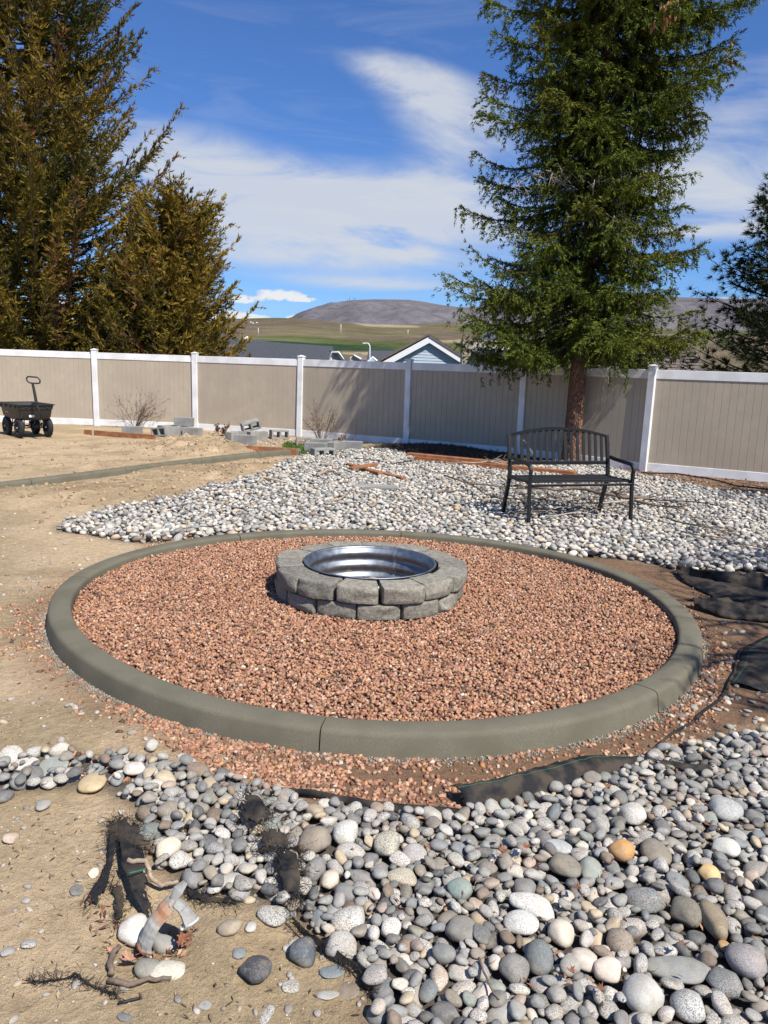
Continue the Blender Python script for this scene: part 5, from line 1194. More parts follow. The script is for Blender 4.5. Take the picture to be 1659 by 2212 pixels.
pr = [(0, 0), (.012, -.012), (.019, -.03), (.020, -.055), (.016, -.085), (.008, -.11), (0, -.12)]
mb = MB(); mb.lathe([(r+(.003 if i % 2 else 0), z) for i, (r, z) in enumerate(pr)], n=9); cone0 = mb.build('cone', cone_m, spruce, smooth=True)
first = True
for px, py, n_ in ((1391, 40, 6), (1402, 70, 7), (1385, 75, 5), (1400, 95, 5), (1365, 110, 2), (1528, 30, 4), (1543, 34, 3), (1588, 98, 2), (1584, 120, 3), (1415, 85, 2), (1497, 265, 2), (1490, 270, 2), (1505, 235, 2), (1455, 278, 1)):
    for k in range(n_):
        tx, tz = sp(px, py); loc = (tx+rs.normal(0, .035), -rs.uniform(.25, .5)*(1 if px < 1450 else .3)-(.9 if px < 1450 else 0), tz+rs.normal(0, .06)+.03)
        if first: cone0.location = loc; first = False; o = cone0
        else: o = link('cone', cone0.data, spruce, loc)
        o.rotation_euler = (rs.normal(0, .2), rs.normal(0, .2), 0); o.scale = (1.15, 1.15, 1.15)

# ------------------------------------------------ the browning cypresses behind the fence
def cypress(name, label, base, H, radf, seed, nbr, stems, z_lo, cut=None, gold=.5, leafL=(.075, .145), dens=1.0, hole=.0):
    rr = np.random.default_rng(seed); t_ = empty(name, (base[0], base[1], -.1), 0, label, 'tree')
    tm = MB()
    for (sx, sy, lx, ly, r0, hh) in stems:
        pts = [np.array([sx+lx*z+.05*math.sin(z*1.3+sx), sy+ly*z, z]) for z in np.linspace(-.2, hh, 14)]; tm.tube(pts, list(np.linspace(r0, .02, 14)), n=10)
    tm.build('trunk', MAT['grey_bark'], t_, smooth=True); br_ = MB(); acc = []
    for k in range(nbr):
        z0 = z_lo+(H*.97-z_lo)*(k+rr.random())/nbr; a = rr.uniform(0, 2*PI)
        if cut and cut(a, z0, rr): continue
        st = stems[rr.integers(len(stems))] if rr.random() < .6 else stems[0]; sx = st[0]+st[2]*z0; sy = st[1]+st[3]*z0
        L = radf(z0)*rr.uniform(.60, 1.08); up = rr.uniform(.25, .75); ns = max(6, int(L/.12)); s_ = np.linspace(0, 1, ns); hd = np.array([math.cos(a), math.sin(a), 0]); sd_ = np.array([-hd[1], hd[0], 0])
        P = np.array([sx, sy, z0-.22*L])+hd[None]*(L*s_)[:, None]+sd_[None]*np.cumsum(rr.normal(0, .02, ns))[:, None]; P[:, 2] += L*(up*s_**1.5-.12*np.sin(s_*PI)); T = unit(np.gradient(P, axis=0))
        br_.tube(P[::2], list(np.linspace(.012+.008*L, .004, len(P[::2]))), n=4, cap=False)
        gy_ = rr.random(); br0 = rr.random() < .07
        for i in range(int(ns*.22), ns):
            t = s_[i]
            for q in range(int(rr.integers(3, 6)*dens+.5)):
                sl_ = rr.uniform(.16, .42)*(1.15-.5*t); dd_ = unit(T[i]*rr.uniform(.5, 1.2)+sd_*rr.normal(0, .75)+np.array([0, 0, rr.normal(.12, .45)])); m_ = max(3, int(sl_/.05)); u_ = np.linspace(.1, 1, m_)
                c0 = P[i]+dd_[None]*(sl_*u_)[:, None]; c0[:, 2] -= .25*sl_*u_**2; acc.append((c0, np.repeat(dd_[None], m_, 0), np.full(m_, t), np.full(m_, gy_), u_, np.full(m_, br0)))
    C0 = np.concatenate([q[0] for q in acc]); DD_ = np.concatenate([q[1] for q in acc]); T0 = np.concatenate([q[2] for q in acc]); G0 = np.concatenate([q[3] for q in acc]); U0 = np.concatenate([q[4] for q in acc]); B0 = np.concatenate([q[5] for q in acc])
    rep = 2; C0 = np.repeat(C0, rep, 0)+rr.normal(0, .012, (len(C0)*rep, 3)); DD_ = np.repeat(DD_, rep, 0); T0, G0, U0, B0 = [np.repeat(v_, rep) for v_ in (T0, G0, U0, B0)]
    sv = unit(np.cross(DD_, rr.normal(size=C0.shape))); dv = unit(DD_+sv*rr.uniform(.1, .65, (len(C0), 1))+np.array([0, 0, .12])); wv = unit(np.cross(dv, rr.normal(size=C0.shape)))
    n_ = len(C0); print(name, n_)
    Lq = rr.uniform(*leafL, n_); Wq = Lq*rr.uniform(.17, .27, n_)
    # colour patches: green inside and here and there, golden brown on the outer sprays
    patch = fbm(C0[:, 0]*.7+C0[:, 1]*.4, C0[:, 2]*.7, 3, seed)
    g_ = np.clip(gold+(patch-.5)*1.6+(G0-.5)*.7+(T0-.6)*.6+rr.normal(0, .16, n_), 0, 1)[:, None]
    cg_ = np.array([.045, .060, .013])*(1-g_)+np.array([.255, .172, .030])*g_; cg_ = np.where(B0[:, None] & (rr.random(n_) < .7)[:, None], np.array([.23, .115, .05]), cg_); cg_ *= rr.uniform(.7, 1.25, (n_, 1))
    foliage_obj('crown', leaf_tris(C0, dv, wv, Lq, Wq*1.35), cg_, MAT['spray'], t_); br_.build('branches', MAT['twig'], t_, smooth=True)['kind'] = 'stuff'; return t_
def at_dist(px, dist): return far(px, 780, dist)[:2]
B1 = at_dist(85, 22.6); B2 = at_dist(345, 21.3)
r1f = lambda z: float(np.interp(z, [0, 2, 4, 6, 8, 10, 12, 15, 19], [3.8, 4.2, 4.4, 3.8, 2.8, 2.5, 2.4, 1.9, .3]))
def cut1(a, z, rr): return (8.2 < z < 12.5 and -2.5 < a-2*PI < -.7 and rr.random() < .42) or (math.sin(a) > .3 and rr.random() < .62)
cypress('cypress_tree', 'huge browning olive green cypress with bare grey stems showing behind the fence at the left', B1, 19, r1f, 5, 1120, [(0, 0, .01, 0, .20, 18), (.55, -.3, .035, -.01, .13, 13), (-.8, .1, -.04, 0, .14, 14), (.2, .4, .06, .02, .12, 12), (-.3, -.5, -.015, -.02, .10, 11)], .9, cut1, .50)
r2f = lambda z: float(np.interp(z, [0, 1.8, 3, 4, 5, 5.8, 6.6], [2.0, 2.1, 1.85, 1.45, 1.15, .9, .3]))
cypress('cypress_tree', 'smaller golden brown cypress leaning out at the right foot of the huge one', B2, 6.1, r2f, 9, 400, [(0, 0, .03, 0, .10, 6.2), (.2, .1, .10, 0, .06, 4.4)], .7, None, .62)
# ------------------------------------------------ pine at the right, behind the fence
PB = at_dist(1700, 14.6); pine = empty('pine_tree', (PB[0], PB[1], -.1), 0, 'dark bushy long-needled pine behind the fence at the right edge', 'tree')
trunk_mesh('trunk', MAT['bark'], pine, 6.6, .12, .02, 8, lumps=.06); rp_ = np.random.default_rng(31); tufts = []; pb_ = MB()
for k in range(230):
    z0 = .9+5.6*(k+rp_.random())/230; a = rp_.uniform(0, 2*PI); L = float(np.interp(z0, [.9, 2.5, 4, 5.5, 6.6], [1.75, 1.75, 1.25, .7, .15]))*rp_.uniform(.65, 1.08); ns = 9; s_ = np.linspace(0, 1, ns)
    hd = np.array([math.cos(a), math.sin(a), 0]); P = np.array([0, 0, z0-.1*L])+hd[None]*(L*s_)[:, None]; P[:, 2] += L*.38*s_**1.6; pb_.tube(P, list(np.linspace(.025, .007, ns)), n=5, cap=False)
    for i in range(3, ns):
        for q in range(3):
            d_ = unit(hd*rp_.uniform(.3, 1)+rp_.normal(0, .6, 3)+np.array([0, 0, .35])); e = P[i]+d_*rp_.uniform(.05, .28); tufts.append((e, d_, rp_.random()))
            if q == 0: pb_.tube([P[i], e], [.006, .004], n=3, cap=False)
tufts += [(np.array([0, 0, 6.6]), np.array([0, 0, 1.]), .5)]
E_ = np.array([t[0] for t in tufts]); Dd = np.array([t[1] for t in tufts]); Rr = np.array([t[2] for t in tufts]); nn = 20
E4 = np.repeat(E_, nn, 0); D4 = unit(np.repeat(Dd, nn, 0)+rp_.normal(0, .62, (len(E4), 3))); wv = unit(np.cross(D4, rp_.normal(size=D4.shape))); c4 = np.array([.026, .044, .018])*(1-np.repeat(Rr, nn)[:, None])+np.array([.075, .095, .032])*np.repeat(Rr, nn)[:, None]
foliage_obj('crown', leaf_tris(E4, D4, wv, rp_.uniform(.10, .17, len(E4)), np.full(len(E4), .0150)), c4*rp_.uniform(.7, 1.2, (len(E4), 1)), MAT['needle'], pine); pb_.build('branches', MAT['branch'], pine, smooth=True)['kind'] = 'stuff'; pine.scale = (1.06, 1.06, .87)

# ------------------------------------------------ bare shrubs
def shrub(name, label, P, H, W_, n_, seed, mat, buds=None, bare_lean=0.0, r0=.010, parent_cat='shrub', kidf=4):
    rr = np.random.default_rng(seed); t_ = empty(name, (P[0], P[1], gz(P[0], P[1])), 0, label, parent_cat); mb = MB(); bd = []
    for k in range(n_):
        a = rr.uniform(0, 2*PI); sp_ = rr.uniform(.15, 1)**.8*W_/2; h = H*rr.uniform(.55, 1)*(1-.35*(sp_/(W_/2))**2); m_ = 7; u_ = np.linspace(0, 1, m_)
        Pt = np.c_[math.cos(a)*(.05+sp_*u_**1.2)+bare_lean*u_, math.sin(a)*(.05+sp_*.8*u_**1.2), h*u_**.85]+np.cumsum(rr.normal(0, .012*H, (m_, 3)), 0)*(u_[:, None]>0); mb.tube(Pt, list(np.linspace(r0, r0*.25, m_)), n=5, cap=False)
        for q in range(kidf):
            i = rr.integers(2, m_-1); d_ = unit(Pt[min(i+1, m_-1)]-Pt[i]+rr.normal(0, .6*np.linalg.norm(Pt[i+1]-Pt[i]), 3)); l_ = rr.uniform(.12, .32)*H; K = [Pt[i], Pt[i]+d_*l_*.5, Pt[i]+d_*l_+[0, 0, .03*H]]; mb.tube(K, [r0*.5, r0*.35, r0*.18], n=4, cap=False)
            for w in np.linspace(.3, 1, 4): bd.append(K[0]*(1-w)+K[2]*w)
        for w in Pt[3:]: bd.append(w)
    mb.build('stems', mat, t_, smooth=True)
    if buds:
        bd = np.array(bd); bd = bd[rr.random(len(bd)) < buds[0]]; n4 = len(bd)*2; c0 = np.repeat(bd, 2, 0); d_ = unit(rr.normal(size=(n4, 3))+[0, 0, .4]); wv = unit(np.cross(d_, rr.normal(size=(n4, 3))))
        foliage_obj('buds', leaf_quads(c0, d_, wv, rr.uniform(.5, 1, n4)*buds[1], rr.uniform(.3, .6, n4)*buds[1]), np.array(buds[2])*rr.uniform(.7, 1.3, (n4, 1)), MAT['needle'], t_)['kind'] = 'stuff'
    return t_
shrub('bare_shrub', 'leafless budding shrub against the fence above the thin orange board', at(292, 926), 1.0, 1.55, 24, 3, MAT['twig'], (.6, .035, (.13, .075, .04)), .0, .0065)
shrub('bare_shrub', 'leafless upright shrub at the edge of the tree shadow on the fence', at(695, 958), .92, .85, 20, 4, MAT['twig'], (.5, .04, (.20, .11, .06)), .0, .0075)
shrub('dead_plant', 'small withered plant with brown curled leaves left of the block pile', at(478, 942), .30, .32, 9, 6, MAT['twig'], (.9, .06, (.16, .085, .05)), .0, .005)
shrub('dead_plant', 'low withered stems beside the rightmost concrete block', at(742, 962), .25, .5, 8, 16, MAT['twig'], (.7, .04, (.20, .12, .07)), .1, .004)
P = at_dist(505, 21.0); t_ = shrub('weeping_shrub', 'reddish leafless weeping shrub behind the fence beside the golden cypress', P, 2.15, 2.0, 60, 12, simple('red_brown_twig', (.20, .10, .075), .85), None, .1, .007, kidf=3); t_.location.z = -.1
# grass
def grass(name, label, poly, n_, h):
    P = np.array(A2(poly)); x_ = rg.uniform(P[:, 0].min(), P[:, 0].max(), n_*4); y_ = rg.uniform(P[:, 1].min(), P[:, 1].max(), n_*4); ok = inpoly(x_, y_, P); x_, y_ = x_[ok][:n_], y_[ok][:n_]; k = len(x_)
    d_ = unit(np.c_[rg.normal(0, .5, k), rg.normal(0, .5, k), np.ones(k)]); wv = unit(np.cross(d_, rg.normal(size=(k, 3))))
    o = foliage_obj(name, leaf_quads(np.c_[x_, y_, gheight(x_, y_)], d_, wv, h*rg.uniform(.5, 1, k), np.full(k, .012)), np.array([.10, .16, .035])*rg.uniform(.6, 1.3, (k, 1)), MAT['needle'], None); tag(o, label, 'grass', kind='stuff')
grass('grass_patch', 'patch of fresh green grass between the curb end and the concrete blocks', [(618, 957), (668, 968), (680, 982), (650, 984), (610, 972)], 1500, .11)
grass('grass_patch', 'small tuft of green grass right of the nearest concrete block', [(702, 985), (745, 975), (752, 985), (715, 993)], 600, .10)

# ------------------------------------------------ brush pile under and beside the bench
def branch(label, pts, r0, r1, mat, seed, kids=5, spread=.35, name='fallen_branch'):
    rr = np.random.default_rng(seed); pts = [gp(p[0], p[1], p[2]+.05) for p in pts]; ks = []; r0 = r0*1.25
    for k in range(kids):
        i = rr.integers(0, len(pts)-1); t = rr.random(); b0 = pts[i]*(1-t)+pts[i+1]*t; d_ = unit((pts[i+1]-pts[i])+rr.normal(0, 1, 3)*np.linalg.norm(pts[i+1]-pts[i])*.9); d_[2] = abs(d_[2])*.35-.02; L = spread*rr.uniform(.4, 1.2)
        c1 = b0+d_*L*.5+[0, 0, rr.uniform(-.01, .05)]; c2 = b0+d_*L+rr.normal(0, .04, 3); c2[2] = max(c2[2], .11); ks.append(([b0, c1, c2], [r0*.45, r0*.32, r0*.12]))
        for q in range(2): e = c1+unit(d_+rr.normal(0, .7, 3))*L*.4; e[2] = max(e[2], .11); ks.append(([c1, e], [r0*.25, r0*.1]))
    return stick(name, label, pts, r0, r1, mat, 'branch', 6, .008, ks)
branch('long pale twig arching over the stacked cedar planks', [(962, 1000, .16), (1000, 1004, .17), (1060, 1001, .20), (1100, 1008, .14), (1160, 1030, .08)], .009, .004, MAT['pale_twig'], 1, 7, .3)
branch('thin pale twig left of the bench reaching down to the stones', [(905, 1008, .14), (950, 1024, .10), (1000, 1030, .08), (1070, 1027, .08)], .006, .003, MAT['pale_twig'], 2, 5, .25)
branch('dark forked branch on the stones left of the bench', [(960, 1030, .09), (1020, 1048, .10), (1090, 1056, .09), (1180, 1062, .08)], .010, .005, MAT['twig'], 3, 9, .45)
branch('thick grey brown branch lying under the bench towards the right', [(1110, 1052, .10), (1180, 1062, .13), (1240, 1060, .13), (1320, 1074, .12), (1400, 1079, .09)], .013, .024, MAT['twig'], 4, 8, .5)
branch('brown branch curving behind the right bench leg', [(1320, 1066, .08), (1400, 1090, .10), (1480, 1100, .08)], .017, .008, MAT['twig'], 5, 3, .3)
branch('second thin forked twig lying across the stones left of the bench', [(1000, 1040, .10), (1050, 1070, .12), (1120, 1090, .10)], .009, .004, MAT['twig'], 23, 8, .4)
branch('bundle of fine dark twigs on the stones behind the bench seat', [(1060, 1075, .09), (1150, 1080, .11), (1240, 1086, .09), (1300, 1092, .08)], .008, .004, MAT['twig'], 6, 14, .5)
branch('thin dark twigs at the front left foot of the bench', [(1100, 1112, .07), (1160, 1108, .09), (1260, 1104, .08), (1330, 1100, .07)], .006, .003, MAT['twig'], 7, 12, .4)
branch('pale broken stick on stones right of the bench', [(1290, 1090, .07), (1385, 1081, .08), (1412, 1079, .07)], .010, .012, MAT['pale_twig'], 8, 2, .2)
branch('fine pale stick under the middle of the bench', [(1180, 1120, .06), (1250, 1112, .07), (1310, 1114, .06)], .007, .004, MAT['pale_twig'], 9, 4, .25)
branch('pale twig sticking up behind the left end of the bench back', [(1118, 1006, .2), (1150, 990, .45), (1135, 962, .6), (1122, 960, .62)], .005, .002, MAT['pale_twig'], 10, 4, .2)
branch('long thin dark twig on the pale stones at the right', [(1450, 1125, .06), (1520, 1140, .07), (1600, 1158, .06)], .008, .004, MAT['twig'], 11, 3, .4)
branch('two thin twigs crossing on the pale stones at the far right', [(1470, 1150, .06), (1560, 1166, .06), (1659, 1185, .05)], .006, .004, MAT['twig'], 12, 3, .4)
litter('brush_debris', 'fine dark twigs and leaf scraps strewn on the stones around the bench', [([(960, 1015), (1400, 1060), (1560, 1160), (1330, 1130), (1090, 1130), (1000, 1060)], 420), ([(1090, 1070), (1330, 1080), (1310, 1118), (1090, 1125)], 380)], .05, .26, [(.05, .038, .03), (.09, .065, .05), (.16, .12, .09)], rg, MAT['gravel'], .12, .105)
# hoses
stick('drip_hose', 'thin black drip hose running over the stones right of the bench', [gp(1365, 1076, .08), gp(1430, 1083, .09), (*gp(1500, 1086, .08),), gp(1560, 1094, .07), gp(1590, 1100, .05)], .009, .009, MAT['hose'], 'hose', 6, .003)
stick('drip_hose', 'black hose lying along the foot of the fence at the right', [gp(1385, 1022, .05), gp(1460, 1024, .07), gp(1530, 1034, .06), gp(1590, 1050, .05), gp(1659, 1058, .05), gp(1800, 1080, .05)], .012, .012, MAT['hose'], 'hose', 6, .003)
stick('drip_hose', 'thin black hose across the litter left of the block pile', [gp(425, 949, .06), gp(470, 952, .05), gp(515, 957, .05)], .014, .014, MAT['hose'], 'hose', 6, .002)
stick('drip_hose', 'black hose between the shaded concrete block and the mulch heap', [gp(712, 985, .06), gp(780, 992, .07), gp(850, 1002, .07), gp(890, 996, .08)], .010, .010, MAT['hose'], 'hose', 6, .003)

# ================================================================== BLACK LANDSCAPE FABRIC
def cloth(name, label, left, right, seed, nu=26, nv=7, wav=.02, lift=.012, fray=0, parent=None, stitch=None, frl=.05):
    """strip of woven fabric between two edge lines given as px,py,z points"""
    rr = np.random.default_rng(seed)
    if fray: nu = nu*2; nv = nv*2; lift *= .12; wav *= .6
    def rs_(L_):
        P = np.array([gp(*p) for p in L_]); s = np.r_[0, np.cumsum(np.linalg.norm(np.diff(P, axis=0), axis=1))]; u = np.linspace(0, s[-1], nu); return np.c_[[np.interp(u, s, P[:, k]) for k in range(3)]].T
    A_, B__ = rs_(left), rs_(right); G = np.zeros((nu, nv, 3))
    wid = np.linalg.norm(A_-B__, axis=1).mean()
    for j in range(nv):
        t = j/(nv-1); G[:, j] = A_*(1-t)+B__*t
        G[:, j, 2] += lift*math.sin(t*PI)+wav*(fbm(G[:, j, 0]*9/ max(wid, .2)*.5, G[:, j, 1]*22/max(wid, .2)*.5+j*.01, 3, seed)-.42)*(1 if 0 < j < nv-1 else .45)
    G[:, :, 2] += wav*.5*(fbm(G[:, :, 0]*60, G[:, :, 1]*60, 3, seed+3)-.5)
    V = G.reshape(-1, 3); F = []
    for i in range(nu-1):
        for j in range(nv-1):
            if fray:
                e = min(i, j*1.6, nu-2-i, (nv-2-j)*1.6); q = vnoise(np.array([i*.55]), np.array([j*.8]), seed)[0]
                if q < .62-.17*e or (q < .13): continue
            F.append((i*nv+j, i*nv+j+1, (i+1)*nv+j+1, (i+1)*nv+j))
    mb = MB(); mb.add(V, F); o = mb.build(name, MAT['fabric'], parent, smooth=True)
    md = o.modifiers.new('thickness', 'SOLIDIFY'); md.thickness = .0025
    if parent is None: tag(o, label, 'fabric')
    if fray:
        fm = MB(); edge = np.concatenate([G[0], G[-1], G[:, 0], G[:, -1]]); cen = G.mean((0, 1))
        for k in range(int(fray*.45)):
            p = edge[rr.integers(len(edge))]; d_ = unit(p-cen+rr.normal(0, .04, 3)); d_[2] = rr.uniform(-.3, .35); L_ = frl*rr.uniform(.15, .75); q1 = p+d_*L_*.5+rr.normal(0, .007, 3); q2 = p+d_*L_+rr.normal(0, .014, 3); q2[2] = max(q2[2], gz(q2[0], q2[1])+.003); q3 = q2+rr.normal(0, .008, 3); q3[2] = max(q3[2], gz(q3[0], q3[1])+.002); fm.tube([p, q1, q2, q3], [.0008, .0007, .0006, .0004], n=3, cap=False)
        fm.build('frayed_threads', MAT['fabric'], o)['kind'] = 'stuff'
    if stitch is not None:
        j = int(stitch*(nv-1)); sm = MB(); ps = G[:, j]+[0, 0, .004]; sm.tube([p+[0, 0, .001*math.sin(i*2)] for i, p in enumerate(ps)], .0007, n=4, cap=False); sm.build('green_stitching', MAT['green_thread'], o)
    return o
# pile at the right edge
cloth('weed_fabric', 'folded black fabric sheet nearest the curb at the right edge', [(1482, 1300, .03), (1540, 1296, .08), (1600, 1306, .06), (1720, 1335, .05)], [(1500, 1312, .02), (1560, 1335, .01), (1660, 1345, .01), (1780, 1352, .01)], 1, 30, 12, .09, .03)
cloth('weed_fabric', 'long black fabric fold at the back of the pile beside the pale stones', [(1463, 1226, .05), (1510, 1236, .09), (1580, 1240, .09), (1800, 1262, .09)], [(1462, 1244, .01), (1530, 1256, .01), (1640, 1276, .01), (1820, 1292, .02)], 2, 30, 12, .10, .03)
cloth('weed_fabric', 'muddy black fabric layer in the middle of the right-hand pile', [(1458, 1240, .01), (1530, 1254, .05), (1640, 1276, .05), (1780, 1290, .05)], [(1475, 1258, .005), (1540, 1290, .01), (1640, 1316, .01), (1780, 1335, .01)], 3, 30, 12, .05, .02)
# sheet at right running down to the wedge in front
cloth('weed_fabric', 'flat dirt-covered black fabric sheet on the soil at the lower right edge', [(1659, 1372, .01), (1600, 1400, .01), (1588, 1450, .012), (1572, 1478, .012)], [(1800, 1380, .01), (1800, 1430, .01), (1760, 1480, .01), (1659, 1500, .006)], 4, 24, 10, .03, .01, stitch=.15)
stick('fabric_edge_roll', 'thin rolled black fabric edge curving from the right sheet to the wedge', [gp(1602, 1400, .012), gp(1588, 1455, .014), gp(1555, 1512, .014), (*gp(1490, 1562, .014),), gp(1430, 1602, .014), gp(1385, 1640, .012)], .009, .006, MAT['fabric'], 'fabric', 7, .004)
cloth('weed_fabric', 'broad black fabric wedge with a green stitch line in front of the curb', [(972, 1700, .05), (1060, 1690, .075), (1160, 1660, .055), (1260, 1634, .03), (1380, 1640, .015)], [(1010, 1750, .01), (1100, 1736, .012), (1200, 1716, .012), (1300, 1680, .01), (1372, 1660, .008)], 5, 34, 10, .022, .035, stitch=.55)
cloth('weed_fabric', 'narrow black fabric strip between soil and river stones, left of the wedge', [(572, 1702, .02), (680, 1712, .03), (800, 1730, .03), (900, 1740, .02), (1000, 1748, .01)], [(590, 1712, .01), (690, 1728, .01), (790, 1748, .008), (880, 1756, .008), (980, 1760, .008)], 6, 34, 6, .012, .012)
cloth('weed_fabric', 'dark frayed fabric clump with dry roots at the right tip of the wedge', [(1366, 1640, .02), (1400, 1632, .045), (1430, 1650, .03)], [(1370, 1660, .01), (1405, 1662, .015), (1440, 1662, .015)], 7, 12, 6, .03, .02, 120, frl=.05)
cloth('weed_fabric', 'frayed black fabric strip running right over the stones from the wedge tip', [(1420, 1640, .05), (1480, 1650, .06), (1540, 1655, .06)], [(1420, 1655, .04), (1480, 1668, .045), (1545, 1668, .045)], 8, 16, 5, .03, .01, 90, frl=.05)
# frayed pieces at the left of the bed
cloth('weed_fabric', 'upper frayed mat of black fabric at the left edge of the stones', [(240, 1778, .02), (265, 1768, .05), (300, 1785, .05)], [(236, 1820, .02), (270, 1838, .04), (322, 1838, .03)], 9, 14, 8, .05, .03, 420, frl=.055)
cloth('weed_fabric', 'long torn black fabric strip hanging down left, with a fringed end', [(238, 1800, .04), (232, 1860, .025), (210, 1905, .02), (182, 1950, .01)], [(252, 1800, .04), (248, 1860, .03), (235, 1910, .02), (207, 1958, .01)], 10, 18, 5, .02, .01, 170, frl=.05)
cloth('weed_fabric', 'wide black fabric strip crossed by a green stitched line above the pipe', [(252, 1805, .05), (262, 1870, .06), (285, 1930, .05), (322, 1972, .02)], [(310, 1850, .05), (318, 1880, .06), (318, 1920, .05), (332, 1958, .03)], 11, 20, 7, .03, .02, 90, frl=.03)
t0 = [gp(279, 1887, .085), gp(295, 1884, .09), gp(314, 1880, .08)]
sm = MB(); sm.tube([t0[0]*(1-t)*(1-t)+2*t*(1-t)*t0[1]+t*t*t0[2]+np.array([0, .003*math.sin(t*90), .001]) for t in np.linspace(0, 1, 80)], .0011, n=4); o = sm.build('green_stitching', MAT['green_thread'], None)
_wide = [q for q in bpy.data.objects if q.get('label', '').startswith('wide black fabric strip')][0]; o.parent = _wide
cloth('weed_fabric', 'thin see-through fringe of black threads half covered by sand left of the pipe', [(240, 1915, .012), (245, 1950, .010), (246, 1985, .006)], [(262, 1915, .012), (270, 1945, .010), (262, 1975, .006)], 12, 10, 5, .015, .005, 150, frl=.045)
cloth('weed_fabric', 'black stringy fabric remains trailing right of the pipe to the grey loaf stone', [(400, 1915, .012), (440, 1930, .015), (500, 1950, .012)], [(405, 1935, .006), (440, 1950, .006), (498, 1958, .006)], 13, 14, 4, .02, .006, 260, frl=.05)
cloth('weed_fabric', 'upper dark fabric tangle lying on stones in the left part of the bed', [(528, 1716, .09), (560, 1722, .10), (575, 1752, .09)], [(518, 1775, .07), (555, 1790, .08), (592, 1765, .08)], 14, 12, 8, .05, .03, 260, frl=.05)
cloth('weed_fabric', 'middle frayed black fabric scrap on the stones', [(560, 1805, .08), (600, 1798, .10), (622, 1812, .09)], [(566, 1840, .07), (600, 1845, .08), (630, 1838, .08)], 15, 12, 7, .05, .03, 260, frl=.06)
cloth('weed_fabric', 'lower shaggy black fabric tongue hanging towards the sand', [(595, 1845, .08), (602, 1890, .08), (618, 1940, .05)], [(648, 1850, .08), (652, 1895, .08), (650, 1945, .05)], 16, 14, 7, .05, .03, 420, frl=.07)
cloth('weed_fabric', 'black fabric band buried along the sand edge at the bottom', [(628, 1978, .05), (660, 2010, .045), (715, 2045, .04), (765, 2085, .035), (805, 2140, .03)], [(632, 1995, .02), (660, 2030, .015), (712, 2072, .01), (760, 2100, .01), (798, 2150, .008)], 17, 26, 6, .02, .012, 200, frl=.035)
cloth('weed_fabric', 'thin black fabric shreds in a line on the sand at the lower left', [(75, 2118, .006), (140, 2112, .010), (160, 2100, .02), (205, 2130, .010), (250, 2145, .006)], [(68, 2122, .004), (140, 2118, .004), (165, 2110, .008), (205, 2138, .004), (248, 2150, .004)], 18, 20, 3, .015, .004, 240, frl=.03)
stick('rope', 'frayed twisted brown rope curving from the fabric to the pipe', [gp(276, 1862, .07), gp(312, 1866, .07), gp(325, 1895, .04), gp(350, 1911, .03), gp(385, 1903, .03)], .008, .006, MAT['old_wood'], 'rope', 7, .003)
stick('stick', 'short knobbly stick standing left of the dry leaves', [gp(258, 2026, .03), gp(243, 2045, .02), (*gp(236, 2075, .015),), gp(240, 2100, .012)], .007, .009, MAT['twig'], 'stick', 7, .002)
stick('stick', 'thin brown stick lying below the long white oval stone', [gp(234, 2117, .012), gp(280, 2124, .014), gp(320, 2114, .014), gp(370, 2116, .012)], .008, .005, MAT['twig'], 'stick', 7, .002)
stick('stick', 'short black stick lying on the sand at the lower left', [gp(255, 2168, .008), gp(305, 2156, .010)], .004, .003, MAT['hose'], 'stick', 6, .001)
stick('stick', 'small stub of stick standing before the wide flat grey green stone', [gp(110, 1688, .0), gp(111, 1672, .05)], .005, .004, MAT['pale_twig'], 'stick', 6)
stick('stick', 'thin dark twig among the stones in the lower middle', [gp(1034, 2075, .06), gp(1050, 2120, .06), gp(1078, 2165, .06)], .004, .002, MAT['twig'], 'stick', 5, .002)
# the bent, torn pipe
pipe = empty('bent_pipe', gp(318, 2048, -.02), 0, 'torn grey plastic pipe with a rusty orange stain, bent over and curled at its end', 'pipe')
m, n, l, b = newmat('weathered_grey_plastic'); vec = objco(n); f = mnoise(n, l, 40, 5, .6, vec); g = n.new('ShaderNodeVectorMath'); g.operation = 'DISTANCE'; l.new(vec, g.inputs[0]); stain = g
c = mmix(n, l, mramp(n, l, f, [(.3, 0.0), (.7, 1.0)]), (.24, .235, .21), (.37, .36, .32)); rz = mmath(n, l, 'ADD', g.outputs['Value'], mmath(n, l, 'MULTIPLY', f, .03)); c = mmix(n, l, mramp(n, l, rz, [(.022, .9), (.058, 0.0)]), c, (.38, .15, .045))
l.new(c, b.inputs['Base Color']); b.inputs['Roughness'].default_value = .75; mbump(n, l, b, f, .4, .005); MAT['pipe'] = m
pl = lambda px, py, z: Vector([float(v_) for v_ in far_at(px, py, z)])-pipe.location
def far_at(px, py, z): P = at(px, py, z); return P
stain.inputs[1].default_value = pl(352, 1972, .10)
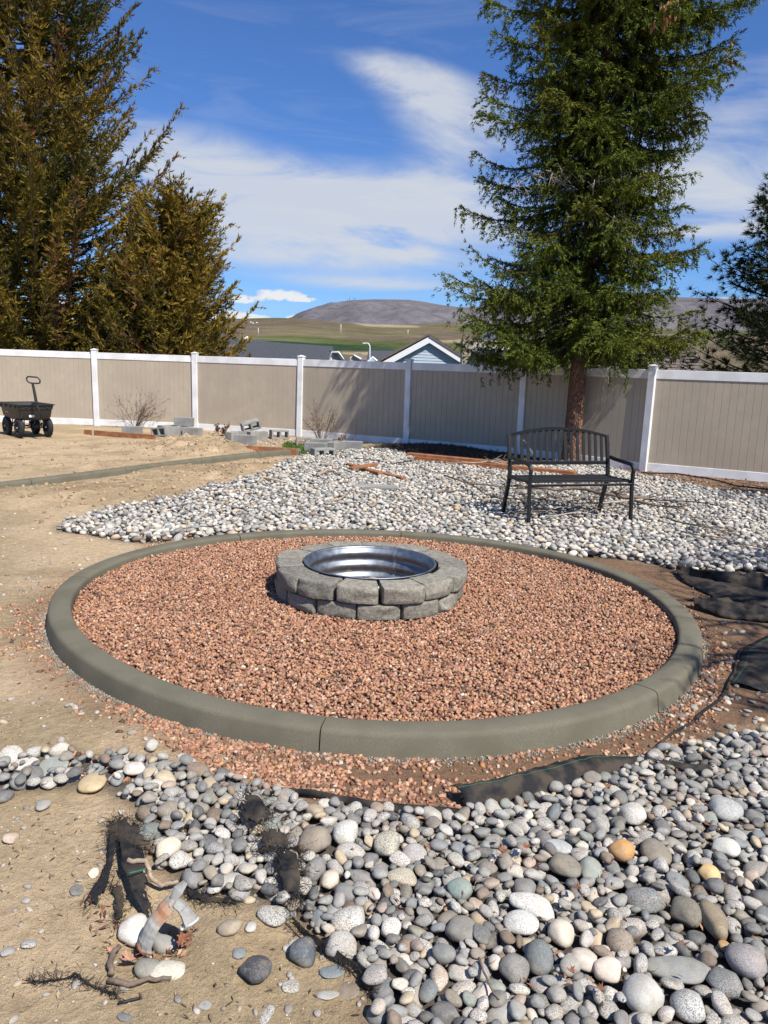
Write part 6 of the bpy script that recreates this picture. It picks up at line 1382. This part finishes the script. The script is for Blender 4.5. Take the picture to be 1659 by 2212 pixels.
def sheet_pipe(path, rad, arc_, name, rot0=0.0, nu=None, taper=None, mat=None):
    """an open, split tube along a path"""
    P = [Vector(p) for p in path]; m_ = len(P); V = []; k = 7; prev = None
    for i, p in enumerate(P):
        t = (P[min(i+1, m_-1)]-P[max(i-1, 0)]).normalized(); p = p+Vector(rg.normal(0, .0012, 3)); x_ = (t.cross(Vector((0, 0, 1))) if prev is None else prev-t*prev.dot(t)).normalized(); prev = x_; y_ = t.cross(x_); r = rad*(taper[i] if taper else 1)
        for j in range(k):
            a = rot0+arc_*(j/(k-1)-.5); V.append(p+(x_*math.cos(a)+y_*math.sin(a)*.55)*r)
    F = [(i*k+j, (i+1)*k+j, (i+1)*k+j+1, i*k+j+1) for i in range(m_-1) for j in range(k-1)]; mb = MB(); mb.add(V, F); o = mb.build(name, mat or MAT['pipe'], pipe); md = o.modifiers.new('wall', 'SOLIDIFY'); md.thickness = .003; md.offset = 0; return o
q0, q1, q2 = pl(315, 2050, .0), pl(318, 2005, .06), pl(372, 1948, .12); path = []
for t in np.linspace(0, 1, 14): path.append(q0*(1-t)**2+q1*2*t*(1-t)+q2*t*t)
sheet_pipe(path, .026, 3.6, 'riser', -PI/2-.5, taper=[1.15, 1.1, 1.05, 1, 1, 1, 1, .98, .97, .96, .95, .95, .9, .8])
q0, q1, q2 = pl(370, 1950, .12), pl(392, 1945, .13), pl(412, 1992, .075); path = [q0*(1-t)**2+q1*2*t*(1-t)+q2*t*t for t in np.linspace(0, 1, 12)]
sheet_pipe(path, .0175, 4.6, 'bent_end', -PI/2, taper=[.9, .75, .8, .9, .95, 1, 1, 1.05, 1.1, 1.15, 1.3, 1.4])
path = [pl(372, 1948, .12), pl(388, 1925, .14), pl(402, 1908, .155)]
sheet_pipe(path, .024, 2.0, 'torn_flap', -PI/2, taper=[.6, 1, .5])
mb = MB(); cen = pl(411, 1993, .075); ax = (q2-q1).normalized(); e1 = ax.cross(Vector((0, 0, 1))).normalized(); e2 = ax.cross(e1)
mb.tube([cen+(e1*math.cos(t)+e2*math.sin(t))*(.030-.0019*t) for t in np.linspace(0, 9.5, 40)], .0035, n=6); mb.build('curled_rim', simple('pale_blue_plastic', (.55, .60, .63), .4, var=.15), pipe, smooth=True)
# dry leaves
def maple_leaf(name, label, P, s_, yaw, tilt, mat, curl=.3, seed=0):
    rr = np.random.default_rng(seed); lob = [(0, -.1), (.12, -.02), (.42, -.22), (.36, .02), (.75, .05), (.55, .22), (.62, .42), (.34, .38), (.22, .52), (.30, .78), (.12, .72), (0, 1.05), (-.12, .72), (-.30, .78), (-.22, .52), (-.34, .38), (-.62, .42), (-.55, .22), (-.75, .05), (-.36, .02), (-.42, -.22), (-.12, -.02)]
    V = [(0, .25, 0)]+[(x_*s_, y_*s_, s_*curl*(x_*x_*1.2+abs(y_-.3)*.35)+rr.normal(0, .03)*s_) for x_, y_ in lob]; V[0] = (0, .25*s_, 0); k = len(lob); mb = MB(); mb.add(V, [(0, 1+i, 1+(i+1) % k) for i in range(k)])
    mb.tube([(0, -.1*s_, 0), (.03*s_, -.5*s_, .04*s_)], .03*s_, n=4); o = mb.build(name, mat, None, loc=P, rot=(tilt[0], tilt[1], yaw)); tag(o, label, 'leaf'); return o
lm2 = simple('pale_tan_leaf', (.52, .27, .17), .7, var=.2, nscale=30, bump=.3); lm3 = simple('rust_leaf', (.24, .095, .045), .7, var=.35, nscale=40, bump=.3)
maple_leaf('maple_leaf', 'large tan maple leaf curled against the foot of the bent pipe', gp(290, 2060, .02), .052, 2.6, (.5, .2), lm2, .5, 1)
maple_leaf('maple_leaf', 'reddish maple leaf overlapping the large tan one', gp(302, 2042, .035), .036, -.6, (-.4, .3), lm3, .6, 2)
maple_leaf('maple_leaf', 'rust brown leaf standing right of the dark upright slab', gp(398, 2032, .03), .034, .8, (.9, -.3), lm3, .8, 3)
maple_leaf('maple_leaf', 'small salmon leaf left of the large tan maple leaf', gp(245, 2040, .01), .026, 1.2, (.1, .2), lm2, .3, 4)
for k, (px, py, lb) in enumerate(((1085, 1845, 'brown maple leaf in a gap beside light blue grey stones'), (1238, 2110, 'dark red dead leaf under the tall dark blue grey stone'), (1478, 2046, 'orange brown dead leaf beside the long grey slab'), (1243, 1925, 'orange dead leaf tip between stones in the middle right'), (1310, 1705, 'crumpled brown leaf at the fabric edge of the bed'), (1136, 1835, 'rust-coloured dead leaf near the spindle-shaped stone'), (1302, 2148, 'dark brown leaf scrap at the bottom between round stones'))):
    maple_leaf('dead_leaf', lb, gp(px, py, .085), .024, k*1.3, (.3, .2), lm3, .7, 10+k)
litter('leaf_litter', 'crumbled brown leaves gathered around the bent pipe', [([(235, 1985), (285, 2030), (330, 2085), (400, 2070), (430, 2010), (400, 1985), (340, 1990)], 170), ([(170, 1935), (240, 1950), (260, 2080), (230, 2110)], 25)], .010, .035, [(.26, .11, .06), (.36, .18, .10), (.14, .07, .045), (.42, .28, .18)], rg, MAT['gravel'], .6, .008)
litter('leaf_fragments', 'small dead leaf fragments caught between the river stones', [([(560, 1760), (1000, 1780), (1300, 1700), (1659, 1620), (1659, 2212), (820, 2212), (780, 2080)], 240)], .012, .032, [(.26, .11, .06), (.32, .17, .10), (.14, .07, .045)], rg, MAT['gravel'], .6, .045)

# ================================================================== BEYOND THE FENCE
MAT['shingle_dark'] = simple('charcoal_shingles', (.055, .060, .068), .9, var=.25, nscale=9, bump=.3, world=True)
MAT['shingle_brown'] = simple('brown_shingles', (.15, .118, .095), .9, var=.3, nscale=12, bump=.3, world=True)
MAT['trim'] = simple('white_trim', (.78, .78, .77), .6, var=.03, bump=0)
MAT['siding'] = simple('pale_blue_siding', (.42, .50, .56), .7, var=.05, nscale=5, bump=.1, world=True)
MAT['beige_wall'] = simple('beige_wall', (.38, .33, .26), .85, var=.08, bump=.1, world=True)
MAT['glass'] = simple('dark_window', (.03, .035, .04), .1, var=.1, bump=0, spec=.8)
def poly_obj(name, V, F, mat, parent=None, solid=0):
    mb = MB(); mb.add(V, F); o = mb.build(name, mat, parent)
    if solid: md = o.modifiers.new('thickness', 'SOLIDIFY'); md.thickness = solid; md.offset = -1
    return o
def shingle_rows(name, A0, A1, B0, B1, mat, parent, rows, cols, rr, proud=.02, lowpoly=True):
    """courses of shingle tabs between eave line A0-A1 and ridge line B0-B1 as slightly lapped strips joined together"""
    A0, A1, B0, B1 = [np.array(p, float) for p in (A0, A1, B0, B1)]; nrm = np.cross(A1-A0, B0-A0); nrm /= np.linalg.norm(nrm); nrm *= np.sign(nrm[2]) if nrm[2] else 1; V, F = [], []
    for i in range(rows):
        t0, t1 = i/rows, min((i+1.15)/rows, 1); l0, r0_ = A0+(B0-A0)*t0, A1+(B1-A1)*t0; l1, r1_ = A0+(B0-A0)*t1, A1+(B1-A1)*t1; off = (i % 2)*.5/cols
        for j in range(cols+1):
            s0, s1 = max((j/cols)-off, 0), min(((j+1)/cols)-off, 1)
            if s1-s0 < 1e-3: continue
            g_ = (s1-s0)*.02; pr_ = proud*rr.uniform(.7, 1.3); b_ = len(V); V += [l0*(1-s0-g_)+r0_*(s0+g_)+nrm*pr_, l0*(1-s1+g_)+r0_*(s1-g_)+nrm*pr_, l1*(1-s1+g_)+r1_*(s1-g_)+nrm*.004, l1*(1-s0-g_)+r1_*(s0+g_)+nrm*.004]; F.append((b_, b_+1, b_+2, b_+3))
    o = poly_obj(name, V, F, mat, parent); o['kind'] = 'stuff'; return o
rh = np.random.default_rng(41)
# long dark hipped roof (left)
hA = empty('house', far(680, 790, 46)*[1, 1, 0], 0, 'long low house roof of charcoal shingles ending in a small white-trimmed gable', 'house'); hA.location.z = -3
def rel(P, h): return np.array(P, float)-np.array(h.location)
D = 46
e0, e1_ = far(470, 800, D), far(742, 806, D); r0_, r1_ = far(478, 727, D+7), far(707, 748, D+7); e0[2] = e1_[2] = e1_[2]
x0, x1 = e0[0], e1_[0]; zr0, zr1 = r0_[2], r1_[2]
gA = [rel((x0-8, D, -1.0), hA), rel((x1, D, -1.0), hA), rel((x1-1.2, D+7, zr1), hA), rel((x0-8, D+7, zr0+.1), hA), rel((x1, D+12, -1.0), hA), rel((x0-8, D+12, -1.0), hA)]
poly_obj('roof', gA, [(0, 1, 2, 3), (1, 4, 2), (4, 5, 3, 2)], MAT['shingle_dark'], hA)
shingle_rows('shingles', gA[0], gA[1], gA[3], gA[2], MAT['shingle_dark'], hA, 30, 80, rh, .008)
wz = -1.02; mb = MB(); cx_ = (x0-8+x1)/2-hA.location.x; mb.box((cx_, 6+D-hA.location.y, (wz-3)/2+3-hA.location.z-3+0), ((x1-x0+8)-.8, 11, 2.2)); mb.build('wall', MAT['beige_wall'], hA)
# white-trimmed end gable
pa, pb, pc = far(712, 778, 44.5), far(725, 757, 44.5), far(745, 778, 44.5); pa2 = far(704, 778, 44.5)
V = [rel(p, hA) for p in (far(705, 790, 44.6), far(712, 776, 44.6), far(716, 763, 44.6), far(731, 763, 44.6), far(744, 778, 44.6), far(745, 790, 44.6))]
poly_obj('gable', V, [tuple(range(6))], MAT['beige_wall'], hA, .1)
mb = MB(); mb.tube([rel(far(711, 790, 44.5), hA), rel(far(718, 762, 44.5), hA), rel(far(731, 762, 44.5), hA), rel(far(741, 778, 44.5), hA)], .09, n=4); mb.build('gable_trim', MAT['trim'], hA)
V = [rel(far(711, 788, 44.4), hA), rel(far(718, 761, 44.4), hA), rel(far(718, 757, 47), hA), rel(far(700, 780, 47), hA)]
poly_obj('gable_roof', [rel(far(731, 761, 44.3), hA), rel(far(744, 778, 44.3), hA), rel(far(748, 778, 48), hA), rel(far(733, 757, 48), hA), rel(far(718, 761, 44.3), hA), rel(far(712, 757, 48), hA)], [(0, 1, 2, 3), (4, 0, 3, 5)], MAT['shingle_dark'], hA, .08)
# higher roof behind at left
D = 62; hB = empty('house', (*far(520, 790, D)[:2], -3), 0, 'dark hipped house roof with a tiny white gable beyond the long roof', 'house')
V = [rel(far(*p), hB) for p in ((410, 712, D), (452, 708, D+5), (505, 728, D+5), (560, 790, D), (400, 790, D), (462, 706, D+5))]
poly_obj('roof', V, [(4, 3, 2, 1, 0)], MAT['shingle_dark'], hB, .2)
V = [rel(far(*p), hB) for p in ((500, 733, D-1), (560, 733, D+4), (590, 742, D+4), (605, 790, D-1), (480, 790, D-1))]
poly_obj('wing_roof', V, [(4, 3, 2, 1, 0)], MAT['shingle_dark'], hB, .2)
g3 = [rel(far(*p), hB) for p in ((528, 732, D-2), (534, 728, D-2), (543, 733, D-2))]; poly_obj('small_gable', g3, [(0, 1, 2)], MAT['trim'], hB, .1); mb = MB(); mb.tube([g3[0], g3[1], g3[2]], .07, n=4); mb.build('gable_trim', MAT['trim'], hB)
mb = MB(); mb.box((0, 4, 1.0), (9, 6, 2.4)); mb.build('wall', MAT['beige_wall'], hB)
# small far roofs between
D = 70; hC = empty('house', (*far(840, 790, D)[:2], -3), 0, 'small charcoal roof with a little white gable left of the blue house', 'house')
V = [rel(far(*p), hC) for p in ((788, 795, D), (796, 757, D+6), (860, 757, D+6), (880, 795, D))]; poly_obj('roof', V, [(0, 3, 2, 1)], MAT['shingle_dark'], hC, .2)
g3 = [rel(far(*p), hC) for p in ((795, 782, D-1), (805, 772, D-1), (817, 782, D-1))]; poly_obj('small_gable', g3, [(0, 1, 2)], MAT['siding'], hC, .1); mb = MB(); mb.tube([rel(far(793, 784, D-1.1), hC), g3[1], rel(far(819, 784, D-1.1), hC)], .11, n=4); mb.build('gable_trim', MAT['trim'], hC)
mb = MB(); mb.box((0, 5, .9), (5, 6, 2.0)); mb.build('wall', MAT['beige_wall'], hC)
D = 75; hG = empty('house', (*far(768, 790, D)[:2], -3), 0, 'low brown house roof just right of the long charcoal roof', 'house')
V = [rel(far(*p), hG) for p in ((745, 795, D), (757, 775, D), (765, 768, D), (780, 776, D), (784, 795, D))]; poly_obj('gable', V, [tuple(range(5))], MAT['beige_wall'], hG, .1); mb = MB(); mb.tube([V[1], V[2], V[3]], .1, n=4); mb.build('gable_trim', MAT['trim'], hG)
poly_obj('roof', [rel(far(762, 766, D-.3), hG), rel(far(784, 779, D-.3), hG), rel(far(800, 779, D+6), hG), rel(far(778, 762, D+6), hG)], [(0, 1, 2, 3)], MAT['shingle_brown'], hG, .1)
# the pale blue house
D = 34; hD = empty('house', (*far(928, 790, D)[:2], -3), 0, 'pale blue sided house gable with broad white trim behind the fence', 'house')
apx = far(929, 727, D); s0 = far(800, 795, D); s1 = far(1045, 790, D)
zb = -1.4; zE = s0[2]; apx[0] = (s0[0]+s1[0])/2*.35+apx[0]*.65; slope = (apx[2]-zE)/(apx[0]-s0[0])
L_ = apx[0]-s0[0]; V = [rel((apx[0]-L_+.25, D, zE), hD), rel((apx[0]+L_-.25, D, zE), hD), rel((apx[0], D, apx[2]-.12), hD)]
nsd = 15; top = apx[2]-.15; V = []; F = []
for k in range(nsd):
    z0 = zE-.6+(top-zE+.6)*k/nsd; z1 = zE-.6+(top-zE+.6)*(k+1)/nsd; w0 = min(L_-.3, (apx[2]-z0)/slope-.1); w1 = max(min(L_-.3, (apx[2]-z1)/slope-.1), .02); b_ = len(V)
    V += [rel((apx[0]-w0, D-.018, z0), hD), rel((apx[0]+w0, D-.018, z0), hD), rel((apx[0]+w1, D, z1), hD), rel((apx[0]-w1, D, z1), hD), rel((apx[0]-w0, D+.01, z0), hD), rel((apx[0]+w0, D+.01, z0), hD)]; F += [(b_, b_+1, b_+2, b_+3), (b_+4, b_+5, b_+1, b_)]
for k in range(nsd): poly_obj('siding_board', V[k*6:k*6+6], [(0, 1, 2, 3), (4, 5, 1, 0)], MAT['siding'], hD)
mb = MB(); mb.box(rel((apx[0], D+5, (zE+zb)/2-.55), hD), (2*L_-.9, 9.9, 2.9)); mb.build('wall', MAT['siding'], hD)
for sg in (-1, 1):
    A_ = Vector(rel((apx[0]+sg*L_, D-.20, zE-.02), hD)); B_v = Vector(rel((apx[0], D-.20, apx[2]), hD)); dn = Vector((0, 0, -.27))
    mb = MB(); V = [A_, B_v, B_v+dn, A_+dn, A_+Vector((0, .05, 0)), B_v+Vector((0, .05, 0)), B_v+dn+Vector((0, .05, 0)), A_+dn+Vector((0, .05, 0))]; mb.add(V, [(0, 3, 2, 1), (4, 5, 6, 7), (0, 1, 5, 4), (3, 7, 6, 2), (0, 4, 7, 3), (1, 2, 6, 5)]); mb.build('barge_board', MAT['trim'], hD)
    a_, c_ = rel((apx[0]+sg*(L_+.12), D-.24, zE-.03+.03), hD), rel((apx[0], D-.24, apx[2]+.06), hD); a2, c2 = a_+[0, 10.6, 0], c_+[0, 10.6, 0]
    poly_obj('roof', [a_, a2, c2, c_], [(0, 1, 2, 3)], MAT['shingle_brown'], hD, .08); shingle_rows('shingles', a_, a2, c_, c2, MAT['shingle_brown'], hD, 14, 18, rh, .03)
# brown shingled roof seen through the spruce, right
D = 24; hE = empty('house', (*far(1340, 790, D)[:2], -3), 0, 'brown shingled house roof seen beneath the spruce at the right', 'house')
V = [rel(far(*p), hE) for p in ((1195, 812, D), (1530, 828, D), (1490, 725, D+5), (1262, 716, D+5))]; poly_obj('roof', V, [(0, 1, 2, 3)], MAT['shingle_brown'], hE, .15)
shingle_rows('shingles', V[0], V[1], V[3], V[2], MAT['shingle_brown'], hE, 16, 34, rh, .03)
mb = MB(); mb.tube([rel(far(1195, 812, D-.1), hE), rel(far(1258, 716, D+4.9), hE)], .07, n=4); mb.build('fascia', MAT['trim'], hE); mb = MB(); mb.box((0, 3, .6), (4, 5, 3.0)); mb.build('wall', MAT['beige_wall'], hE)
# white window and red shrub seen under the spruce
D = 29; hF = empty('house', (*far(1075, 790, D)[:2], -3), 0, 'grey roofed house part with white window frame seen under the spruce left branches', 'house')
c0 = rel(far(1075, 775, D), hF); mb = MB(); mb.box(c0+[0, .5, -.4], (2.6, .8, 2.1)); mb.build('wall', MAT['beige_wall'], hF)
for dx in (-.45, .45):
    mb = MB(); mb.box(c0+[dx, .04, .1], (.8, .1, .62)); wf = mb.build('window_frame', MAT['trim'], hF); mb = MB(); mb.box(c0+[dx, -.015, .1], (.64, .02, .46)); mb.build('window_pane', MAT['glass'], wf)
V = [rel(far(*p), hF) for p in ((1020, 762, D-.5), (1135, 768, D-.5), (1110, 722, D+4), (1045, 720, D+4))]; poly_obj('roof', V, [(0, 1, 2, 3)], MAT['shingle_dark'], hF, .15)
P = far(1070, 790, 24); t_ = shrub('red_leaved_shrub', 'low reddish brown shrub behind the fence below the white window', P, 1.9, 1.6, 30, 55, MAT['twig'], (.9, .09, (.20, .085, .06)), 0, .008); t_.location.z = -.2
# street lamp with curved arm
lp_ = empty('street_lamp', (*far(797, 790, 66)[:2], -3), 0, 'white street lamp with a short curved arm above the far roofs', 'street lamp'); pp = [rel(far(799, 800, 66), lp_), rel(far(799, 772, 66), lp_), rel(far(799, 748, 66), lp_), rel(far(796, 742, 66), lp_), rel(far(790, 741, 66), lp_)]
mb = MB(); mb.tube([np.array([pp[0][0], pp[0][1], 0])]+pp, [.05]*6, n=6); mb.build('pole', MAT['trim'], lp_, smooth=True); mb = MB(); mb.box(rel(far(787, 741.5, 66), lp_), (.3, .15, .08), bev=.02); mb.build('lamp_head', MAT['trim'], lp_)
# poles on the hillside, masts on the summit
pm_ = simple('pale_pole', (.55, .50, .44), .8, var=.05, bump=0)
for px, y0, y1, lb in ((558, 724, 708, 'left utility pole on the green brown hillside'), (736, 724, 700, 'tallest pale utility pole in the middle of the hillside'), (881, 724, 712, 'right utility pole on the hillside near the blue house')):
    P = on_terrain(px, y0); d_ = P[1]; T_ = far(px, y1, d_); h_ = T_[2]-P[2]; e = empty('utility_pole', P, 0, lb, 'utility pole'); mb = MB(); mb.tube([(0, 0, -5), (0, 0, h_)], d_/IF*.75, n=6); mb.build('pole', pm_, e, smooth=True)
    mb = MB(); mb.box((0, 0, h_*.86), (h_*.14, d_/IF*.5, d_/IF*.5)); mb.build('crossarm', pm_, e)
for px, y0, y1, lb in ((751, 651, 646, 'short squat mast, leftmost of the masts on the mountain top'), (755, 651, 641, 'slim antenna mast second from left on the mountain top'), (764, 650, 641, 'tall antenna mast third on the mountain top'), (768, 650, 643, 'rightmost antenna mast on the mountain top')):
    P = far(px, y0+2, 8980); T_ = far(px, y1, 8980); h_ = T_[2]-P[2]; e = empty('antenna_mast', P, 0, lb, 'antenna'); mb = MB(); mb.tube([(0, 0, -15), (0, 0, h_)], [3.2, 1.3], n=5); mb.build('mast', MAT['grey_rim'], e)
for k, (px, py, lb) in enumerate(((543, 697, 'leftmost tiny white farm building on the far hill'), (548, 698, 'second tiny white farm building on the far hill'), (556, 697.5, 'third tiny white farm building on the far hill'))):
    P = on_terrain(px-1, py+1); e = empty('farm_building', P, 0, lb, 'building'); s_ = P[1]/IF*3.2; mb = MB(); mb.box((0, 0, s_*.25), (s_, s_*.8, s_*.5)); mb.build('wall', MAT['trim'], e); mb = MB(); mb.add([(-s_/2, -s_*.4, s_*.5), (s_/2, -s_*.4, s_*.5), (s_/2, s_*.4, s_*.5), (-s_/2, s_*.4, s_*.5), (-s_/2, 0, s_*.7), (s_/2, 0, s_*.7)], [(0, 1, 5, 4), (3, 4, 5, 2), (0, 4, 3), (1, 2, 5)]); mb.build('roof', MAT['beige_wall'], e)

# bare tree standing to the right, whose branches shade the stones and the curb
bt_ = empty('bare_tree', (6.0, 2.3, 0), 0, 'nearer leafless tree standing past the right edge of the view, level with the river stones', 'tree'); rt = np.random.default_rng(77); tb = MB(); cb_ = MB()
tb.tube([(0, 0, -.2), (.05, .02, 1.2), (0, .05, 2.4), (-.1, 0, 3.4)], [.16, .13, .11, .08], n=12)
def grow(p, d_, L, r, depth):
    m_ = 4; P = [p]
    for k in range(m_): d_ = unit(d_+rt.normal(0, .14, 3)); P.append(P[-1]+d_*L/m_)
    cb_.tube(P, list(np.linspace(r, r*.55, m_+1)), n=5 if depth < 2 else 3, cap=False)
    if depth < 4:
        for k in range(4 if depth < 3 else 3): i = rt.integers(1, m_+1); grow(P[i], unit(d_*.7+rt.normal(0, .55, 3)), L*rt.uniform(.5, .72), r*.55, depth+1)
for (dx, dy, dz, L, z0) in ((-.85, -.25, .45, 2.2, 2.2), (-.65, .35, .7, 1.8, 2.6), (-.3, .9, .55, 2.1, 2.4), (.8, .1, .6, 1.8, 2.3), (-.1, -.8, .7, 1.8, 2.6), (-.1, .1, 1, 1.8, 3.2), (.4, .8, .6, 2.0, 2.8), (-.7, -.6, .5, 2.0, 2.7)):
    grow(np.array([0, 0, z0]), unit(np.array([dx, dy, dz])), L, .085, 0)
tb.build('trunk', MAT['grey_bark'], bt_, smooth=True); cb_.build('branches', MAT['twig'], bt_, smooth=True)['kind'] = 'stuff'
b2 = bt_.copy(); COL.objects.link(b2); b2.location = (8.6, 7.2, 0); b2.rotation_euler = (0, 0, .5); b2['label'] = 'farther leafless tree standing past the right edge, between curb circle and fence'
for ch in list(bt_.children):
    c2 = ch.copy(); COL.objects.link(c2); c2.parent = b2
for q in (bt_, b2): q['group'] = 'leafless trees at the right'
